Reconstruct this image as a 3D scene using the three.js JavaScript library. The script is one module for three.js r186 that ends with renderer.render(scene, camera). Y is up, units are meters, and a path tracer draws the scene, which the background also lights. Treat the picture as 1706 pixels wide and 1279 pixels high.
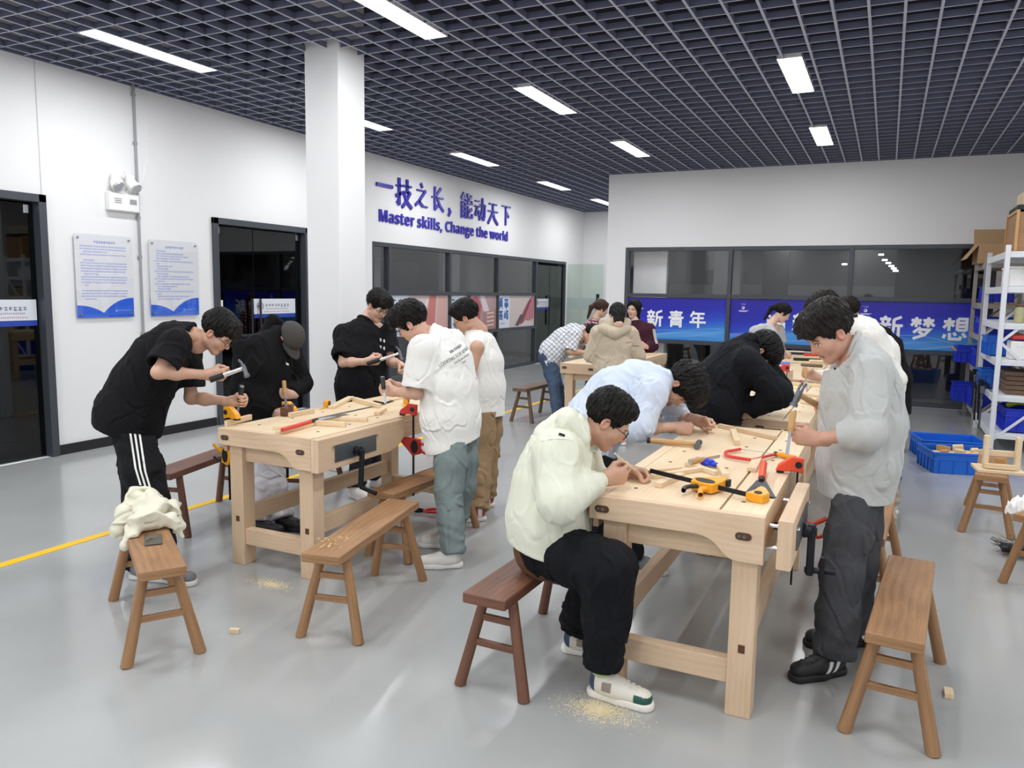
import * as THREE from 'three';
import { RoundedBoxGeometry } from 'three/addons/geometries/RoundedBoxGeometry.js';
import { TextGeometry } from 'three/addons/geometries/TextGeometry.js';
import { DecalGeometry } from 'three/addons/geometries/DecalGeometry.js';
import { FontLoader } from 'three/addons/loaders/FontLoader.js';
import { mergeGeometries } from 'three/addons/utils/BufferGeometryUtils.js';
import { RectAreaLightUniformsLib } from 'three/addons/lights/RectAreaLightUniformsLib.js';
import { createNoise2D, createNoise3D } from 'simplex-noise';

// ---------------------------------------------------------------- camera, renderer, light
const scene = new THREE.Scene();
scene.background = new THREE.Color(0x000000);
const W = 1706, H = 1279, FOCAL = 1287.02, EYE = 1.7;
const camera = new THREE.PerspectiveCamera(2 * Math.atan(H / 2 / FOCAL) * 180 / Math.PI, W / H, 0.05, 80);
camera.position.set(0, EYE, 0);
camera.rotation.set(-0.11998, 0.448726, 0.015648, 'YXZ');
camera.updateMatrixWorld(true);
const renderer = new THREE.WebGLRenderer({ antialias: true });
renderer.toneMapping = THREE.LinearToneMapping;
renderer.toneMappingExposure = 1.5;
renderer.shadowMap.enabled = true;
renderer.shadowMap.type = THREE.PCFSoftShadowMap;
RectAreaLightUniformsLib.init();
const PANEL_LIGHT = 30, PANEL_GLOW = 3;          // light of each ceiling panel, and the glow of its diffuser
const PANEL_COLOR = 0xfafbfd;

// ---------------------------------------------------------------- helpers
{ const un = THREE.BufferGeometry.prototype.toNonIndexed; THREE.BufferGeometry.prototype.toNonIndexed = function () { return this.index ? un.call(this) : this; }; }
const V = (x, y, z) => new THREE.Vector3(x, y, z);
let seedState = 7;
const rnd = () => { seedState = (seedState * 1664525 + 1013904223) >>> 0; return seedState / 4294967296; };
const rr = (a, b) => a + (b - a) * rnd();
const n2 = createNoise2D(rnd), n3 = createNoise3D(rnd);
// a point of the room from where the eye sees it: at a forward distance, or on a horizontal level
const CX = V(0, 0, 0), CY = V(0, 0, 0), CZ = V(0, 0, 0);
camera.matrixWorld.extractBasis(CX, CY, CZ);
const dirOf = (px, py) => CX.clone().multiplyScalar((px - W / 2) / FOCAL).addScaledVector(CY, -(py - H / 2) / FOCAL).addScaledVector(CZ, -1);
const at = (px, py, depth) => dirOf(px, py).multiplyScalar(depth).add(V(0, EYE, 0));
const level = (px, py, h = 0) => { const d = dirOf(px, py); return d.multiplyScalar((h - EYE) / d.y).add(V(0, EYE, 0)); };
const depthOf = (p) => -p.clone().sub(V(0, EYE, 0)).dot(CZ);
// horizontal axes of the view: right, up, toward the eye
const RX = CX.clone().setY(0).normalize(), UP = V(0, 1, 0), TW = CZ.clone().setY(0).normalize();
const rut = (r, u, t) => RX.clone().multiplyScalar(r).addScaledVector(UP, u).addScaledVector(TW, t);

const used = new Map();
function numbered(name) {
  const n = used.get(name) ?? 0; used.set(name, n + 1);
  return n ? name + '_' + String(n).padStart(3, '0') : name;
}
function shade(o) { o.traverse((c) => { if (c.isMesh) { c.castShadow = true; c.receiveShadow = true; } }); return o; }
function tag(o, label, category, group) { Object.assign(o.userData, { label, category }); if (group) o.userData.group = group; return o; }
function thing(name, label, category, pos = [0, 0, 0], turn = 0, group) {
  const o = new THREE.Group(); o.name = numbered(name); scene.add(o);
  o.position.set(...pos); o.rotation.y = turn;
  return tag(o, label, category, group);
}
function merged(geos) {
  const list = [].concat(geos).map((g) => (g.index ? g.toNonIndexed() : g));
  for (const g of list) {
    if (!g.attributes.uv) g.setAttribute('uv', new THREE.BufferAttribute(new Float32Array(g.attributes.position.count * 2), 2));
    for (const k of Object.keys(g.attributes)) if (!['position', 'normal', 'uv', 'color'].includes(k)) g.deleteAttribute(k);
  }
  if (list.some((g) => g.attributes.color) && !list.every((g) => g.attributes.color)) for (const g of list) g.deleteAttribute('color');
  return list.length === 1 ? list[0] : mergeGeometries(list);
}
function part(name, geos, mat, parent) {
  const m = new THREE.Mesh(Array.isArray(geos) ? merged(geos) : geos, mat); m.name = name; m.castShadow = m.receiveShadow = true;
  parent.add(m); return m;
}
function struct(name, geos, mat, parent = scene) {
  const m = part(parent === scene ? numbered(name) : name, geos, mat, parent);
  if (parent === scene) m.userData.kind = 'structure';
  return m;
}
function structGroup(name) { const g = new THREE.Group(); g.name = numbered(name); g.userData.kind = 'structure'; scene.add(g); return g; }
function solo(name, geos, mat, label, category, group) { return tag(part(numbered(name), geos, mat, scene), label, category, group); }
function copy(src, pos, turn, label, group) {
  const c = src.clone(); c.name = numbered(src.name.replace(/_\d{3}$/, '')); scene.add(c);
  c.userData = { ...src.userData };
  if (pos) c.position.set(...pos);
  if (turn !== undefined) c.rotation.set(0, turn, 0);
  if (label) c.userData.label = label;
  if (group) c.userData.group = group;
  return c;
}
// uv in metres, grain (u) along the longest side of the piece
function grainUV(g, axis) {
  g.computeBoundingBox(); const s = g.boundingBox.getSize(V(0, 0, 0)), L = axis ?? (s.x >= s.y && s.x >= s.z ? 0 : s.y >= s.z ? 1 : 2);
  const p = g.attributes.position, n = g.attributes.normal, uv = new Float32Array(p.count * 2), ou = rr(0, 5), ov = rr(0, 5);
  for (let i = 0; i < p.count; i++) {
    const c = [p.getX(i), p.getY(i), p.getZ(i)], a = [Math.abs(n.getX(i)), Math.abs(n.getY(i)), Math.abs(n.getZ(i))];
    const d = a[0] >= a[1] && a[0] >= a[2] ? 0 : a[1] >= a[2] ? 1 : 2, o = [0, 1, 2].filter((k) => k !== d);
    let u = o[0], w = o[1]; if (w === L) [u, w] = [w, u];
    uv[i * 2] = c[u] + ou; uv[i * 2 + 1] = c[w] + ov + d * 0.37;
  }
  g.setAttribute('uv', new THREE.BufferAttribute(uv, 2)); return g;
}
function bx(w, h, d, x, y, z, r = 0.004, axis) {
  const m = Math.min(w, h, d);
  const g = r > 0 ? new RoundedBoxGeometry(w, h, d, 1, Math.min(r, m * 0.45)) : new THREE.BoxGeometry(w, h, d);
  grainUV(g, axis); g.translate(x, y, z); return g.index ? g.toNonIndexed() : g;
}
// a bar of section w x h from a to b; h is measured along `up`
function bar(a, b, w, h, r = 0.003, up = UP) {
  const d = b.clone().sub(a), L = d.length(), g = bx(w, h, L, 0, 0, 0, r, 2);
  const z = d.normalize(); let x = up.clone().cross(z); if (x.lengthSq() < 1e-6) x = V(1, 0, 0).cross(z); x.normalize();
  const y = z.clone().cross(x);
  return g.applyMatrix4(new THREE.Matrix4().makeBasis(x, y, z).setPosition(a.clone().add(b).multiplyScalar(0.5)));
}
function rod(a, b, r1, r2 = r1, seg = 10) {
  const d = b.clone().sub(a), g = new THREE.CylinderGeometry(r2, r1, d.length(), seg, 1).toNonIndexed();
  g.applyQuaternion(new THREE.Quaternion().setFromUnitVectors(UP, d.clone().normalize()));
  return g.translate(...a.clone().add(b).multiplyScalar(0.5).toArray());
}
function tube(pts, r, seg = 24, rs = 8) { return new THREE.TubeGeometry(new THREE.CatmullRomCurve3(pts), seg, r, rs, false).toNonIndexed(); }
function ball(x, y, z, r, sx = 1, sy = 1, sz = 1, seg = 14) { return new THREE.SphereGeometry(r, seg, Math.round(seg * 0.7)).scale(sx, sy, sz).translate(x, y, z).toNonIndexed(); }
function extrude(pts, depth, bevel = 0.002) {
  const s = new THREE.Shape(pts.map((p) => new THREE.Vector2(...p)));
  return new THREE.ExtrudeGeometry(s, { depth, bevelEnabled: bevel > 0, bevelThickness: bevel, bevelSize: bevel, bevelSegments: 1, steps: 1, curveSegments: 6 }).translate(0, 0, 0);
}

// ---------------------------------------------------------------- textures and materials
function canvasTex(w, h, draw, srgb = true) {
  const c = document.createElement('canvas'); c.width = w; c.height = h; draw(c.getContext('2d'), w, h);
  const t = new THREE.CanvasTexture(c); if (srgb) t.colorSpace = THREE.SRGBColorSpace; t.magFilter = THREE.LinearFilter; t.anisotropy = 4; return t;
}
function dataTex(n, f, srgb, size = 1) {
  const d = new Uint8Array(n * n * 4);
  for (let y = 0; y < n; y++) for (let x = 0; x < n; x++) { const c = f(x / n, y / n), i = (y * n + x) * 4; d[i] = c[0]; d[i + 1] = c[1]; d[i + 2] = c[2]; d[i + 3] = 255; }
  const t = new THREE.DataTexture(d, n, n); t.wrapS = t.wrapT = THREE.RepeatWrapping; t.magFilter = t.minFilter = THREE.LinearFilter;
  if (srgb) t.colorSpace = THREE.SRGBColorSpace; t.repeat.set(1 / size, 1 / size); t.needsUpdate = true; return t;
}
const loop2 = (f, u, v) => { // tileable noise by blending
  const a = f(u, v), b = f(u - 1, v), c = f(u, v - 1), d = f(u - 1, v - 1);
  return (a * (1 - u) + b * u) * (1 - v) + (c * (1 - u) + d * u) * v;
};
const clamp8 = (x) => Math.max(0, Math.min(255, Math.round(x)));
function woodTex(c1, c2, fine, knots, off) {
  const a = new THREE.Color(c1), b = new THREE.Color(c2), A = [a.r, a.g, a.b].map((x) => x), B = [b.r, b.g, b.b];
  const lin = (x) => Math.pow(x, 1 / 2.2) * 255;
  return dataTex(512, (u, v) => {
    const w = loop2((s, t) => n2(s * 1.6 + off, t * 3 + off), u, v) * 0.018;
    let k = loop2((s, t) => 0.5 + 0.5 * Math.sin((t + w) * fine + 1.3 * n2(s * 0.6 + off, t * 5)), u, v);
    k = 0.3 * k + 0.38 * (0.5 + 0.5 * loop2((s, t) => n2(s * 5 + off, (t + w) * 90), u, v)) + 0.32 * (0.5 + 0.5 * loop2((s, t) => n2(s * 20, t * 220 + off), u, v));
    k += 0.3 * loop2((s, t) => n2(s * 2.2 + off * 2, t * 6 + off), u, v) * Math.min(1, knots - 1); const kn = loop2((s, t) => n2(s * 4 + off * 3, t * 9), u, v); if (kn > 0.82) k += (kn - 0.82) * knots;
    k = Math.max(0, Math.min(1, k));
    return [0, 1, 2].map((i) => clamp8(lin(A[i] + (B[i] - A[i]) * k)));
  }, true, 1);
}
const std = (color, roughness = 0.6, extra = {}) => new THREE.MeshStandardMaterial({ color, roughness, ...extra });
const phys = (color, roughness, extra) => new THREE.MeshPhysicalMaterial({ color, roughness, ...extra });
const pineTex = woodTex('#e6cdb0', '#d0b08d', 230, 3, 1.3), pineTex2 = woodTex('#efdcbb', '#e0c49d', 260, 2, 4.1), oakTex = woodTex('#b88c60', '#7f5b3c', 190, 2.5, 7.7), darkTex = woodTex('#87583f', '#57372a', 200, 2, 9.2), greyWoodTex = woodTex('#80664f', '#5f4937', 200, 2, 12.4);
const M = {
  wall: std('#ededed', 0.75), column: std('#eff0f1', 0.6), ceilingSlab: std('#131528', 0.95), blade: std('#686c84', 0.55), bladeLitUnder: std('#b7bac8', 0.5),
  frame: std('#4b4f56', 0.42, { metalness: 0.3 }), darkFrame: std('#3a3d43', 0.45, { metalness: 0.2 }), base: std('#1d1d20', 0.5),
  glass: phys('#ffffff', 0.02, { transmission: 1, thickness: 0, ior: 1.5 }), tint: phys('#8e989c', 0.02, { transmission: 1, thickness: 0, ior: 1.5 }),
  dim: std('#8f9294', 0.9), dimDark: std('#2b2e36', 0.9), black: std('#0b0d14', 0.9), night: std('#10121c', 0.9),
  pine: std('#ffffff', 0.55, { map: pineTex }), pineTop: std('#ffffff', 0.5, { map: pineTex2 }), strip: std('#ffffff', 0.6, { map: pineTex2 }), oak: std('#ffffff', 0.5, { map: oakTex }), dark: std('#ffffff', 0.5, { map: darkTex }), greyWood: std('#ffffff', 0.6, { map: greyWoodTex }),
  hole: std('#5a3d27', 0.9), yellow: std('#f2c21b', 0.5), iron: std('#26282d', 0.45, { metalness: 0.6 }), steel: std('#b9bcc0', 0.28, { metalness: 0.95 }), bright: std('#d9dadc', 0.22, { metalness: 0.95 }), plate: std('#6d7276', 0.4, { metalness: 0.7 }),
  amber: std('#f0a51c', 0.42), red: std('#d93a34', 0.42), orange: std('#f0542e', 0.42), rubber: std('#1b1c1f', 0.6), blackPlastic: std('#222327', 0.45), blue: std('#1f3fd6', 0.4), crate: std('#1668d2', 0.42), crateDark: std('#1a36c4', 0.42), white: std('#f1f1ee', 0.5), paper: std('#f2f2f0', 0.7), grey: std('#9a9da1', 0.5), rackWhite: std('#e3e6ea', 0.4), rackGrey: std('#a39e97', 0.5), card: std('#b89670', 0.85), chip: std('#e8cf98', 0.8), sawdust: std('#eee0bc', 0.85), handleWood: std('#c79a62', 0.5),
};

// ---------------------------------------------------------------- the room
const XA = -7.35, ZB = -13.49, XC = -4.63, ZF = -19.5, XR = 2.87, ZN = 4.2, HC = 3.787, HS = 4.35;
// the floor, one grey epoxy coat
{
  const tex = dataTex(512, (u, v) => {
    const a = loop2((s, t) => n2(s * 6 + 3, t * 6), u, v), b = loop2((s, t) => n2(s * 40, t * 40), u, v);
    const k = 172 + a * 2; return [k - 1, k + 1, k].map(clamp8);
  }, true, 4);
  const rough = dataTex(512, (u, v) => { const a = loop2((s, t) => n2(s * 5, t * 7 + 9), u, v), b = loop2((s, t) => n2(s * 60 + 2, t * 60), u, v); const k = clamp8(40 + a * 10); return [k, k, k]; }, false, 3);
  const bump = dataTex(512, (u, v) => { const a = loop2((s, t) => n2(s * 7, t * 7 + 4), u, v), b = loop2((s, t) => n2(s * 50 + 7, t * 50), u, v); const k = clamp8(128 + a * 80); return [k, k, k]; }, false, 2);
  const g = new THREE.BoxGeometry(XR - XA + 8, 0.2, ZN - ZF + 2).toNonIndexed(); grainUV(g, 0);
  g.translate((XR + XA) / 2 - 2, -0.1, (ZN + ZF) / 2);
  M.floor = phys('#ffffff', 1, { map: tex, roughnessMap: rough, bumpMap: bump, bumpScale: 0.0004, specularIntensity: 1.0 });
  struct('floor', g, M.floor);
  const y = (z0, z1) => bx(0.075, 0.003, z0 - z1, -4.735, 0.001, (z0 + z1) / 2, 0);
  const o = structGroup('floor_marking'); o.userData.label = 'yellow painted line along the floor';
  part('line', y(2.5, -5.64), M.yellow, o); part('line', y(-6.05, -13.3), M.yellow, o);
}
// walls with openings
function wallAlong(name, u0, u1, holes, place, mat = M.wall, thick = 0.22) {
  const s = new THREE.Shape([[u0, 0], [u1, 0], [u1, HS], [u0, HS]].map((p) => new THREE.Vector2(...p)));
  for (const [a, b, y0, y1] of holes) s.holes.push(new THREE.Path([[a, y0], [a, y1], [b, y1], [b, y0]].map((p) => new THREE.Vector2(...p))));
  const g = new THREE.ExtrudeGeometry(s, { depth: thick, bevelEnabled: false, steps: 1 });
  place(g); return struct(name, g, mat);
}
const D1 = [3.05, 4.85], D2 = [6.9, 8.6], WA = [10.12, 18.32], WB0 = -4.28, WB1 = 1.42, HW = 2.5;
wallAlong('wall_left', -ZN, -ZF + 0.22, [[D1[0], D1[1], 0.001, 2.54], [D2[0], D2[1], 0.001, 2.52], [WA[0], WA[1], 0.001, 2.44]], (g) => g.rotateY(Math.PI / 2).translate(XA - 0.22, 0, 0));
wallAlong('wall_back', XC, XR, [[WB0, WB1, 0.001, HW]], (g) => g.translate(0, 0, ZB - 0.22));
struct('wall_recess', bx(0.22, HS, ZB - ZF - 0.22, XC + 0.11, HS / 2, (ZB - 0.22 + ZF) / 2, 0), M.wall);
struct('wall_far', bx(XC - XA + 0.6, HS, 0.22, (XC + XA) / 2, HS / 2, ZF - 0.11, 0), M.wall);
struct('wall_right', bx(0.22, HS, ZN - ZB + 0.4, XR + 0.11, HS / 2, (ZN + ZB) / 2, 0), M.wall);
struct('wall_near', bx(XR - XA + 0.6, HS, 0.22, (XR + XA) / 2, HS / 2, ZN + 0.11, 0), M.wall);
struct('trim_1', bx(0.004, HC, 0.008, XA + 0.002, HC / 2, -4.83, 0), std('#c9cbcd', 0.8));
{ // column, with rounded arrises
  const g = new RoundedBoxGeometry(0.38, HS, 0.38, 2, 0.012); g.translate(-4.64, HS / 2, -5.84); struct('column', g, M.column);
}
{ // baseboards
  const b = (z0, z1) => bx(0.018, 0.1, z0 - z1, XA + 0.009, 0.05, (z0 + z1) / 2, 0.002);
  struct('baseboard_left', [b(-4.86, -6.88), b(-8.62, -10.1), b(2.9, -3.0)], M.base);
  struct('baseboard_back', [bx(WB0 - XC - 0.04, 0.1, 0.018, (WB0 + XC) / 2, 0.05, ZB + 0.009, 0.002)], M.base);
}
// the open-cell ceiling: every blade a slat; a dark slab above
const PANELS = [];
for (const x of [-6.15, -3.55, -0.93]) for (const z of [3.2, 0.9, -2.12, -5.16, -8.16, -11.3, -14.6, -17.6]) if (z > ZB || x < XC) PANELS.push([x - 0.002, z]);
for (const z of [0.9, -2.12, -5.16, -8.16]) PANELS.push([1.668, z]);  // added row of unseen panels, put in to brighten the right side
{
  const c = structGroup('ceiling');
  struct('slab', bx(XR - XA + 0.5, 0.12, ZN - ZF + 0.5, (XR + XA) / 2, HS + 0.06, (ZN + ZF) / 2, 0), M.ceilingSlab, c);
  const P = 0.24, hB = 0.05, t = 0.015, tA = 0.021, y = HC + hB / 2, bladeZ = new Map(), bladeX = new Map();
  const unit = (w, d) => new THREE.BoxGeometry(w, hB, d), sides = [M.blade, M.blade, M.blade, M.bladeLitUnder, M.blade, M.blade];   // floor bounce light put into the colour: sides darkened, underside paler
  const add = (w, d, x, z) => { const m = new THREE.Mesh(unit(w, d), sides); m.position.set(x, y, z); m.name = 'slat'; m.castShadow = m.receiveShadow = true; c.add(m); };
  // clear runs of a blade between the light panels it would cross
  const runs = (a, b, cuts) => { let list = [[a, b]]; for (const [p, q] of cuts) list = list.flatMap(([s, e]) => (q <= s || p >= e ? [[s, e]] : [[s, p], [q, e]].filter(([i, j]) => j - i > 0.02))); return list; };
  for (let k = -40; k < 40; k++) {
    const x = -0.504 - 0.24 * k; if (x < XA + 0.03 || x > XR - 0.03) continue;
    const z1 = x < XC ? ZF : ZB;
    const cuts = PANELS.filter(([px]) => Math.abs(px - x) < 0.1).map(([, pz]) => [pz - 0.66, pz + 0.66]);
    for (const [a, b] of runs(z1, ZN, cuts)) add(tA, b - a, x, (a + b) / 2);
  }
  for (let k = -50; k < 60; k++) {
    const z = -8.09 - 0.24 * k; if (z < ZF + 0.03 || z > ZN - 0.03) continue;
    const x1 = z > ZB ? XR : XC;
    const cuts = PANELS.filter(([, pz]) => Math.abs(pz - z) < 0.66).map(([px]) => [px - 0.112, px + 0.112]);
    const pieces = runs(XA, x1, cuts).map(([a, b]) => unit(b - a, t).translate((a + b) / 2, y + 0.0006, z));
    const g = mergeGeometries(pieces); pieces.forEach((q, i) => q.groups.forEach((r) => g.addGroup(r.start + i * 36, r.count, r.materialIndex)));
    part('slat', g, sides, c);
  }
}
{ // edge angles where the grid meets walls and column
  const c = scene.children.find((o) => o.name === 'ceiling'), y = HC + 0.024;
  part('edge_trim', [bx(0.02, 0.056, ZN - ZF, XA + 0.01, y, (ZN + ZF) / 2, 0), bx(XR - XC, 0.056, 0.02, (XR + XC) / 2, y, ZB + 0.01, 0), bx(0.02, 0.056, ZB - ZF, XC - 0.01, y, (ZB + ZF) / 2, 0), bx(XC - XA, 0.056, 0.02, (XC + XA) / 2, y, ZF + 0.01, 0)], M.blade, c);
}
{ // light panels: a metal tray, a glowing diffuser, and an area light just below it
  const glow = new THREE.MeshStandardMaterial({ color: 0xffffff, emissive: PANEL_COLOR, emissiveIntensity: PANEL_GLOW, roughness: 0.6 });
  let i = 0;
  for (const [x, z] of PANELS) {
    const row = x < -5 ? 'along left wall' : x < -2.5 ? 'over left benches' : x < 0 ? 'over right benches' : 'along right wall';
    const no = ['behind the viewer', 'above the viewer', 'nearest in view', 'first in front of viewer', 'second before viewer', 'third before viewer', 'fourth before viewer', 'deepest in the recess'][[3.2, 0.9, -2.12, -5.16, -8.16, -11.3, -14.6, -17.6].indexOf(z)];
    const o = thing('ceiling_light', `white ceiling light panel ${no} ${row}`, 'light', [x, HC, z], 0, 'ceiling light panels');
    part('tray', [bx(0.218, 0.012, 1.31, 0, 0.05, 0, 0), bx(0.006, 0.05, 1.31, -0.106, 0.03, 0, 0), bx(0.006, 0.05, 1.31, 0.106, 0.03, 0, 0), bx(0.218, 0.05, 0.006, 0, 0.03, 0.652, 0), bx(0.218, 0.05, 0.006, 0, 0.03, -0.652, 0)], M.white, o);
    part('diffuser', bx(0.2, 0.008, 1.296, 0, 0.012, 0, 0.002), glow, o);
    const l = new THREE.RectAreaLight(PANEL_COLOR, PANEL_LIGHT, 0.19, 1.28); l.position.set(x, HC + 0.004, z); l.rotation.x = -Math.PI / 2; l.name = 'panel_light'; scene.add(l); i++;
  }
}
// ---------------------------------------------------------------- glazed fronts and the rooms behind them
function pane(w, h, d, x, y, z, parent, name = 'pane', mat = M.glass) { return part(name, bx(w, h, d, x, y, z, 0), mat, parent); }
{ // back window: three bays, banner strip between two rows of panes
  const g = structGroup('window_1'), F = (n, a) => part(n, a, M.frame, g), zc = ZB - 0.06, X = [WB0, -2.44, -0.56, WB1], f = 0.065;
  const hor = (y) => bx(WB1 - WB0, f, 0.1, (WB0 + WB1) / 2, y, zc, 0.004);
  for (const y of [0.034, 0.85, 1.66, HW - 0.034]) F('rail', hor(y));
  X.forEach((x, i) => F('mullion', bx(f, HW - 0.04, 0.11, x + (i === 0 ? f / 2 : i === 3 ? -f / 2 : 0), HW / 2, zc, 0.004)));
  for (let i = 0; i < 3; i++) for (const [a, b] of [[0.06, 0.82], [0.88, 1.63], [1.69, 2.44]]) pane(X[i + 1] - X[i] - 0.06, b - a + 0.02, 0.008, (X[i] + X[i + 1]) / 2, (a + b) / 2, zc, g);
  // the room behind
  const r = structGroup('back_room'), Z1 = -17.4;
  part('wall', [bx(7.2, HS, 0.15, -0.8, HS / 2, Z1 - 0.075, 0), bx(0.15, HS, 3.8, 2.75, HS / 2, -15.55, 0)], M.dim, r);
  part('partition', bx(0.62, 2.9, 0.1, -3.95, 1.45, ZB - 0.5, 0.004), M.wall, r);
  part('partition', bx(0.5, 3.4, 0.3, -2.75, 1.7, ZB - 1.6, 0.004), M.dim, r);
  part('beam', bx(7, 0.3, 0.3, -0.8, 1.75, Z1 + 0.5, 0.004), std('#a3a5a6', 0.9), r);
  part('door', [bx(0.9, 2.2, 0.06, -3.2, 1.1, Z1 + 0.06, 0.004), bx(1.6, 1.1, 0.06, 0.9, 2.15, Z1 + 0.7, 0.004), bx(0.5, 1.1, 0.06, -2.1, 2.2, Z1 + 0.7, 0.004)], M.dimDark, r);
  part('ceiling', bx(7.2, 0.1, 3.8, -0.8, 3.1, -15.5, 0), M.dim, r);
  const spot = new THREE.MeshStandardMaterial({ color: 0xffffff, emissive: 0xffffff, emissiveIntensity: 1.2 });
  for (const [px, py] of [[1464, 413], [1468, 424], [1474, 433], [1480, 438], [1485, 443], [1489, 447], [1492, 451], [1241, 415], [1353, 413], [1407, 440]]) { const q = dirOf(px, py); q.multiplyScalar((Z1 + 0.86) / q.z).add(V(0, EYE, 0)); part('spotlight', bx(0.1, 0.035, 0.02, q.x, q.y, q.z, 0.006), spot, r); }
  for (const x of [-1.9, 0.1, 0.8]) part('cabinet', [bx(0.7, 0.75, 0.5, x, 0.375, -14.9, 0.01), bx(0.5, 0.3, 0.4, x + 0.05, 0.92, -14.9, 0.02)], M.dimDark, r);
}
{ // left window front with posters, and the glass door at its end
  const g = structGroup('window_2'), xc = XA - 0.06, f = 0.065, h = 2.44, Z = [-WA[0], -10.62, -12.58, -14.57, -16.52, -WA[1]];
  const F = (n, a) => part(n, a, M.frame, g);
  F('rail', bx(0.1, f, WA[1] - WA[0], xc, h - f / 2, -(WA[0] + WA[1]) / 2, 0.004));
  for (const y of [0.034, 0.87, 1.63]) F('rail', bx(0.1, f, 16.52 - WA[0], xc, y, -(16.52 + WA[0]) / 2, 0.004));
  for (const z of Z) F('mullion', bx(0.11, h - 0.03, f, xc, h / 2, z + (z === Z[0] ? -f / 2 : z === Z[5] ? f / 2 : 0), 0.004));
  for (let i = 0; i < 4; i++) for (const [a, b] of [[0.06, 0.84], [0.9, 1.6], [1.66, 2.38]]) pane(0.008, b - a + 0.02, Z[i] - Z[i + 1] - 0.06, xc, (a + b) / 2, (Z[i] + Z[i + 1]) / 2, g);
  const r = structGroup('left_room');
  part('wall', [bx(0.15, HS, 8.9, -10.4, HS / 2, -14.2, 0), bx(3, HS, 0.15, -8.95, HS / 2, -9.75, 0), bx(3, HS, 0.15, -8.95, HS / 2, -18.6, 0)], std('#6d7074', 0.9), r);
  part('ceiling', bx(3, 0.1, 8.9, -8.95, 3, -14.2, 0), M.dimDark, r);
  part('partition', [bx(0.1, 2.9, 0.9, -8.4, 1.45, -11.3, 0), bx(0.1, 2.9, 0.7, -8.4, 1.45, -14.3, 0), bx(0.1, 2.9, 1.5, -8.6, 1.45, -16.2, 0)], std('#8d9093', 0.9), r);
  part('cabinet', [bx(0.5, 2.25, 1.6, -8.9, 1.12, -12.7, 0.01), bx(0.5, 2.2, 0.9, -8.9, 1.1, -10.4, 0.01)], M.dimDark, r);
}
function leaf(parent, z0, z1, x = XA - 0.06, h = 2.4, name = 'door_leaf', mat = M.glass) { return part(name, bx(0.012, h, Math.abs(z0 - z1), x, h / 2 + 0.02, (z0 + z1) / 2, 0.002), mat, parent); }
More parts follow.
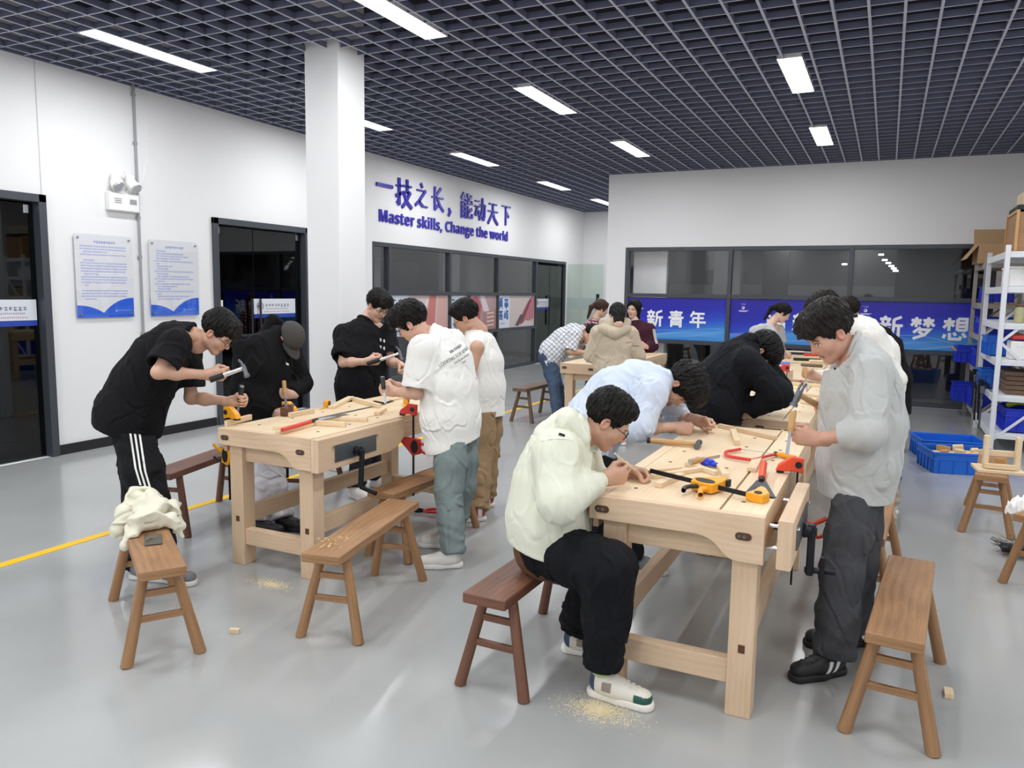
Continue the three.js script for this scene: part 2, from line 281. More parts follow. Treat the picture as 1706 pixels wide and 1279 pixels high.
// strokes of the characters, on a grid of 100
const GLYPH = {
  '一': [[[5, 50], [95, 50]]],
  '技': [[[5, 28], [38, 28]], [[22, 5], [22, 88], [12, 80]], [[5, 62], [38, 50]], [[45, 25], [95, 25]], [[70, 5], [70, 45]], [[48, 45], [88, 45], [60, 80], [42, 95]], [[52, 52], [70, 78], [96, 95]]],
  '之': [[[48, 4], [56, 16]], [[18, 30], [80, 30], [30, 76]], [[8, 90], [32, 74], [60, 90], [96, 92]]],
  '长': [[[75, 8], [40, 38]], [[8, 45], [94, 45]], [[30, 6], [30, 92], [50, 78]], [[50, 48], [68, 75], [95, 94]]],
  '，': [[[45, 75], [54, 85], [42, 100]]],
  '能': [[[28, 5], [12, 25], [42, 22]], [[35, 14], [46, 28]], [[14, 38], [14, 95]], [[14, 38], [42, 38], [42, 92], [34, 88]], [[14, 55], [42, 55]], [[14, 72], [42, 72]], [[60, 5], [60, 40], [92, 40], [92, 30]], [[88, 12], [62, 26]], [[60, 52], [60, 92], [94, 92], [94, 80]], [[90, 60], [62, 74]]],
  '动': [[[8, 20], [44, 20]], [[4, 42], [50, 42]], [[26, 44], [10, 78], [44, 74]], [[36, 60], [48, 86]], [[52, 32], [94, 32], [90, 80], [84, 92], [74, 86]], [[72, 6], [72, 40], [64, 70], [46, 94]]],
  '天': [[[15, 15], [85, 15]], [[6, 45], [94, 45]], [[50, 15], [48, 50], [8, 95]], [[50, 48], [66, 75], [94, 95]]],
  '下': [[[6, 12], [94, 12]], [[46, 12], [46, 96]], [[50, 38], [76, 58]]],
  '新': [[[24, 3], [30, 12]], [[6, 16], [50, 16]], [[16, 22], [20, 36]], [[42, 20], [36, 36]], [[4, 40], [52, 40]], [[6, 58], [50, 58]], [[28, 40], [28, 96], [20, 90]], [[20, 66], [6, 86]], [[36, 66], [48, 82]], [[92, 6], [62, 18]], [[62, 16], [62, 60], [52, 94]], [[62, 44], [98, 44]], [[82, 44], [82, 97]]],
  '青': [[[14, 14], [86, 14]], [[20, 28], [80, 28]], [[6, 43], [94, 43]], [[50, 3], [50, 43]], [[24, 54], [24, 97]], [[24, 54], [78, 54], [78, 92], [68, 94]], [[24, 68], [78, 68]], [[24, 81], [78, 81]]],
  '年': [[[28, 4], [10, 36]], [[24, 18], [88, 18]], [[24, 42], [84, 42]], [[24, 42], [24, 66]], [[4, 66], [96, 66]], [[54, 18], [54, 98]]],
  '梦': [[[6, 18], [46, 18]], [[26, 4], [26, 48]], [[24, 20], [6, 42]], [[28, 22], [44, 36]], [[52, 18], [94, 18]], [[72, 4], [72, 48]], [[70, 20], [54, 40]], [[74, 22], [96, 42]], [[44, 48], [16, 72]], [[38, 58], [78, 58], [60, 80], [16, 98]], [[36, 66], [56, 80]]],
  '想': [[[6, 20], [48, 20]], [[27, 4], [27, 60]], [[26, 22], [6, 48]], [[30, 26], [46, 40]], [[58, 8], [58, 58]], [[58, 8], [92, 8], [92, 58]], [[58, 24], [92, 24]], [[58, 40], [92, 40]], [[58, 56], [92, 56]], [[14, 74], [8, 92]], [[30, 68], [32, 94], [70, 94], [74, 82]], [[46, 66], [54, 80]], [[78, 68], [92, 86]]],
  '追': [[[62, 4], [52, 16]], [[42, 16], [42, 74]], [[42, 16], [84, 16], [84, 38], [42, 38]], [[42, 54], [88, 54], [88, 74], [42, 74]], [[12, 12], [22, 22]], [[6, 40], [24, 40], [14, 66], [22, 78], [6, 90]], [[22, 78], [44, 92], [96, 94]]],
  '勇': [[[22, 6], [76, 6], [52, 20]], [[36, 14], [54, 24]], [[20, 28], [20, 62]], [[20, 28], [80, 28], [80, 62]], [[20, 44], [80, 44]], [[20, 60], [80, 60]], [[50, 28], [50, 60]], [[10, 72], [86, 72], [80, 96], [70, 92]], [[48, 62], [40, 82], [12, 98]]],
  '攀': [[[6, 14], [40, 14]], [[24, 4], [24, 44]], [[60, 14], [94, 14]], [[78, 4], [78, 44]], [[42, 8], [58, 22]], [[58, 8], [42, 22]], [[42, 26], [58, 40]], [[58, 26], [42, 40]], [[8, 52], [92, 52]], [[40, 46], [8, 70]], [[60, 46], [94, 70]], [[24, 66], [78, 66]], [[14, 80], [88, 80]], [[52, 60], [52, 98], [42, 92]]],
  '高': [[[50, 2], [50, 12]], [[8, 16], [92, 16]], [[30, 26], [30, 44]], [[30, 26], [70, 26], [70, 44], [30, 44]], [[14, 54], [14, 98]], [[14, 54], [86, 54], [86, 94], [76, 96]], [[34, 66], [34, 86]], [[34, 66], [66, 66], [66, 86], [34, 86]]],
  '峰': [[[8, 30], [8, 74], [40, 74]], [[24, 10], [24, 74]], [[40, 30], [40, 74]], [[62, 4], [46, 28]], [[58, 12], [86, 12], [48, 46]], [[58, 20], [94, 46]], [[54, 54], [92, 54]], [[56, 68], [90, 68]], [[48, 82], [96, 82]], [[73, 46], [73, 98]]],
};
function drawGlyph(c, ch, x, y, size, width, color, slant = 0) {
  c.save(); c.strokeStyle = color; c.lineWidth = width; c.lineCap = 'butt'; c.lineJoin = 'miter'; c.translate(x, y); c.transform(1, 0, slant, 1, 0, 0);
  for (const s of GLYPH[ch]) { c.beginPath(); s.forEach(([a, b], i) => (i ? c.lineTo(a * size / 100, b * size / 100) : c.moveTo(a * size / 100, b * size / 100))); c.stroke(); }
  c.restore();
}
// rows of print too small to read in the photograph
function smallPrint(c, x, y, w, h, color, r = rnd) {
  c.fillStyle = color;
  for (let p = x; p < x + w - h; p += h * 1.12) { c.fillRect(p, y + h * 0.1, h * 0.85, h * 0.14); c.fillRect(p + h * (0.2 + 0.3 * r()), y, h * 0.16, h * 0.9); c.fillRect(p, y + h * (0.4 + 0.3 * r()), h * 0.9, h * 0.13); if (r() > 0.4) c.fillRect(p, y + h * 0.85, h * 0.85, h * 0.12); }
}
function ring(c, x, y, r, color) { c.strokeStyle = color; c.lineWidth = r * 0.16; c.beginPath(); c.arc(x, y, r, 0, 7); c.stroke(); c.beginPath(); c.arc(x, y, r * 0.68, 0, 7); c.stroke(); c.fillStyle = color; c.fillRect(x - r * 0.35, y - r * 0.3, r * 0.7, r * 0.6); }
const signTex = canvasTex(512, 220, (c, w, h) => {
  c.fillStyle = '#dfe1e8'; c.fillRect(0, 0, w, h); ring(c, 75, 85, 40, '#5c6680');
  smallPrint(c, 135, 60, 330, 34, '#41485c'); smallPrint(c, 135, 108, 300, 15, '#5c6680'); smallPrint(c, 120, 142, 330, 15, '#b0526a');
  c.fillStyle = '#2a45a8'; c.fillRect(0, h - 46, w, 46);
});
const printMat = (t, r = 0.45) => new THREE.MeshStandardMaterial({ map: t, roughness: r });
function facePlate(w, h, t) { const g = new THREE.BoxGeometry(w, h, t).toNonIndexed(); return g; }    // +z face carries the print (uv 0..1)
const signMat = printMat(signTex);
function wallSign(parent, name, w, h, x, y, z, mat, turn = Math.PI / 2) { const m = part(name, facePlate(w, h, 0.004).rotateY(turn).translate(x, y, z), mat, parent); return m; }
function glassDoor(no, z0, z1, h, signs, split) {
  const g = structGroup('door_' + no), xc = XA - 0.04, f = 0.075;
  part('frame', [bx(0.16, f, z0 - z1, xc, h - f / 2, (z0 + z1) / 2, 0.004), bx(0.16, h, f, xc, h / 2, z1 + f / 2, 0.004), bx(0.16, h, f, xc, h / 2, z0 - f / 2, 0.004)], M.frame, g);
  const zm = split ?? (z0 + z1) / 2, L = [[z0 - f - 0.01, zm + 0.006], [zm - 0.006, z1 + f + 0.01]];
  L.forEach(([a, b], i) => {
    const l = part('door_leaf', bx(0.012, h - 0.1, a - b, XA - 0.06, (h - 0.1) / 2 + 0.01, (a + b) / 2, 0.002), M.tint, g);
    const hz = i ? a - 0.07 : b + 0.07;
    part('handle', [rod(V(XA - 0.015, 0.9, hz), V(XA - 0.015, 1.55, hz), 0.014), rod(V(XA - 0.06, 1.0, hz), V(XA - 0.015, 1.0, hz), 0.009), rod(V(XA - 0.06, 1.45, hz), V(XA - 0.015, 1.45, hz), 0.009)], M.blackPlastic, l);
    part('hinge', [bx(0.02, 0.08, 0.05, XA - 0.06, h - 0.14, (i ? b + 0.06 : a - 0.06), 0.003)], M.bright, l);
    if (signs[i]) wallSign(l, 'sign', signs[i][1], 0.25, XA - 0.05, 1.42, signs[i][0], signMat);
  });
  return g;
}
glassDoor(1, -D1[0], -D1[1], 2.54, [null, [-4.45, 0.6]], -3.9);
glassDoor(2, -D2[0], -D2[1], 2.52, [null, [-8.0, 0.78]], -7.62);
{
  const d = scene.children.find((o) => o.name === 'door_2').children.find((o) => o.name === 'door_leaf');
  wallSign(d, 'sticker', 0.1, 0.2, XA - 0.05, 1.43, -7.04, M.paper);
}
{ // dark rooms behind the two doors
  const r = structGroup('dark_room');
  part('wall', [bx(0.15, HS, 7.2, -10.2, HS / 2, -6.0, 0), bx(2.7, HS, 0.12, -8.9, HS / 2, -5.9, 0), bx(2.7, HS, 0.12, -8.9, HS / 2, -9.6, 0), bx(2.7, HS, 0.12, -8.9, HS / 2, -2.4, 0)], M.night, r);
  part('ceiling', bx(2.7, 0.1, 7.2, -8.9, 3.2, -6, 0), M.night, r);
  const dusk = new THREE.MeshStandardMaterial({ color: 0x111319, emissive: 0x6f7fa8, emissiveIntensity: 0.28, roughness: 0.3 });
  part('window_pane', [bx(0.02, 0.85, 0.85, -10.1, 2.4, -7.95, 0), bx(0.02, 0.85, 0.85, -10.1, 2.4, -8.9, 0)], dusk, r);
  part('window_bar', [bx(0.05, 0.9, 0.07, -10.08, 2.4, -8.42, 0.004), bx(0.05, 0.06, 1.9, -10.08, 1.95, -8.42, 0.004)], M.darkFrame, r);
  // a dust extractor with its coiled hose
  const o = thing('dust_extractor', 'dim grey dust extractor with a coiled hose behind the left glass door', 'machine', [-8.2, 0, -4.45]);
  part('cabinet', [bx(0.5, 0.75, 0.5, -0.25, 0.42, -0.3, 0.03), bx(0.4, 0.4, 0.4, -0.25, 0.98, -0.3, 0.06)], std('#7d8083', 0.6), o);
  part('hose', [0, 1, 2, 3].map((k) => new THREE.TorusGeometry(0.3 - k * 0.012, 0.035, 8, 28).rotateY(1.2).translate(0.1 + k * 0.02, 0.6 - k * 0.05, 0.1 - k * 0.05).toNonIndexed()).concat([tube([V(0.2, 0.35, 0.3), V(0.4, 0.1, 0.15), V(0.35, 0.05, -0.35), V(0.1, 0.05, -0.1)], 0.035)]), std('#8b8e90', 0.5), o);
  part('handle', [rod(V(-0.45, 1.15, 0.1), V(-0.1, 1.25, 0.1), 0.02)], M.blackPlastic, o);
}
{ // the door at the end of the left window front: one leaf shut, one standing open into the recess
  const g = structGroup('door_3');
  const a = part('door_leaf', bx(0.012, 2.3, 0.82, XA - 0.06, 1.17, -16.97, 0.002), M.tint, g);
  part('handle', [rod(V(XA - 0.01, 0.9, -17.3), V(XA - 0.01, 1.6, -17.3), 0.02)], M.blackPlastic, a);
  wallSign(a, 'sign', 0.76, 0.25, XA - 0.05, 1.4, -16.98, signMat);
  part('door_leaf', bx(0.012, 2.3, 0.86, XA - 0.06, 1.17, -17.83, 0.002), M.tint, g);
  const b = part('open_leaf', bx(0.95, 2.38, 0.012, XA + 0.5, 1.2, -18.36, 0.002), phys('#f2f8f4', 0.03, { transmission: 1, thickness: 0 }), g);
  part('handle', [rod(V(XA + 0.84, 0.95, -18.3), V(XA + 0.84, 1.65, -18.3), 0.02), rod(V(XA + 0.84, 0.95, -18.42), V(XA + 0.84, 1.65, -18.42), 0.02)], M.blackPlastic, b);
  part('frosted_band', bx(0.94, 0.3, 0.004, XA + 0.5, 1.4, -18.35, 0), phys('#dfe9e6', 0.6, { transmission: 0.5, thickness: 0 }), b);
}

// ---------------------------------------------------------------- signs and prints
const onWallA = (px, py) => { const d = dirOf(px, py); return d.multiplyScalar(XA / d.x).add(V(0, EYE, 0)); };
const font = await new FontLoader().loadAsync('fonts/droid/droid_sans_bold.typeface.json');
{ // raised blue lettering: every character a part
  const blue = std('#2b22a8', 0.35), o = thing('wall_lettering', 'raised blue slogan lettering in Chinese and English high on the white left wall', 'sign', [XA, 0, -12.5]);
  const row = [['一', 639.5, 309, 30], ['技', 671.5, 322, 50], ['之', 700.5, 326, 42], ['长', 727.5, 331.5, 42], ['，', 748, 338, 42], ['能', 776, 343, 44], ['动', 798.5, 348, 40], ['天', 820, 354.5, 40], ['下', 842, 358, 36]];
  for (const [ch, px, py, hpx] of row) {
    const c = onWallA(px, py), top = onWallA(px, py - hpx / 2).y, bot = onWallA(px, py + hpx / 2).y, s = ch === '一' ? 0.46 : Math.max(0.4, top - bot), geos = [];
    GLYPH[ch].forEach((st) => { for (let i = 1; i < st.length; i++) {
      const [a, b] = st[i - 1], [p, q] = st[i], dx = (p - a), dy = (q - b), flat = Math.abs(dy) < Math.abs(dx) * 0.12 && ch !== '一', wd = (flat ? 0.055 : 0.115) * s;
      const L = Math.hypot(dx, dy) / 100 * s + wd * 0.5, g = new THREE.BoxGeometry(L, wd, 0.03).toNonIndexed();
      g.rotateZ(Math.atan2(-dy, dx)); g.translate(((a + p) / 200 - 0.5) * s, (0.5 - (b + q) / 200) * s, 0.016 + 0.0007 * (i % 3)); geos.push(g);
      if (flat && ch !== '一') { const t = new THREE.ConeGeometry(wd * 1.1, wd * 1.7, 3).toNonIndexed(); t.rotateZ(0.5); t.scale(1, 1, 0.3).translate((p / 100 - 0.5) * s - wd * 0.5, (0.5 - q / 100) * s + wd * 0.6, 0.016); geos.push(t); }
    } });
    part('letter', geos.map((g) => g.rotateY(Math.PI / 2).translate(0, c.y, c.z + 12.5)), blue, o);
  }
  // English line: letters set along the wall from the first to the last
  const text = 'Master skills, Change the world', a = onWallA(629, 368), b = onWallA(845.5, 402), capH = onWallA(631, 348).y - a.y;
  const size = capH, adv = (ch) => (font.data.glyphs[ch] ?? font.data.glyphs['o']).ha * size / font.data.resolution;
  const total = [...text].reduce((s, ch) => s + adv(ch), 0), kx = (a.z - b.z) / total; let x = 0;
  for (const ch of text) {
    if (ch !== ' ') {
      const g = new TextGeometry(ch, { font, size, depth: 0.02, curveSegments: 3, bevelEnabled: false }).toNonIndexed();
      g.scale(kx, 1, 1).rotateY(Math.PI / 2).translate(0.002, THREE.MathUtils.lerp(a.y, b.y, x / total), a.z + 12.5 - x * kx);
      part('letter', [g], blue, o);
    }
    x += adv(ch);
  }
}
// the two notice boards
function notice(z0, z1, y0, y1, seed, rows, label) {
  const w = Math.abs(z1 - z0), h = y1 - y0, o = thing('notice_board', label, 'notice board', [XA, y0, (z0 + z1) / 2]);
  let s = seed; const r = () => { s = (s * 16807) % 2147483647; return s / 2147483647; };
  const t = canvasTex(640, Math.round(640 * h / w), (c, W0, H0) => {
    c.fillStyle = '#e9ebef'; c.fillRect(0, 0, W0, H0);
    smallPrint(c, W0 * 0.33, H0 * 0.07, W0 * 0.38, 24, '#2f3fc4', r);
    let y = H0 * 0.13;
    for (const len of rows) { if (len > 0) smallPrint(c, W0 * (0.09 + (len < 0.85 ? 0.05 : 0)), y, W0 * 0.83 * len, 14, '#5b69d6', r); y += H0 * 0.0335; }
    c.fillStyle = '#2f6ae0';
    c.beginPath(); c.moveTo(0, H0); c.lineTo(0, H0 * 0.85); c.quadraticCurveTo(W0 * 0.25, H0 * 0.85, W0 * 0.45, H0 * 0.945); c.quadraticCurveTo(W0 * 0.68, H0 * 0.76, W0, H0 * 0.76); c.lineTo(W0, H0); c.fill();
    ring(c, W0 * 0.68, H0 * 0.92, 14, '#a9c4f4'); smallPrint(c, W0 * 0.72, H0 * 0.908, 150, 16, '#a9c4f4', r);
  });
  part('board', facePlate(w, h, 0.006).rotateY(Math.PI / 2).translate(0.022, h / 2, 0), printMat(t, 0.3), o);
  part('cover', bx(0.005, h + 0.02, w + 0.02, 0.028, h / 2, 0, 0), M.glass, o);
  for (const [a, b] of [[-1, 0], [1, 0], [-1, 1], [1, 1]]) part('standoff', [rod(V(0, 0.035 + b * (h - 0.07), a * (w / 2 - 0.035)), V(0.038, 0.035 + b * (h - 0.07), a * (w / 2 - 0.035)), 0.011)], M.steel, o);
}
notice(-5.12, -5.77, 1.36, 2.2, 11, [1, 1, 0.5, 1, 0, 0.25, 1, 1, 1, 0.96, 0.3, 1, 1, 0.97, 0.1, 0, 1, 1, 0.95, 0.25], 'blue-printed rules board on white wall, nearer the dark doorway on the left');
notice(-5.99, -6.65, 1.36, 2.195, 29, [0.25, 0.7, 0.8, 0.6, 1, 0.1, 0.4, 0.3, 1, 0.3, 0.8, 1, 0.2, 0.9, 0.5, 0.35, 1, 0.1, 0.8, 0.6], 'blue-printed rules board on white wall between the conduit and double glass door');
// the printed banners in the back window
function wave(c, w, h, y, amp, ph, col, lw) { c.strokeStyle = col; c.lineWidth = lw; c.beginPath(); for (let x = 0; x <= w; x += 8) c.lineTo(x, y + amp * Math.sin(x / w * 5 + ph) + amp * 0.5 * Math.sin(x / w * 9 + ph * 2)); c.stroke(); }
function banner(i, x0, x1, words, cx, size, label) {
  const w = x1 - x0 - 0.075, h = 0.735, t = canvasTex(1024, Math.round(1024 * h / w), (c, W0, H0) => {
    const g = c.createLinearGradient(0, 0, W0 * 0.06, H0); g.addColorStop(0, '#2a1ba2'); g.addColorStop(0.5, '#2429b4'); g.addColorStop(0.75, '#2a4cd0'); g.addColorStop(1, '#3f93e4'); c.fillStyle = g; c.fillRect(0, 0, W0, H0);
    for (let k = 0; k < 14; k++) { c.globalAlpha = 0.45; wave(c, W0, H0, H0 * (0.8 + 0.012 * k), H0 * 0.06, i * 2 + k * 0.12, '#8fd0ff', 3); }
    for (let k = 0; k < 9; k++) { c.globalAlpha = 0.5; wave(c, W0, H0, H0 * (0.86 + 0.01 * k), H0 * 0.05, i * 3 + 2 + k * 0.2, k % 3 ? '#5fc0ff' : '#e58ad8', 2.5); }
    c.globalAlpha = 0.9; wave(c, W0, H0, H0 * 0.78, H0 * 0.07, i + 1, '#c9e6ff', 2); c.globalAlpha = 1;
    [...words].forEach((ch, k) => drawGlyph(c, ch, cx + k * size * 1.24, H0 * 0.29, size, size * 0.125, '#ffffff'));
    c.fillStyle = '#ffffff'; c.beginPath(); c.arc(W0 * 0.115, H0 * 0.2, 14, 0, 7); c.fill(); c.fillStyle = '#3a4fd8'; c.beginPath(); c.arc(W0 * 0.112, H0 * 0.195, 7, 0, 7); c.fill();
    c.fillStyle = '#ffffff'; for (let k = 0; k < 5; k++) c.fillRect(W0 * 0.095 + k * 9, H0 * (0.1 + 0.02 * (k % 2)), 4, 5 + k); c.fillRect(W0 * 0.075, H0 * 0.26, 90, 5); c.fillRect(W0 * 0.08, H0 * 0.28, 70, 4);
  });
  const o = thing('banner', label, 'banner', [(x0 + x1) / 2, 1.255, ZB - 0.045]);
  part('print', facePlate(w, h, 0.006), printMat(t, 0.4), o);
}
banner(0, -4.245, -2.44, '新青年', 200, 182, 'blue printed banner with three white characters behind the woman in maroon jacket');
banner(1, -2.44, -0.56, '追逐'.replace('逐', '追').slice(0, 1) + '新', 330, 190, 'blue printed banner in middle window bay, mostly behind the girl in grey');
banner(2, -0.56, 1.385, '新梦想', 225, 195, 'blue printed banner with three white characters beside the storage racks');
// photo posters in the left window
function poster(i, z0, z1, label) {
  const w = z0 - z1 - 0.075, h = 0.69, t = canvasTex(768, Math.round(768 * h / w), (c, W0, H0) => {
    c.fillStyle = ['#d9c6c4', '#b59a9c', '#cdb9b4'][i]; c.fillRect(0, 0, W0, H0);
    const blob = (pts, col) => { c.fillStyle = col; c.beginPath(); pts.forEach(([a, b], k) => (k ? c.lineTo(a * W0, b * H0) : c.moveTo(a * W0, b * H0))); c.fill(); };
    if (i === 0) { blob([[0.55, 1], [0.66, 0], [0.78, 0], [0.74, 1]], '#cf8078'); blob([[0.76, 1], [0.82, 0], [0.95, 0], [1, 1]], '#deb0a8'); blob([[0.4, 1], [0.6, 0.1], [0.64, 0.1], [0.5, 1]], '#efe0dc'); blob([[0.3, 1], [0.3, 0.86], [0.45, 0.95], [0.45, 1]], '#3a3640'); }
    if (i === 1) { blob([[0.4, 0.1], [0.55, 0], [0.66, 0.3], [0.6, 0.9], [0.46, 0.95]], '#c2586c'); blob([[0.62, 0], [0.72, 0], [0.85, 0.5], [0.7, 0.45]], '#e2d6de'); blob([[0.68, 0.5], [1, 0.4], [1, 1], [0.7, 1]], '#b08682'); for (let k = 0; k < 4; k++) blob([[0.78, 0.5 + k * 0.12], [0.95, 0.48 + k * 0.12], [0.95, 0.53 + k * 0.12], [0.78, 0.55 + k * 0.12]], '#e6c8c0'); blob([[0.34, 0], [0.42, 0], [0.42, 0.7], [0.34, 0.9]], '#2e2a36'); }
    if (i === 2) { blob([[0.3, 0], [1, 0], [1, 1], [0.3, 1]], '#d9cdc9'); blob([[0.95, 0], [1, 0.1], [0.98, 0.75], [0.62, 0.95], [0.5, 0.92], [0.8, 0.2]], '#c9808c'); blob([[0.86, 0.1], [0.92, 0.1], [0.66, 0.9], [0.55, 0.9]], '#8f4450'); blob([[0.45, 0.95], [0.6, 0.6], [0.66, 0.62], [0.55, 0.97]], '#5c5660'); blob([[0.55, 1], [0.75, 0.8], [1, 0.9], [1, 1]], '#e6d9d6'); }
    c.fillStyle = '#e6ecf7'; c.fillRect(0, 0, W0 * 0.3, H0);
    if (i === 2) { for (const [ch, a, b] of [['勇', 0, 0.08], ['高', 0, 0.44], ['攀', 0.14, 0.08], ['峰', 0.14, 0.44]]) drawGlyph(c, ch, W0 * (0.015 + a), H0 * b, 92, 13, '#2d5fae'); }
    else { smallPrint(c, W0 * 0.03, H0 * 0.08, W0 * 0.26, 66, '#4a5568'); }
    smallPrint(c, W0 * 0.07, H0 * 0.82, W0 * 0.12, 20, '#5f86c4');
  });
  const o = thing('poster', label, 'poster', [XA - 0.045, 1.25, (z0 + z1) / 2]);
  part('print', facePlate(w, h, 0.006).rotateY(Math.PI / 2), printMat(t, 0.4), o);
}
poster(0, -10.62, -12.58, 'pale photo poster with salmon upright shapes in the window behind the white T-shirt');
poster(1, -12.58, -14.57, 'photo poster with crimson shape in the middle bay of left window');
poster(2, -14.57, -16.52, 'photo poster with four blue characters in the bay next to the glass door');
{ // conduit and emergency light
  const o = thing('conduit', 'grey steel conduit running down the white wall between the two notice boards', 'pipe', [XA, 0, -5.88]);
  part('pipe', [rod(V(0.02, 1.15, 0), V(0.02, HC + 0.05, 0), 0.014)], M.grey, o);
  for (const y of [1.17, 2.0, 2.42, 3.2, 3.7]) part('clip', [bx(0.02, 0.03, 0.05, 0.012, y, 0, 0.003)], M.grey, o);
  part('cable', [tube([V(0.014, HC, -0.14), V(0.014, 3.3, -0.16), V(0.014, 3.0, -0.13), V(0.02, 2.75, -0.05)], 0.006)], M.white, o);
  const e = thing('emergency_light', 'white twin-head emergency light box on the wall above the notice boards', 'emergency light', [XA, 2.46, -5.68]);
  part('box', bx(0.07, 0.19, 0.36, 0.036, 0.1, 0, 0.012), M.white, e);
  part('display', bx(0.004, 0.05, 0.08, 0.073, 0.11, -0.1, 0), M.grey, e);
  part('vent', [0, 1, 2].map((k) => bx(0.004, 0.008, 0.08, 0.073, 0.09 + k * 0.02, 0.08, 0)), M.grey, e);
  for (const s of [-1, 1]) {
    const h = part('lamp_head', [rod(V(0.06, 0.3, s * 0.09), V(0.12, 0.24, s * 0.1), 0.06, 0.07, 16), rod(V(0.03, 0.19, s * 0.07), V(0.06, 0.3, s * 0.085), 0.015), bx(0.07, 0.13, 0.1, 0.055, 0.33, s * 0.085, 0.03)], M.white, e);
    part('lens', [rod(V(0.119, 0.241, s * 0.1), V(0.123, 0.237, s * 0.1), 0.062, 0.06, 16)], M.bright, h);
  }
  part('wire', [tube([V(0.04, 0.19, 0.05), V(0.08, 0.36, 0.06), V(0.07, 0.42, 0), V(0.06, 0.3, -0.06), V(0.04, 0.19, -0.08)], 0.006)], M.white, e);
}

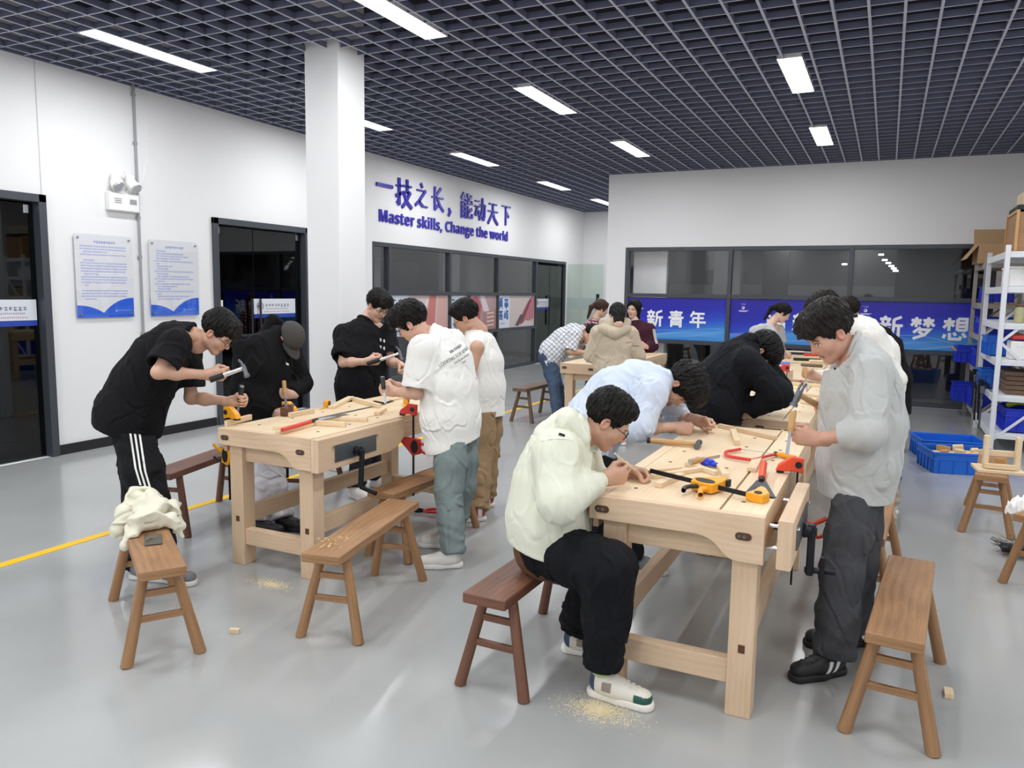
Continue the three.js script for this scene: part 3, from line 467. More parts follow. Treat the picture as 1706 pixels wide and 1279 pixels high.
// ---------------------------------------------------------------- workbenches
const TOP = 0.85;
function workbench(label, [x, z], len, { width = 0.71, vise = 'open', plain = false, group } = {}) {
  const o = thing('workbench', label, 'workbench', [x, 0, z], 0, group), w = width, lt = 0.1;
  const plank = (a, b) => part('top_plank', bx(b - a - 0.002, 0.05, len - 0.045, (a + b) / 2, TOP - 0.025, -0.042 - (len - 0.045) / 2, 0.003, 2), M.pineTop, o);
  plank(0, 0.06); plank(0.06, 0.53); plank(0.537, w);
  // end board with its ogee, near end; plain board at the far end
  const sh = new THREE.Shape(); const hL = 0.098, hR = plain ? 0.12 : 0.185;
  sh.moveTo(0, TOP); sh.lineTo(w, TOP); sh.lineTo(w, TOP - hR); sh.lineTo(w - 0.09, TOP - hR);
  if (!plain) { sh.bezierCurveTo(w - 0.17, TOP - hR, w - 0.15, TOP - hL - 0.01, w - 0.26, TOP - hL); } else sh.lineTo(w - 0.09, TOP - hR);
  sh.lineTo(0, TOP - (plain ? hR : hL)); sh.lineTo(0, TOP);
  const eb = grainUV(new THREE.ExtrudeGeometry(sh, { depth: 0.036, bevelEnabled: true, bevelThickness: 0.002, bevelSize: 0.002, bevelSegments: 1, curveSegments: 10 }), 0);
  const endBoard = part('end_board', [eb.translate(0, -0.002, -0.039)], M.pine, o);
  part('end_board', bx(w, 0.11, 0.04, w / 2, TOP - 0.055, -len + 0.02, 0.003), M.pine, o);
  const slot = (sx, sy) => { const s = new THREE.Shape(); s.absarc(sx - 0.016, sy, 0.015, Math.PI / 2, Math.PI * 1.5); s.absarc(sx + 0.016, sy, 0.015, -Math.PI / 2, Math.PI / 2);
    const b = part('bolt_slot', [new THREE.ExtrudeGeometry(s, { depth: 0.002, bevelEnabled: false, curveSegments: 8 }).translate(0, 0, 0)], M.hole, endBoard);
    part('bolt', [rod(V(sx + 0.004, sy, 0.001), V(sx + 0.004, sy, 0.005), 0.009, 0.008, 6), rod(V(sx - 0.016, sy, 0.001), V(sx - 0.016, sy, 0.004), 0.006)], M.plate, endBoard); void b; };
  slot(0.055, TOP - 0.055); slot(w - 0.075, TOP - (plain ? 0.06 : 0.085)); if (plain) slot(w * 0.55, TOP - 0.06);
  // side aprons, legs, stretchers
  for (const s of [0.012, w - 0.012]) part('side_rail', bx(0.024, 0.1, len - 0.09, s, TOP - 0.1, -len / 2, 0.003, 2), M.pine, o);
  const legX = [0.1, w - 0.07], legZ = [-0.09, -len + 0.12];
  for (const a of legX) for (const b of legZ) {
    const l = part('leg', bx(lt, TOP - 0.05, lt, a, (TOP - 0.05) / 2, b, 0.004, 1), M.pine, o);
    part('mortise_wedge', [bx(0.026, 0.034, 0.004, a + 0.004, 0.29, b + lt / 2, 0)], M.hole, l);
  }
  for (const b of legZ) { part('stretcher', bx(legX[1] - legX[0] - lt, 0.1, 0.055, (legX[0] + legX[1]) / 2, 0.18, b + 0.01, 0.003), M.pine, o); part('stretcher', bx(legX[1] - legX[0] - lt, 0.09, 0.04, (legX[0] + legX[1]) / 2, TOP - 0.16, b, 0.003), M.pine, o); }
  for (const a of legX) part('stretcher', bx(0.05, 0.1, legZ[0] - legZ[1] - lt, a, 0.3, (legZ[0] + legZ[1]) / 2, 0.003, 2), M.pine, o);
  // dog holes in rows
  for (const hx of [0.14, 0.42, 0.6]) for (let hz = -0.2; hz > -len + 0.1; hz -= 0.3) part('dog_hole', [new THREE.CylinderGeometry(0.0095, 0.0095, 0.002, 12).toNonIndexed().translate(hx, TOP + 0.0002, hz)], M.hole, o);
  if (vise) {
    const gap = vise === 'open' ? 0.05 : 0.004, x0 = w + gap, jz = vise === 'open' ? 0.0 : 0.0, jl = vise === 'open' ? 0.68 : 0.86, jh = 0.185;
    const js = new THREE.Shape(); js.moveTo(0, 0); js.lineTo(jl, 0); js.lineTo(jl, -jh * 0.45); js.bezierCurveTo(jl - 0.02, -jh * 0.95, jl - 0.12, -jh * 0.9, jl - 0.16, -jh); js.lineTo(0, -jh); js.lineTo(0, 0);
    const jg = grainUV(new THREE.ExtrudeGeometry(js, { depth: 0.05, bevelEnabled: true, bevelThickness: 0.003, bevelSize: 0.003, bevelSegments: 1 }), 0);
    const jaw = part('vise_jaw', [jg.rotateY(Math.PI / 2).translate(x0 + 0.003, TOP - 0.006, jz)], M.pine, o);
    part('vise_plate', bx(0.008, 0.1, 0.4, x0 + 0.06, TOP - 0.105, -0.34, 0.002), M.plate, jaw);
    part('vise_screw', [rod(V(w - 0.05, TOP - 0.12, -0.33), V(x0 + 0.12, TOP - 0.12, -0.33), 0.016), rod(V(x0 + 0.06, TOP - 0.12, -0.33), V(x0 + 0.1, TOP - 0.12, -0.33), 0.03)], M.iron, jaw);
    part('vise_handle', vise === 'open' ? [bx(0.03, 0.22, 0.04, x0 + 0.1, TOP - 0.2, -0.33, 0.008), rod(V(x0 + 0.08, TOP - 0.29, -0.33), V(x0 + 0.2, TOP - 0.28, -0.33), 0.013), rod(V(x0 + 0.15, TOP - 0.21, -0.28), V(x0 + 0.15, TOP - 0.34, -0.3), 0.01)]
      : [bar(V(x0 + 0.11, TOP - 0.11, -0.33), V(x0 + 0.12, TOP - 0.33, -0.3), 0.03, 0.022, 0.006, V(0, 0, 1)), rod(V(x0 + 0.12, TOP - 0.33, -0.3), V(x0 + 0.25, TOP - 0.345, -0.27), 0.013)], M.iron, jaw);
    part('guide_rod', [rod(V(w - 0.02, TOP - 0.06, -0.12), V(x0 + 0.07, TOP - 0.06, -0.12), 0.008), rod(V(w - 0.02, TOP - 0.15, -0.12), V(x0 + 0.02, TOP - 0.15, -0.12), 0.008), rod(V(w - 0.02, TOP - 0.06, -0.55), V(x0 + 0.07, TOP - 0.06, -0.55), 0.008)], M.bright, jaw);
  }
  return o;
}
workbench('pale pine workbench with open side vise in front of the seated man in cream jacket', [-1.08, -3.02], 2.1);
workbench('pale pine workbench with closed side vise between the black T-shirt and white T-shirt men', [-3.6, -3.38], 1.78, { vise: 'closed' });
workbench('pale pine workbench behind the grey sweater man, straight end board with three bolts', [-1.13, -5.48], 2.6, { plain: true, vise: null });
workbench('pale pine workbench with block under a red clamp, behind the second right workbench', [-1.15, -8.3], 2.0, { plain: true, vise: null });
workbench('pale pine workbench beyond the tool-covered one, last before the blue banners', [-1.2, -10.42], 2.2, { plain: true, vise: null });
workbench('pale pine workbench where the plaid-shirt person leans, far end of left row', [-3.5, -8.6], 2.3, { plain: true, vise: null });

// ---------------------------------------------------------------- long stools
function stoolProto(mat, label) {
  const o = thing('long_stool', label, 'stool', [0, 0, 0], 0, 'long wooden stools'), h = 0.455;
  part('seat', bx(0.2, 0.045, 1.02, 0, h - 0.0225, 0, 0.006, 2), mat, o);
  for (const sx of [-1, 1]) for (const sz of [-1, 1]) {
    const a = V(sx * 0.155, 0.001, sz * 0.43), b = V(sx * 0.062, h - 0.04, sz * 0.37);
    const g = new THREE.CylinderGeometry(0.023, 0.027, a.distanceTo(b), 8, 1); grainUV(g, 1); g.applyQuaternion(new THREE.Quaternion().setFromUnitVectors(UP, b.clone().sub(a).normalize())).translate(...a.clone().add(b).multiplyScalar(0.5).toArray());
    part('leg', [g], mat, o);
  }
  for (const sz of [-1, 1]) for (const [y, k] of [[0.2, 0.44], [0.31, 0.7]]) { const hx = 0.155 - 0.093 * (y / 0.415), zz = sz * (0.43 - 0.06 * (y / 0.415)); part('rung', bx(hx * 2, 0.03, 0.02, 0, y, zz, 0.004), mat, o); void k; }
  return o;
}
const oakStool = stoolProto(M.oak, 'brown long wooden stool in front of left workbench, seat with worn light patches');
const darkStool = stoolProto(M.dark, 'dark reddish long wooden stool under the seated man in cream jacket');
const greyStool = stoolProto(M.greyWood, 'dark grey-brown long wooden stool standing empty on the open floor beside the plaid-shirt person');
const turnOf = (dx, dz) => Math.atan2(dx, dz);
oakStool.position.set(-2.42, 0, -3.27); oakStool.rotation.y = turnOf(-0.2, -1);
darkStool.position.set(-1.4, 0, -3.2); darkStool.rotation.y = turnOf(0.02, -1);
greyStool.position.set(-4.18, 0, -9.45); greyStool.rotation.y = turnOf(0.04, -1);
copy(oakStool, [-3.23, 0, -2.58], turnOf(-0.665, -0.44), 'brown long wooden stool with cream cloth bundle on it');
copy(oakStool, [0.145, 0, -3.57], turnOf(0.08, -1), 'brown long wooden stool behind the grey sweater man, scuffed seat nearest the viewer');
copy(oakStool, [0.0, 0, -4.85], turnOf(0.06, -1), 'brown long wooden stool mostly hidden behind legs of the grey sweater man');
copy(oakStool, [0.8, 0, -6.8], turnOf(0.12, -1), 'brown long wooden stool carrying the small pine jig near the blue crates');
copy(oakStool, [1.085, 0, -5.63], turnOf(0.5, -0.85), 'brown long wooden stool carrying the white plastic bag at the frame edge');
copy(darkStool, [-4.44, 0, -4.02], turnOf(-0.25, -1), 'dark reddish long wooden stool behind the man in striped track trousers');
copy(oakStool, [-2.73, 0, -4.35], turnOf(0.02, -1), 'brown long wooden stool between left workbench and legs of white T-shirt man');
copy(darkStool, [-4.25, 0, -4.95], turnOf(-0.4, -1), 'dark long wooden stool glimpsed under the left workbench behind white trousers');
copy(greyStool, [-2.42, 0, -9.7], turnOf(0.05, -1), 'dark grey-brown long wooden stool beside the far left workbench behind the beige hoodie');

// ---------------------------------------------------------------- tools
function clamp(label, color, pos, basis, barLen = 0.5, slide = 0.22) {   // bar runs along local -y from the head; jaws reach along +x
  const o = thing('bar_clamp', label, 'clamp', pos);
  o.setRotationFromMatrix(basis);
  part('bar', bx(0.008, barLen, 0.02, 0, -barLen / 2 + 0.03, 0, 0.001), M.iron, o);
  const head = part('head', [extrude([[-0.02, 0.055], [0.03, 0.06], [0.085, 0.02], [0.095, -0.002], [0.06, -0.004], [0.02, 0.0], [-0.02, -0.01]], 0.03, 0.004).translate(0, 0, -0.015)], color, o);
  part('pad', bx(0.034, 0.014, 0.034, 0.08, -0.01, 0, 0.004), M.rubber, head);
  part('knob', [new THREE.CylinderGeometry(0.016, 0.016, 0.045, 14).rotateX(Math.PI / 2).translate(0.0, 0.028, 0)], M.rubber, head);
  const s = -slide, body = part('body', [extrude([[0.02, s + 0.05], [-0.045, s + 0.04], [-0.05, s - 0.05], [0.0, s - 0.065], [0.03, s - 0.03], [0.09, s + 0.03], [0.085, s + 0.045]], 0.034, 0.004).translate(0, 0, -0.017)], color, o);
  part('disc', [new THREE.CylinderGeometry(0.036, 0.036, 0.046, 18).rotateX(Math.PI / 2).scale(0.75, 1.25, 1).translate(-0.016, s - 0.005, 0)], M.rubber, body);
  part('pad', bx(0.034, 0.014, 0.034, 0.08, s + 0.055, 0, 0.004), M.rubber, body);
  part('grip', [tube([V(-0.045, s + 0.02, 0), V(-0.08, s + 0.012, 0), V(-0.12, s + 0.03, 0), V(-0.145, s + 0.045, 0)], 0.011, 12)], color, body);
  part('trigger', [tube([V(-0.045, s - 0.02, 0), V(-0.075, s - 0.045, 0), V(-0.11, s - 0.05, 0), V(-0.145, s - 0.035, 0)], 0.01, 12)], color === M.amber ? M.blackPlastic : color, body);
  return o;
}
const Basis = (x, y) => { const X = x.clone().normalize(), Z = X.clone().cross(y).normalize(), Y = Z.clone().cross(X); return new THREE.Matrix4().makeBasis(X, Y, Z); };
clamp('amber and black bar clamp gripping a strip to the near left bench corner', M.amber, [-3.635, TOP + 0.05, -3.5], Basis(V(1, 0, 0.1), UP), 0.56, 0.24);
clamp('amber bar clamp under the fist of the capped man', M.amber, [-3.64, TOP + 0.018, -4.02], Basis(V(1, 0, 0.1), UP), 0.5, 0.2);
clamp('red bar clamp hanging on the right side of left workbench', M.red, [-2.835, TOP + 0.018, -4.36], Basis(V(-1, 0, 0.15), UP), 0.6, 0.22);
clamp('orange bar clamp hanging on the workbench edge before the grey sweater man', M.orange, [-0.335, TOP + 0.018, -3.87], Basis(V(-1, 0, 0.2), UP), 0.6, 0.27);
clamp('red bar clamp holding a block on the farthest tool-covered workbench', M.red, [-0.86, TOP + 0.1, -8.12], Basis(V(-1, 0, 0.1), UP), 0.3, 0.14);
{ // lying clamp: bar along the bench top
  const a = level(1032, 823, TOP + 0.02), b = level(1252, 826, TOP + 0.02), o = clamp('amber bar clamp lying flat on the right workbench end', M.amber, [b.x, TOP + 0.022, b.z], Basis(V(0.28, 0.05, -0.95), b.clone().sub(a)), 0.52, 0.2); void o;
}
const bench = (px, py, h = TOP) => level(px, py, h);
function stripOf(label, A, B, w, h, mat = M.strip, group, lift = 0, name = 'wood_strip') {
  const a = bench(...A), b = bench(...B); a.y = b.y = TOP + h / 2 + lift + 0.0005;
  const c = a.clone().add(b).multiplyScalar(0.5), o = solo(name, bar(a.sub(c), b.sub(c), w, h, 0.002), mat, label, 'wood strip', group); o.position.copy(c); return o;
}
const loose = [
  ['pale wood strip along the far end of right workbench', [1198, 712], [1292, 733], 0.03, 0.025, M.pine], ['small upright pale block beside far strip on right workbench', [1221, 722], [1228, 742], 0.035, 0.03],
  ['short thick pale strip lying nearest the clamp on right workbench', [1096, 812], [1135, 795], 0.035, 0.022], ['long pale strip ending at the seated man\'s hands', [1086, 797], [1170, 784], 0.03, 0.02],
  ['thin pale strip behind the crossed strips on right workbench', [1082, 786], [1135, 781], 0.02, 0.012], ['pale strip slanting under the blue rag', [1144, 776], [1193, 792], 0.028, 0.022], ['short pale strip right of the blue rag', [1196, 776], [1208, 796], 0.03, 0.022],
  ['small pale block beside the scraper handle', [1252, 786], [1262, 766], 0.045, 0.02],
  ['pale strip clamped on the near left bench corner', [376, 710], [418, 699], 0.02, 0.035], ['long pale strip beside the red-handled saw', [457, 716], [570, 699], 0.03, 0.02], ['pale strip parallel to the vise on left workbench', [462, 724], [522, 708], 0.03, 0.022],
  ['pale knotted strip crossing near the left vise', [524, 708], [576, 711], 0.028, 0.03], ['short pale strip beyond the knotted strip', [560, 700], [612, 702], 0.03, 0.022], ['pale strip leaning from saw toward far left bench end', [552, 681], [585, 664], 0.05, 0.02],
  ['wide pale board at the far end of left workbench', [590, 668], [632, 680], 0.035, 0.03], ['pale strip beside the small router block', [482, 695], [522, 688], 0.025, 0.03], ['pale block under the red clamp on left workbench', [628, 692], [640, 684], 0.04, 0.025], ['thin wood shaving strip far right on left workbench', [650, 668], [690, 660], 0.02, 0.012],
];
for (const [l, a, b, w, h, m] of loose) stripOf(l, a, b, w, h, m);
function hammer(label, a, b, { wood = true, claw = true, headDir = V(0, 0, 1), handle } = {}) { // handle from a (butt) to b (head)
  const o = thing('hammer', label, 'hammer', a.toArray()), d = b.clone().sub(a), n = d.clone().normalize(), s = headDir.clone().addScaledVector(n, -headDir.dot(n)).normalize();
  const P = (t, k = 0) => d.clone().multiplyScalar(t).addScaledVector(s, k);
  part('handle', [rod(P(0), P(0.25), 0.015, 0.017), rod(P(0.25), P(0.7), 0.017, 0.013), rod(P(0.7), P(0.98), 0.013, 0.012)], handle ?? (wood ? M.handleWood : M.bright), o);
  part('grip', [rod(P(-0.01), P(wood ? 0.06 : 0.4), 0.0175, 0.0175)], M.rubber, o);
  const h = [rod(P(1, 0.005), P(1, 0.045), 0.015, 0.013), rod(P(1, 0.045), P(1, 0.06), 0.018, 0.018), rod(P(1, -0.02), P(1, 0.006), 0.014, 0.016)];
  if (claw) for (const k of [-1, 1]) { const side = n.clone().cross(s).multiplyScalar(k * 0.009); h.push(tube([P(1, -0.01).add(side), P(0.995, -0.035).add(side), P(0.95, -0.058).add(side)], 0.007, 8, 6)); }
  else h.push(rod(P(1, -0.06), P(1, -0.02), 0.018, 0.016));
  part('head', h, M.plate, o); return o;
}
{
  const a = bench(1079, 733, TOP + 0.02), b = bench(1163, 740, TOP + 0.02);
  hammer('wooden-handled club hammer lying on the right workbench', a, b, { claw: false, headDir: V(0.2, 0, 1) });
}
{ // coping saw with red frame
  const P = (x, y) => bench(x, y, TOP + 0.016), o = thing('coping_saw', 'red-framed coping saw lying on the right workbench', 'saw', P(1250, 762).toArray()), L = (x, y) => P(x, y).sub(o.position);
  part('frame', [tube([L(1233, 748), L(1222, 750), L(1211, 752), L(1209, 756), L(1215, 760), L(1232, 763), L(1252, 766)], 0.009, 40), tube([L(1252, 766), L(1262, 764), L(1280, 759), L(1293, 756)], 0.008, 12)], M.red, o);
  part('blade', [rod(L(1233, 748), L(1293, 756), 0.0022)], M.steel, o);
  part('handle', [rod(L(1293, 756), L(1304, 758), 0.01, 0.015), rod(L(1304, 758), L(1325, 763), 0.015, 0.013)], M.amber, o);
  part('nut', [rod(L(1291, 755.5), L(1295, 756.5), 0.013)], M.iron, o);
}
{ // wide scraper
  const a = bench(1272, 772, TOP + 0.045), b = bench(1269, 797, TOP + 0.025), c = bench(1266, 826, TOP + 0.004), o = thing('wide_scraper', 'broad black scraper blade with an orange handle on right workbench', 'scraper', b.toArray());
  const L = (v) => v.clone().sub(b), s = V(1, 0, 0.05).normalize();
  part('handle', [rod(L(a), L(b), 0.018, 0.016, 14), ball(...L(a).toArray(), 0.018)], M.orange, o);
  part('collar', [rod(L(b), L(b).lerp(L(c), 0.18), 0.014, 0.014)], M.rubber, o);
  const q = (v, k) => L(v).addScaledVector(s, k), p = [q(b.clone().lerp(c, 0.15), -0.02), q(b.clone().lerp(c, 0.15), 0.02), q(c, 0.065), q(c, -0.065)], t = V(0, 0.003, 0);
  const tri = (...v) => v.flatMap((u) => u.toArray()), quad = (A, B, C, D) => [...tri(A, B, C), ...tri(A, C, D)], up = p.map((v) => v.clone().add(t));
  const g = new THREE.BufferGeometry(); g.setAttribute('position', new THREE.BufferAttribute(new Float32Array([...quad(up[3], up[2], up[1], up[0]), ...quad(p[0], p[1], p[2], p[3]), ...[0, 1, 2, 3].flatMap((i) => quad(p[i], up[i], up[(i + 1) % 4], p[(i + 1) % 4]))]), 3)); g.computeVertexNormals();
  part('blade', [g], M.iron, o);
}
{ // blue rag or glove, and a chisel across it
  const c = bench(1175, 770, TOP + 0.02), geos = [];
  for (let i = 0; i < 7; i++) geos.push(ball(rr(-0.05, 0.05), rr(-0.006, 0.01), rr(-0.02, 0.02), rr(0.014, 0.024), 1.6, 0.7, 1, 12));
  const o = solo('rag', geos, M.blue, 'crumpled bright blue rag on the right workbench', 'rag'); o.position.copy(c);
}
function chisel(label, top, tip, mat = M.blackPlastic, cap = true) {
  const o = thing('chisel', label, 'chisel', tip.toArray()), d = top.clone().sub(tip), P = (t) => d.clone().multiplyScalar(t);
  part('handle', [rod(P(0.52), P(0.6), 0.01, 0.014, 12), rod(P(0.6), P(0.95), 0.0145, 0.0155, 12), rod(P(0.95), P(1), 0.0155, 0.013, 12)], mat, o);
  if (cap) part('cap', [rod(P(0.985), P(1.01), 0.014, 0.014, 12)], M.steel, o);
  part('blade', [bar(P(0.0), P(0.42), 0.016, 0.004, 0.001, TW), rod(P(0.42), P(0.54), 0.005, 0.008)], M.steel, o); return o;
}
chisel('chisel lying across the blue rag', bench(1150, 769, TOP + 0.035), bench(1199, 760, TOP + 0.035), M.handleWood);
{ // hand saw with red handle on the left bench; ruler beside it
  const a = bench(470, 716, TOP + 0.03), b = bench(528, 699, TOP + 0.03), c = bench(578, 690, TOP + 0.025), o = thing('hand_saw', 'flat hand saw with a red handle on left workbench', 'saw', b.toArray()), L = (v) => v.clone().sub(b);
  part('handle', [rod(L(a), L(b).lerp(L(a), 0.2), 0.011, 0.013)], M.red, o); part('ferrule', [rod(L(b).lerp(L(a), 0.2), L(b), 0.013, 0.011)], M.rubber, o);
  part('blade', [bar(L(b), L(c), 0.05, 0.0015, 0)], M.bright, o);
  const r0 = bench(528, 697, TOP + 0.002), r1 = bench(640, 673, TOP + 0.002), r = solo('steel_ruler', bar(V(0, 0, 0), r1.clone().sub(r0), 0.028, 0.003, 0), M.plate, 'long dark steel ruler lying along the left workbench', 'ruler'); r.position.copy(r0);
  const sq = thing('try_square', 'small black try square near the far end of left workbench', 'square', bench(640, 672, TOP + 0.003).toArray());
  part('blade', [bar(V(0, 0.003, 0), V(-0.02, 0.003, -0.14), 0.025, 0.003, 0), bar(V(0, 0.004, 0), V(-0.12, 0.004, -0.04), 0.02, 0.006, 0)], M.iron, sq);
}
function tape(label, px, py) {
  const o = thing('tape_measure', label, 'tape measure', bench(px, py, TOP).toArray(), rr(0, 3));
  part('case', bx(0.07, 0.05, 0.035, 0, 0.025, 0, 0.012), M.amber, o); part('side', [new THREE.CylinderGeometry(0.02, 0.02, 0.038, 14).rotateX(Math.PI / 2).translate(0, 0.026, 0)], M.blackPlastic, o);
  part('tongue', bx(0.1, 0.003, 0.014, -0.08, 0.004, 0.006, 0), M.yellow, o); return o;
}
tape('yellow tape measure near the middle of left workbench', 545, 678); tape('yellow tape measure beside the white T-shirt man\'s hands', 677, 673);
{
  const o = thing('router_plane', 'small brown wooden plane block under the amber clamp', 'plane', bench(478, 692, TOP).toArray(), 0.2);
  part('block', bx(0.05, 0.06, 0.09, 0, 0.03, 0, 0.006), M.dark, o); part('iron', bx(0.02, 0.05, 0.004, 0, 0.075, 0.01, 0.001), M.steel, o); part('wedge', bx(0.03, 0.02, 0.04, 0.02, 0.065, -0.02, 0.004), M.greyWood, o);
}
{ // pliers under the stool
  const c = level(705, 851, 0.02), o = thing('clamp_pliers', 'red-handled spring clamp lying on the floor under left stools', 'clamp', c.toArray(), 0.3);
  part('handle', [tube([V(0, 0, 0), V(0.06, 0.0, 0.02), V(0.13, 0, 0.012)], 0.011, 10), tube([V(0, 0, 0), V(0.06, 0.012, -0.02), V(0.13, 0.012, -0.03)], 0.011, 10)], M.red, o);
  part('jaw', [tube([V(0, 0, 0), V(-0.04, 0, 0.02), V(-0.08, 0, 0.006)], 0.01, 8), tube([V(0, 0.008, 0), V(-0.04, 0.008, -0.02), V(-0.08, 0.008, -0.006)], 0.01, 8)], M.iron, o);
}
// scraps and sawdust on the floor
for (const [px, py, s, l] of [[391, 1054, 0.035, 'small yellowish wood scrap on the floor before left stools'], [1580, 1158, 0.05, 'small pale wood offcut on the floor by the right stool']]) { const o = solo('wood_scrap', bx(s * 1.4, 0.022, s * 0.7, 0, 0.0115, 0, 0.002), M.strip, l, 'wood scrap'); o.position.copy(level(px, py)); o.rotation.y = rr(0, 3); }
function dust(label, px, py, rx, rz, count, size = 1) {
  const c = level(px, py), geo = new THREE.TetrahedronGeometry(0.0022 * size), im = new THREE.InstancedMesh(geo, M.sawdust, count), m = new THREE.Matrix4(), q = new THREE.Quaternion(), e = new THREE.Euler();
  im.name = numbered('sawdust'); Object.assign(im.userData, { label, category: 'sawdust', kind: 'stuff' });
  for (let i = 0; i < count; i++) { const a = rr(0, 6.283), r = Math.abs(rnd() + rnd() + rnd() - 1.5) * 0.9; e.set(rr(0, 6), rr(0, 6), rr(0, 6)); q.setFromEuler(e); const k = rr(0.6, 1.9); m.compose(V(c.x + rx * r * Math.cos(a), 0.0012, c.z + rz * r * Math.sin(a)), q, V(k, k * 0.5, k)); im.setMatrixAt(i, m); }
  im.receiveShadow = im.castShadow = true; scene.add(im);
}
dust('pale sawdust scattered on the floor by the seated man\'s shoe', 1000, 1182, 0.2, 0.13, 4200); dust('faint pale sawdust on the floor before left workbench', 452, 973, 0.2, 0.08, 1800);
for (let i = 0; i < 5; i++) void 0;
{ // curls of shaving on two stools and benches
  const g = []; for (let i = 0; i < 26; i++) { const t = new THREE.TorusGeometry(0.006, 0.0018, 4, 8, 4.5).rotateX(rr(0, 6)).rotateY(rr(0, 6)).toNonIndexed(); const p = level(rr(530, 580), rr(895, 912), 0.458); g.push(t.translate(p.x, 0.459, p.z)); }
  const o = solo('shavings', g, M.chip, 'few wood shavings on the seat of near left stool', 'shavings'); o.userData.kind = 'stuff';
}

// ---------------------------------------------------------------- storage racks along the right side
const RX0 = 1.12, bundleBones = [];
function rack(label, z0, z1, h, mat, levels, depth = 0.62) {
  const o = thing('storage_rack', label, 'rack', [RX0, 0, z0]), L = z0 - z1;
  for (const x of [0.025, depth - 0.025]) for (const z of [-0.03, -L + 0.03]) part('post', bx(0.05, h, 0.055, x, h / 2, z, 0.004), mat, o);
  for (const z of [-0.03, -L + 0.03]) { let k = 0; for (let y = 0.12; y + 0.55 < h; y += 0.55, k++) part('brace', [bar(V(k % 2 ? depth - 0.03 : 0.03, y, z), V(k % 2 ? 0.03 : depth - 0.03, y + 0.55, z), 0.03, 0.012, 0.002, V(0, 0, 1))], mat, o); }
  for (const y of levels) { part('shelf', bx(depth - 0.02, 0.025, L - 0.06, depth / 2, y, -L / 2, 0.003), mat === M.rackGrey ? M.card : mat, o); for (const x of [0.012, depth - 0.012]) part('beam', bx(0.022, 0.07, L - 0.06, x, y - 0.03, -L / 2, 0.003), mat, o); for (const z of [-0.03, -L + 0.03]) part('beam', bx(depth - 0.05, 0.05, 0.022, depth / 2, y - 0.03, z, 0.003), mat, o); }
  return o;
}
rack('white steel storage rack nearest the viewer on the right side', -10.0, -11.75, 2.28, M.rackWhite, [0.2, 0.62, 1.02, 1.42, 1.82, 2.2]);
rack('grey-brown storage rack beyond the white one against the blue banner', -11.95, -13.35, 2.25, M.rackGrey, [0.2, 0.75, 1.2, 1.62, 2.15]);
function bin(label, x, y, z, w, h, d, mat, group, turn = 0) {   // open crate with a rim and ribs
  const o = thing('plastic_crate', label, 'crate', [x, y, z], turn, group), t = 0.012, S = 0.94;
  part('base', bx(w * S, t, d * S, 0, t / 2, 0, 0.002), mat, o);
  part('wall', [bx(w, h, t, 0, h / 2, d / 2 - t / 2, 0.003), bx(w, h, t, 0, h / 2, -d / 2 + t / 2, 0.003), bx(t, h, d, w / 2 - t / 2, h / 2, 0, 0.003), bx(t, h, d, -w / 2 + t / 2, h / 2, 0, 0.003)], mat, o);
  part('rim', [bx(w + 0.024, 0.018, 0.022, 0, h, d / 2, 0.004), bx(w + 0.024, 0.018, 0.022, 0, h, -d / 2, 0.004), bx(0.022, 0.018, d + 0.024, w / 2, h, 0, 0.004), bx(0.022, 0.018, d + 0.024, -w / 2, h, 0, 0.004), bx(w + 0.012, 0.012, 0.016, 0, h * 0.7, d / 2, 0.003), bx(w + 0.012, 0.012, 0.016, 0, h * 0.7, -d / 2, 0.003), bx(0.016, 0.012, d + 0.012, -w / 2, h * 0.7, 0, 0.003)], mat, o);
  const ribs = []; for (let k = -2; k <= 2; k++) ribs.push(bx(0.01, h * 0.7, 0.012, k * w / 5, h * 0.35, d / 2 + 0.004, 0.002), bx(0.012, h * 0.7, 0.01, -w / 2 - 0.004, h * 0.35, k * d / 5, 0.002)); part('rib', ribs, mat, o);
  return o;
}
bin('flat blue crate on the floor holding small wood blocks', 0.74, 0, -8.75, 0.62, 0.2, 0.5, M.crate, null, 0.25);
bin('flat blue crate on the floor behind the crate of wood blocks', 0.68, 0, -9.42, 0.62, 0.2, 0.5, M.crate, null, 0.2);
for (let i = 0; i < 9; i++) { const o = solo('wood_block', bx(rr(0.06, 0.1), 0.05, rr(0.04, 0.07), 0, 0.025, 0, 0.003), i % 3 ? M.strip : M.handleWood, `${i % 3 ? 'pale' : 'brown'} wood block in the blue floor crate, ${['front', 'middle', 'back'][2 - Math.floor(i / 3)]} row ${['left', 'centre', 'right'][i % 3]}`, 'wood block', 'wood blocks in the blue crate'); o.position.set(0.74 + ((i % 3) - 1) * 0.15 + rr(-0.02, 0.02), 0.155 + (i % 2) * 0.02, -8.75 + (Math.floor(i / 3) - 1) * 0.13); o.rotation.set(rr(-0.2, 0.2), rr(-0.5, 0.5), rr(-0.2, 0.2)); }
{ const o = solo('wood_board', bx(0.5, 0.02, 0.4, 0, 0.01, 0, 0.003), M.strip, 'pale board under the wood blocks on the blue floor crate', 'board'); o.position.set(0.76, 0.13, -8.73); o.rotation.set(0.05, 0.25, 0.03); }
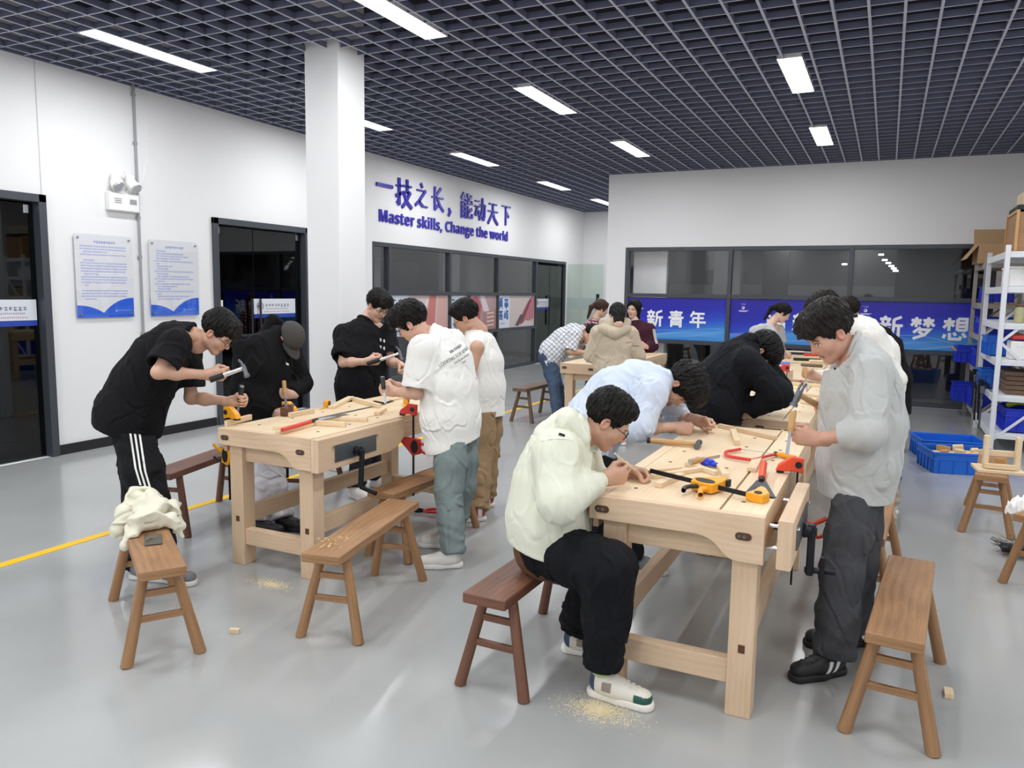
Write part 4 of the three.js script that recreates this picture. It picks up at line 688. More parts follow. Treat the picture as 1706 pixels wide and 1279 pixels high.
// blue bins on the racks
const binAt = (l, y, z, s = 1, mat = M.crateDark, x = RX0 + 0.2) => bin(l, x, y, z, 0.36 * s, 0.2 * s, 0.42 * s, mat, 'blue bins on the racks', 0.02);
binAt('blue bin on top shelf board of the grey-brown rack', 1.645, -12.35); binAt('blue bin at rear of the grey-brown rack below the top board', 1.22, -12.3, 1.1);
binAt('blue bin on the second board of the grey-brown rack, nearer end', 0.775, -12.3, 1.15, M.crateDark); binAt('blue bin on the lowest board of the grey-brown rack', 0.225, -12.3, 1.2, M.crateDark);
binAt('blue bin jutting left from the grey-brown rack at waist height', 0.78, -13.0, 1.1, M.crateDark, RX0 + 0.02); binAt('blue bin jutting left low on the grey-brown rack', 0.225, -12.95, 1.2, M.crateDark, RX0 + 0.04);
binAt('bright blue bin in the white rack at shoulder height', 1.045, -10.75, 1.05, M.crate, RX0 + 0.14); binAt('dark blue bin low in the white rack under a yellow hose', 0.225, -10.35, 1.25, M.crateDark, RX0 + 0.36);
binAt('pale blue bin on the third shelf of the white rack', 0.645, -10.9, 1, M.crate, RX0 + 0.12);
{ const o = solo('hose', [tube([V(-0.2, 0, 0.05), V(-0.1, 0.05, 0.12), V(0.05, 0.02, 0.06), V(0.16, 0.06, 0.1), V(0.22, 0.02, 0)], 0.028, 24, 8)], std('#c9dc3a', 0.5), 'lime yellow hose lying over the dark blue bin', 'hose'); o.position.set(RX0 + 0.38, 0.5, -10.3); }
{ const o = thing('stacked_board', 'stack of dark weathered boards on the white rack lower shelf', 'boards', [RX0 + 0.34, 0.635, -10.4]); for (let k = 0; k < 5; k++) part('board', bx(0.44 - rr(0, 0.05), 0.045, 0.5, rr(-0.02, 0.02), 0.025 + k * 0.052, 0, 0.003), M.greyWood, o); }
for (let i = 0; i < 3; i++) { const o = thing('glass_jar', `glass jar with dark lid on the white rack, ${['leftmost', 'middle', 'rightmost'][i]} of the row`, 'jar', [RX0 + 0.2 + i * 0.14, 1.433, -10.14], 0, 'jars on the white rack'); part('jar', [new THREE.LatheGeometry([[0, 0], [0.05, 0], [0.052, 0.01], [0.052, 0.15], [0.04, 0.17], [0.04, 0.18], [0, 0.18]].map((p) => new THREE.Vector2(...p)), 18)], i % 2 ? M.handleWood : std('#b8b48a', 0.3), o); part('lid', [new THREE.CylinderGeometry(0.044, 0.044, 0.02, 18).translate(0, 0.19, 0)], M.dark, o); }
for (let i = 0; i < 4; i++) { const o = thing('cup', `small dark metal cup under the white box, ${['leftmost', 'second', 'third', 'rightmost'][i]} of the row`, 'cup', [RX0 + 0.1 + i * 0.14, 1.835 - 0.2 + 0.0 - 0.2 + 0.203 + 0.195, -10.12 - 0.3], 0, 'metal cups on the white rack'); part('bowl', [new THREE.LatheGeometry([[0.02, 0], [0.03, 0.005], [0.042, 0.05], [0.044, 0.1], [0.038, 0.1], [0.036, 0.05], [0, 0.01]].map((p) => new THREE.Vector2(...p)), 16)], M.iron, o); part('handle', [new THREE.TorusGeometry(0.025, 0.006, 6, 14).translate(0.05, 0.055, 0)], M.iron, o); }
{ const o = thing('storage_box', 'long white plastic box on upper shelf of the white rack', 'box', [RX0 + 0.34, 1.835, -10.6]); part('box', bx(0.5, 0.2, 0.7, 0, 0.1, 0, 0.015), M.white, o); part('lid', bx(0.52, 0.025, 0.72, 0, 0.21, 0, 0.008), M.white, o); }
{ const o = thing('storage_box', 'white plastic drawer box at waist height in the white rack', 'box', [RX0 + 0.36, 1.035, -10.2]); part('box', bx(0.46, 0.2, 0.3, 0, 0.1, 0, 0.012), M.white, o); part('label_holder', bx(0.18, 0.04, 0.006, -0.08, 0.16, 0.152, 0.001), M.paper, o); }
{ const o = solo('folder', bx(0.42, 0.05, 0.26, 0, 0.025, 0, 0.015), M.red, 'red folder lying on the white drawer box', 'folder'); o.position.set(RX0 + 0.35, 1.255, -10.2); }
function carton(label, x, y, z, w, h, d, turn = 0, flaps = false) {
  const o = thing('carton', label, 'carton', [x, y, z], turn), t = 0.008;
  part('side', [bx(w, h, t, 0, h / 2, d / 2, 0.001), bx(w, h, t, 0, h / 2, -d / 2, 0.001), bx(t, h, d, w / 2, h / 2, 0, 0.001), bx(t, h, d, -w / 2, h / 2, 0, 0.001)], M.card, o); part('bottom', bx(w, t, d, 0, t / 2, 0, 0.001), M.card, o);
  if (flaps) { part('flap', [bx(w * 0.5, t, d, 0, 0, 0, 0.001).translate(-w * 0.25, 0, 0).rotateZ(0.95).translate(-w / 2, h, 0)], M.card, o); part('flap', [bx(w, t, d * 0.5, 0, 0, 0, 0.001).translate(0, 0, -d * 0.25).rotateX(1.2).translate(0, h, -d / 2)], M.card, o); }
  else part('top', bx(w, t, d, 0, h, 0, 0.001), M.card, o); return o;
}
carton('open cardboard carton on top of the grey-brown rack', RX0 + 0.18, 2.165, -12.5, 0.5, 0.26, 0.5, 0.05, true); carton('tall cardboard carton behind the open one on the racks', RX0 + 0.4, 2.165, -13.08, 0.5, 0.42, 0.4);
{ const o = thing('wooden_case', 'brown wooden case on top of the white rack', 'case', [RX0 + 0.34, 2.215, -10.45]); part('case', bx(0.5, 0.42, 0.8, 0, 0.21, 0, 0.006), M.oak, o); part('edge', [bx(0.03, 0.44, 0.03, -0.25, 0.22, 0.4, 0.003), bx(0.03, 0.44, 0.03, -0.25, 0.22, -0.4, 0.003), bx(0.03, 0.03, 0.8, -0.25, 0.43, 0, 0.003)], M.handleWood, o);
  const b = solo('black_mat', bx(0.52, 0.06, 0.7, 0, 0.03, 0, 0.012), M.rubber, 'thick black slab lying on the brown wooden case', 'mat'); b.position.set(RX0 + 0.34, 2.652, -10.4);
  const c = thing('wooden_crate', 'pale slatted wooden frame at the very top of the white rack', 'crate', [RX0 + 0.4, 2.714, -10.4]); for (const z of [-0.25, 0.25]) { part('rail', bx(0.5, 0.02, 0.02, 0, 0.14, z, 0.002), M.strip, c); part('rail', bx(0.5, 0.02, 0.02, 0, 0.012, z, 0.002), M.strip, c); for (let k = 0; k < 6; k++) part('slat', bx(0.018, 0.11, 0.012, -0.22 + k * 0.088, 0.075, z, 0.001), M.strip, c); } part('side', bx(0.02, 0.15, 0.5, -0.25, 0.075, 0, 0.002), M.strip, c); }
{ const o = thing('tool_bundle', 'black metal tools hanging at the left face of the white rack', 'tools', [RX0 - 0.06, 0, -10.3]); for (let k = 0; k < 6; k++) { const z = -0.12 - k * 0.2, y = 0.62 + 0.06 * (k % 3); part('tool', [rod(V(rr(-0.02, 0.02), y, z), V(0, y - 0.42, z + rr(-0.03, 0.03)), 0.011), bx(0.05, 0.09, 0.06, 0, y + 0.02, z, 0.012), new THREE.TorusGeometry(0.035, 0.008, 6, 14).rotateY(1.57).translate(0, y - 0.12, z + 0.05)], k % 2 ? M.iron : M.plate, o); } part('hook_rail', bx(0.02, 0.03, 1.2, 0.05, 0.7, -0.6, 0.003), M.iron, o); }
{ const o = solo('broom_handle', [rod(V(0, 0, 0), V(0.28, -0.28, 0.1), 0.014)], M.handleWood, 'pale wooden stick leaning out of the blue rack bins', 'stick'); o.position.set(0.88, 1.0, -12.9); }
// the jig on the stool, and the bag beside it
{ const o = thing('wooden_jig', 'small pale pine jig with two upright posts on the right stool', 'jig', [0.8, 0.456, -6.5], 0.1); part('base', bx(0.3, 0.022, 0.24, 0, 0.011, 0, 0.003), M.strip, o); for (const x of [-0.09, 0.11]) part('post', bx(0.036, 0.24, 0.045, x, 0.14, 0.03, 0.003), M.strip, o); part('crossbar', bx(0.24, 0.04, 0.03, 0, 0.13, 0.0, 0.003), M.strip, o); part('crossbar', bx(0.2, 0.035, 0.03, 0, 0.045, 0.07, 0.003), M.strip, o); part('block', bx(0.06, 0.06, 0.05, 0.02, 0.053, -0.05, 0.003), M.handleWood, o); }
{ const o = solo('plastic_bag', (() => { const g = new THREE.PlaneGeometry(0.34, 0.4, 26, 30); g.rotateX(-Math.PI / 2); const p = g.attributes.position; for (let i = 0; i < p.count; i++) { const x = p.getX(i), z = p.getZ(i), r = Math.max(0, Math.abs(x) - 0.09); p.setY(i, 0.02 + 0.03 * Math.abs(n2(x * 14, z * 12)) + 0.02 * n2(x * 30, z * 26 + 4) - r * 1.1); p.setX(i, Math.sign(x) * Math.min(Math.abs(x), 0.11 + r * 0.3)); } g.computeVertexNormals(); const b = g.clone(); b.scale(1, 1, 1); return [g.toNonIndexed(), b.translate(0, -0.004, 0).toNonIndexed()]; })(), std('#eeeeec', 0.35, { side: THREE.DoubleSide }), 'crumpled white plastic bag spread on the stool at the right frame edge', 'bag'); o.position.set(0.95, 0.457, -5.4); o.rotation.y = 0.53 + Math.PI; }
{ const o = solo('yellow_block', bx(0.12, 0.05, 0.06, 0, 0.025, 0, 0.01), M.amber, 'amber plastic piece on the white bag at the frame edge', 'tool'); o.position.set(0.98, 0.52, -5.36); }
{ const g = []; for (let i = 0; i < 260; i++) { const a = rr(0, 6.28), b = rr(0.1, 1.2), l = rr(0.06, 0.15); g.push(rod(V(rr(-0.1, 0.1), 0.03, rr(-0.06, 0.06)), V(Math.cos(a) * l * 1.2, 0.01 + Math.sin(b) * l * 0.8, Math.sin(a) * l), 0.002, 0.001, 4)); } const o = thing('hand_brush', 'black bristly brush head on the floor under the right stools', 'brush', [0.9, 0, -5.95]); part('bristles', g, M.rubber, o).userData.kind = 'stuff'; part('block', bx(0.22, 0.04, 0.09, 0, 0.045, 0, 0.01), M.blackPlastic, o); }
// tools crowding the farthest right bench, and pieces on the other benches
for (const [l, px, py, dx, w, mat] of [['dark green brush on the far tool-strewn workbench', 1345, 601, 0.35, 0.06, std('#27301f', 0.9)], ['black-handled tool lying across the farthest workbench', 1335, 591, 0.3, 0.03, M.blackPlastic], ['red-handled tool at the far edge of the farthest workbench', 1352, 593, 0.22, 0.03, M.red], ['brown file on the farthest workbench near its corner', 1352, 611, 0.25, 0.035, M.greyWood], ['blue cloth on the farthest workbench near the girl', 1303, 607, 0.18, 0.09, std('#7d86d8', 0.8)], ['white cloth on the farthest workbench corner', 1303, 616, 0.18, 0.1, M.white], ['pale board at the near corner of farthest workbench', 1372, 604, 0.35, 0.08, M.strip], ['pale board at the far side of farthest workbench', 1322, 588, 0.3, 0.07, M.strip]]) { const o = solo('bench_tool', [bx(dx, 0.035, w, 0, 0.0175, 0, 0.014)], mat, l, 'tool'); const p = level(px, py, TOP); o.position.copy(p); o.rotation.y = rr(-0.3, 0.3); }
{ const o = solo('clamped_block', bx(0.24, 0.09, 0.1, 0, 0.045, 0, 0.003), M.strip, 'thick pale block under the red clamp on the farthest workbench', 'wood block'); o.position.set(-0.95, TOP, -8.36); }
for (const [l, A, B, w, h] of [['pale strip across the second right workbench', [1300, 640], [1370, 646], 0.03, 0.03], ['wide pale board on the second right workbench', [1300, 652], [1372, 662], 0.09, 0.02], ['brown stick near the corner of second right workbench', [1335, 672], [1362, 676], 0.025, 0.02], ['pale strip on the far left workbench near the checked shirt', [950, 596], [985, 590], 0.05, 0.02], ['pale strip at the right of far left workbench', [1058, 592], [1092, 591], 0.08, 0.02]]) stripOf(l, A, B, w, h);
{ const g = []; for (let i = 0; i < 14; i++) g.push(rod(V(rr(-0.08, 0.08), 0.005, rr(-0.05, 0.05)), V(rr(-0.12, 0.12), rr(0.02, 0.1), rr(-0.06, 0.06)), 0.012, 0.008, 6)); const o = solo('crumpled_paper', g.map((x) => x.scale(1, 0.7, 1)), M.paper, 'crumpled white paper under the elbow of the navy hoodie person', 'paper'); o.position.copy(level(1250, 684, TOP)); }
// the bundle on the near left stool: a folded garment with soft creases, and a phone beside it
{
  const c = V(-3.42, 0.455, -2.72), ax = V(-0.83, 0, -0.55), sx = V(0.55, 0, -0.83), g = [ [[-0.1, 0.06, 0], [0.12, 0.07, 0.02], 0.075, 0.08], [[-0.06, 0.1, 0.05], [0.1, 0.12, -0.04], 0.05, 0.055], [[-0.12, 0.05, 0.1], [-0.14, -0.05, 0.15], 0.035, 0.022], [[0.02, 0.06, 0.12], [-0.02, -0.02, 0.15], 0.05, 0.035], [[-0.16, 0.06, -0.06], [-0.19, -0.03, -0.12], 0.04, 0.025], [[0.05, 0.06, -0.1], [0.02, -0.02, -0.14], 0.05, 0.03], [[0.16, 0.04, 0.08], [0.2, 0.03, 0.1], 0.045, 0.03] ].map(([a, b, r, s]) => { const P = (v) => ax.clone().multiplyScalar(v[0]).addScaledVector(sx, v[2]).setY(v[1]); return [P(a), P(b), r, s]; });
  bundleBones.push({ c, g });
}

// ---------------------------------------------------------------- people: fields of tapered bones, meshed as smooth surfaces
const smin = (a, b, k) => { const h = Math.max(k - Math.abs(a - b), 0) / k; return Math.min(a, b) - h * h * k * 0.25; };
const smax = (a, b, k) => -smin(-a, -b, k);
// tapered capsule; optional widening by factor s along unit axis u
function bone(a, b, ra, rb, u, s = 1) {
  const ax = a.x, ay = a.y, az = a.z, dx = b.x - a.x, dy = b.y - a.y, dz = b.z - a.z;
  let ux = 0, uy = 0, uz = 0, q = 0, d2 = dx * dx + dy * dy + dz * dz || 1e-9;
  let ex = dx, ey = dy, ez = dz;
  if (u && s !== 1) { ux = u.x; uy = u.y; uz = u.z; q = 1 - 1 / s; const k = (dx * ux + dy * uy + dz * uz) * q; ex = dx - ux * k; ey = dy - uy * k; ez = dz - uz * k; d2 = ex * ex + ey * ey + ez * ez || 1e-9; }
  return (x, y, z) => {
    let px = x - ax, py = y - ay, pz = z - az;
    if (q) { const k = (px * ux + py * uy + pz * uz) * q; px -= ux * k; py -= uy * k; pz -= uz * k; }
    let t = (px * ex + py * ey + pz * ez) / d2; t = t < 0 ? 0 : t > 1 ? 1 : t;
    px -= ex * t; py -= ey * t; pz -= ez * t;
    return Math.sqrt(px * px + py * py + pz * pz) - ra - (rb - ra) * t;
  };
}
function ellip(cx, cy, cz, rx, ry, rz) {
  const m = Math.min(rx, ry, rz);
  return (x, y, z) => { const a = (x - cx) / rx, b = (y - cy) / ry, c = (z - cz) / rz, k0 = Math.sqrt(a * a + b * b + c * c), e = a / rx, f = b / ry, g = c / rz, k1 = Math.sqrt(e * e + f * f + g * g); return k1 < 1e-9 ? -m : k0 * (k0 - 1) / k1; };
}
const union = (list, k) => (x, y, z) => { let d = 1e3; for (let i = 0; i < list.length; i++) { const e = list[i](x, y, z); d = d > 900 ? e : smin(d, e, k); } return d; };
// surface nets over a box, skipping empty blocks
function netMesh(f, lo, hi, cell, colour) {
  const nx = Math.ceil((hi.x - lo.x) / cell) + 2, ny = Math.ceil((hi.y - lo.y) / cell) + 2, nz = Math.ceil((hi.z - lo.z) / cell) + 2, B = 6;
  const val = new Float32Array(nx * ny * nz), id = new Int32Array(nx * ny * nz).fill(-1), sy = nx, sz = nx * ny, reach = B * cell * 0.5 * 1.74 * 1.25 + cell * 2;
  for (let k0 = 0; k0 < nz; k0 += B) for (let j0 = 0; j0 < ny; j0 += B) for (let i0 = 0; i0 < nx; i0 += B) {
    const d = f(lo.x + (i0 + B / 2) * cell, lo.y + (j0 + B / 2) * cell, lo.z + (k0 + B / 2) * cell), far = Math.abs(d) > reach;
    for (let k = k0; k < Math.min(k0 + B, nz); k++) for (let j = j0; j < Math.min(j0 + B, ny); j++) for (let i = i0; i < Math.min(i0 + B, nx); i++) val[i + j * sy + k * sz] = far ? d : f(lo.x + i * cell, lo.y + j * cell, lo.z + k * cell);
  }
  const pos = [], idx = [], off = [0, 1, sy, sy + 1, sz, sz + 1, sz + sy, sz + sy + 1], E = [[0, 1], [2, 3], [4, 5], [6, 7], [0, 2], [1, 3], [4, 6], [5, 7], [0, 4], [1, 5], [2, 6], [3, 7]];
  for (let k = 0; k < nz - 1; k++) for (let j = 0; j < ny - 1; j++) for (let i = 0; i < nx - 1; i++) {
    const o = i + j * sy + k * sz; let m = 0; for (let c = 0; c < 8; c++) if (val[o + off[c]] < 0) m |= 1 << c;
    if (m === 0 || m === 255) continue;
    let x = 0, y = 0, z = 0, n = 0;
    for (const [a, b] of E) { const va = val[o + off[a]], vb = val[o + off[b]]; if ((va < 0) === (vb < 0)) continue; const t = va / (va - vb); x += (a & 1) + ((b & 1) - (a & 1)) * t; y += ((a >> 1) & 1) + (((b >> 1) & 1) - ((a >> 1) & 1)) * t; z += (a >> 2) + ((b >> 2) - (a >> 2)) * t; n++; }
    id[o] = pos.length / 3; pos.push(lo.x + (i + x / n) * cell, lo.y + (j + y / n) * cell, lo.z + (k + z / n) * cell);
  }
  const quad = (a, b, c, d, flip) => { if (a < 0 || b < 0 || c < 0 || d < 0) return; if (flip) idx.push(a, c, b, a, d, c); else idx.push(a, b, c, a, c, d); };
  for (let k = 1; k < nz - 1; k++) for (let j = 1; j < ny - 1; j++) for (let i = 1; i < nx - 1; i++) {
    const o = i + j * sy + k * sz, s = val[o] < 0;
    if (s !== (val[o + 1] < 0)) quad(id[o - sy - sz], id[o - sz], id[o], id[o - sy], !s);
    if (s !== (val[o + sy] < 0)) quad(id[o - 1 - sz], id[o - 1], id[o], id[o - sz], !s);
    if (s !== (val[o + sz] < 0)) quad(id[o - 1 - sy], id[o - sy], id[o], id[o - 1], !s);
  }
  const n = new Float32Array(pos.length), e = cell * 0.5;
  for (let i = 0; i < pos.length; i += 3) { const [x, y, z] = [pos[i], pos[i + 1], pos[i + 2]]; const gx = f(x + e, y, z) - f(x - e, y, z), gy = f(x, y + e, z) - f(x, y - e, z), gz = f(x, y, z + e) - f(x, y, z - e), l = Math.hypot(gx, gy, gz) || 1; n[i] = gx / l; n[i + 1] = gy / l; n[i + 2] = gz / l; }
  const g = new THREE.BufferGeometry(); g.setAttribute('position', new THREE.BufferAttribute(new Float32Array(pos), 3)); g.setAttribute('normal', new THREE.BufferAttribute(n, 3)); g.setIndex(idx);
  if (colour) { const c = new Float32Array(pos.length); for (let i = 0; i < pos.length; i += 3) { const q = colour(pos[i], pos[i + 1], pos[i + 2], n[i], n[i + 1], n[i + 2]); c[i] = q[0]; c[i + 1] = q[1]; c[i + 2] = q[2]; } g.setAttribute('color', new THREE.BufferAttribute(c, 3)); }
  return g;
}
const lin = (hex) => new THREE.Color(hex).toArray();
// ---- head, in its own axes: x to its left, y up, z out of the face
const headParts = union([ellip(0, 0.03, -0.014, 0.074, 0.086, 0.094), ellip(0, -0.03, 0.028, 0.061, 0.082, 0.068), bone(V(0.046, -0.066, 0.004), V(0.012, -0.105, 0.062), 0.022, 0.019), bone(V(-0.046, -0.066, 0.004), V(-0.012, -0.105, 0.062), 0.022, 0.019), ellip(0.036, -0.03, 0.06, 0.026, 0.028, 0.024), ellip(-0.036, -0.03, 0.06, 0.026, 0.028, 0.024), bone(V(-0.034, 0.016, 0.074), V(0.034, 0.016, 0.074), 0.0135, 0.0135), bone(V(0, -0.06, -0.022), V(0, -0.15, -0.045), 0.052, 0.055)], 0.03);
const headField = (() => {
  const sock = [ellip(0.032, -0.006, 0.098, 0.021, 0.012, 0.016), ellip(-0.032, -0.006, 0.098, 0.021, 0.012, 0.016)], eyes = [ellip(0.031, -0.006, 0.0745, 0.0145, 0.011, 0.0135), ellip(-0.031, -0.006, 0.0745, 0.0145, 0.011, 0.0135)];
  const nose = union([bone(V(0, 0.006, 0.087), V(0, -0.034, 0.107), 0.0075, 0.0115), ellip(0.0125, -0.037, 0.095, 0.0085, 0.007, 0.01), ellip(-0.0125, -0.037, 0.095, 0.0085, 0.007, 0.01)], 0.01);
  const lips = union([bone(V(-0.02, -0.066, 0.083), V(0.02, -0.066, 0.083), 0.0055, 0.0055), bone(V(-0.012, -0.064, 0.089), V(0.012, -0.064, 0.089), 0.006, 0.006), bone(V(-0.013, -0.0755, 0.086), V(0.013, -0.0755, 0.086), 0.0072, 0.0072)], 0.007);
  const ear = [1, -1].map((s) => { const e = ellip(s * 0.077, -0.012, -0.006, 0.011, 0.032, 0.019), c = ellip(s * 0.086, -0.008, -0.002, 0.008, 0.02, 0.01); return (x, y, z) => smax(e(x, y, z), -c(x, y, z), 0.006); });
  return (x, y, z) => {
    let d = headParts(x, y, z); if (Math.abs(d) > 0.06) return d;
    for (const s of sock) d = smax(d, -s(x, y, z), 0.012); for (const e of eyes) d = smin(d, e(x, y, z), 0.004);
    d = smin(d, nose(x, y, z), 0.012); d = smin(d, lips(x, y, z), 0.006); d = smax(d, -(Math.hypot(y + 0.0705, (z - 0.094)) - 0.0028 + (Math.abs(x) > 0.022 ? 1 : 0)), 0.003);
    for (const e of ear) d = smin(d, e(x, y, z), 0.006); return d;
  };
})();
const headCache = new Map();
function headGeometry(skin, cell) {
  const key = skin + cell; if (headCache.has(key)) return headCache.get(key);
  const S = lin(skin), mix = (a, b, t) => a.map((v, i) => v + (b[i] - v) * t), lip = lin('#b67a6c'), dark = lin('#1b1512'), white = lin('#e6e0d8'), flush = mix(S, lin('#c06a58'), 0.28);
  const g = netMesh(headField, V(-0.1, -0.215, -0.12), V(0.1, 0.13, 0.13), cell, (x, y, z) => {
    if (z > 0.07) {
      const ax = Math.abs(x) - 0.031;
      if (Math.abs(ax) < 0.0145 && Math.abs(y + 0.0065 + ax * ax * 12) < 0.0052 && z < 0.097) return Math.abs(ax) < 0.006 ? dark : white;
      if (Math.abs(ax) < 0.0165 && Math.abs(y - 0.0005 + ax * ax * 14) < 0.0025) return dark;
      if (Math.abs(ax) < 0.021 && Math.abs(y - 0.0165 + ax * ax * 9 + 0.1 * Math.max(0, -ax) * 0.5) < 0.0042) return mix(S, dark, 0.85);
      if (Math.abs(x) < 0.024 - Math.abs(y + 0.0705) * 0.7 && Math.abs(y + 0.0705) < 0.0125 && z > 0.082) return Math.abs(y + 0.0705) < 0.0018 ? mix(lip, dark, 0.5) : lip;
      if (y < -0.025 && y > -0.05 && Math.abs(x) < 0.016 && z > 0.098) return flush;
    }
    if (Math.abs(x) > 0.077) return flush;
    return S;
  });
  headCache.set(key, g); return g;
}
// ---- hair: a shell over the skull, cut back at the face, combed with fine ridges
function hairField(style) {
  const cap = ellip(0, 0.04, -0.018, 0.089, 0.094, 0.108), list = [cap];
  if (style === 'fringe' || style === 'short') list.push(bone(V(-0.045, 0.088, 0.055), V(0.045, 0.088, 0.055), 0.03, 0.03));
  if (style === 'fringe') list.push(bone(V(-0.05, 0.066, 0.085), V(0.05, 0.066, 0.085), 0.021, 0.021), bone(V(-0.035, 0.045, 0.1), V(0.04, 0.04, 0.098), 0.015, 0.015), ellip(0, 0.088, -0.01, 0.08, 0.05, 0.09));
  if (style === 'mop') list.push(ellip(0, 0.07, 0.01, 0.1, 0.08, 0.12), bone(V(-0.05, 0.06, 0.1), V(0.05, 0.05, 0.1), 0.028, 0.026), bone(V(0.07, 0.03, 0.03), V(0.06, -0.02, 0.02), 0.03, 0.018), bone(V(-0.07, 0.03, 0.03), V(-0.06, -0.02, 0.02), 0.03, 0.018));
  if (style === 'short') list.push(ellip(0, 0.09, -0.005, 0.072, 0.045, 0.085));
  if (style === 'nape') list.push(bone(V(-0.04, 0.08, 0.05), V(0.04, 0.08, 0.05), 0.03, 0.03), bone(V(0, -0.02, -0.075), V(0, -0.12, -0.06), 0.055, 0.045, V(1, 0, 0), 1.25));
  if (style === 'bob') list.push(bone(V(0.07, 0.04, 0), V(0.078, -0.13, -0.005), 0.03, 0.024), bone(V(-0.07, 0.04, 0), V(-0.078, -0.13, -0.005), 0.03, 0.024), bone(V(0, 0.02, -0.07), V(0, -0.15, -0.07), 0.05, 0.035, V(1, 0, 0), 1.6), bone(V(0.02, 0.1, 0.06), V(0.07, 0.02, 0.05), 0.02, 0.018), bone(V(-0.02, 0.1, 0.06), V(-0.07, 0.02, 0.05), 0.02, 0.018));
  if (style === 'pony') list.push(bone(V(0, 0.03, -0.11), V(0, -0.03, -0.15), 0.03, 0.03), bone(V(0, -0.03, -0.15), V(0.01, -0.2, -0.14), 0.032, 0.014), bone(V(0.05, 0.09, 0.05), V(0.075, -0.02, 0.02), 0.018, 0.014), bone(V(-0.05, 0.09, 0.05), V(-0.075, -0.02, 0.02), 0.018, 0.014));
  const base = union(list, 0.025), long = style === 'bob' || style === 'pony' || style === 'nape';
  const face = ellip(0, -0.035, 0.085, style === 'mop' ? 0.06 : 0.07, style === 'fringe' ? 0.082 : style === 'mop' ? 0.078 : style === 'short' ? 0.094 : 0.1, 0.075), ears = [ellip(0.09, -0.03, 0.0, 0.03, 0.045, 0.035), ellip(-0.09, -0.03, 0.0, 0.03, 0.045, 0.035)];
  const low = style === 'cap' ? 0.0 : style === 'short' ? -0.055 : -0.075;
  return (x, y, z) => {
    let d = base(x, y, z); if (Math.abs(d) > 0.05) return d;
    const ang = Math.atan2(x, z + 0.02), r = Math.hypot(x, z + 0.02);
    d += 0.0055 * n3(ang * 7 + y * 9, y * 14, r * 34) + 0.0022 * n3(x * 140, y * 40, z * 140);
    d = smax(d, -face(x, y, z), 0.012);
    if (!long) { for (const e of ears) d = smax(d, -e(x, y, z), 0.012); d = smax(d, low - y - 0.25 * (z + 0.08) - 0.0 + (z > -0.03 ? 0.02 : 0), 0.02); if (style === 'cap') d = smax(d, y - 0.045, 0.01); }
    return d;
  };
}
const hairCache = new Map();
function hairGeometry(style, cell) { const k = style + cell; if (!hairCache.has(k)) hairCache.set(k, netMesh(hairField(style), V(-0.14, -0.25, -0.2), V(0.14, 0.18, 0.15), cell)); return hairCache.get(k); }
// ---- hand, right: wrist at the origin, fingers along y, palm toward z, thumb on the x side
function handGeometry(pose, cell) {
  const key = pose + cell; if (hairCache.has(key)) return hairCache.get(key);
  const curls = { grip: [[62, 88, 52], [66, 90, 52], [70, 92, 52], [74, 92, 52]], pinch: [[48, 48, 26], [56, 58, 32], [66, 70, 42], [74, 76, 46]], relax: [[26, 34, 20], [32, 40, 24], [38, 46, 28], [44, 50, 30]], flat: [[14, 16, 10], [15, 18, 12], [18, 20, 14], [24, 24, 16]] }[pose];
  const K = [V(0.031, 0.09, 0), V(0.0105, 0.095, -0.003), V(-0.0095, 0.09, -0.001), V(-0.028, 0.081, 0.003)], L = [[0.043, 0.026, 0.021], [0.047, 0.03, 0.022], [0.044, 0.028, 0.021], [0.034, 0.021, 0.019]], Rr = [0.0094, 0.0096, 0.009, 0.008];
  const wrist = [V(0.014, 0, 0), V(0.005, 0, 0), V(-0.005, 0, 0), V(-0.014, 0, 0)], palm = K.map((k, i) => bone(wrist[i], k, 0.0185, 0.0125));
  palm.push(bone(V(0.012, 0.012, 0.006), V(0.03, 0.05, 0.013), 0.018, 0.015), bone(V(-0.02, 0.015, 0.006), V(-0.024, 0.055, 0.008), 0.015, 0.012), bone(V(0, -0.045, 0), V(0, 0.01, 0), 0.026, 0.023, V(1, 0, 0), 1.2));
  const palmF = union(palm, 0.016);
  const fingers = K.map((k, i) => {
    let p = k.clone(), a = 0; const bones = []; const spread = (1.5 - i) * 0.04;
    L[i].forEach((len, s) => { a += curls[i][s] * Math.PI / 180; const q = p.clone().add(V(Math.sin(spread) * len * Math.cos(a), Math.cos(a) * len, Math.sin(a) * len)); bones.push(bone(p, q, Rr[i] - s * 0.0007, Rr[i] - (s + 1) * 0.0007)); p = q; });
    return union(bones, 0.004);
  });
  const T = { grip: [V(0.024, 0.026, 0.012), V(0.047, 0.058, 0.03), V(0.036, 0.082, 0.047), V(0.012, 0.09, 0.054)], pinch: [V(0.024, 0.026, 0.012), V(0.046, 0.058, 0.034), V(0.042, 0.085, 0.055), V(0.03, 0.1, 0.07)], relax: [V(0.024, 0.026, 0.01), V(0.05, 0.055, 0.024), V(0.055, 0.086, 0.034), V(0.05, 0.11, 0.04)], flat: [V(0.024, 0.026, 0.006), V(0.054, 0.052, 0.014), V(0.066, 0.082, 0.018), V(0.07, 0.108, 0.02)] }[pose];
  const thumb = union([bone(T[0], T[1], 0.015, 0.0125), bone(T[1], T[2], 0.0122, 0.0108), bone(T[2], T[3], 0.0108, 0.0088)], 0.005);
  const f = (x, y, z) => { let d = palmF(x, y, z), e = 1e3; for (const g of fingers) e = Math.min(e, g(x, y, z)); d = smin(d, e, 0.007); return smin(d, thumb(x, y, z), 0.008); };
  const g = netMesh(f, V(-0.065, -0.075, -0.035), V(0.095, 0.225, 0.125), cell); hairCache.set(key, g); return g;
}
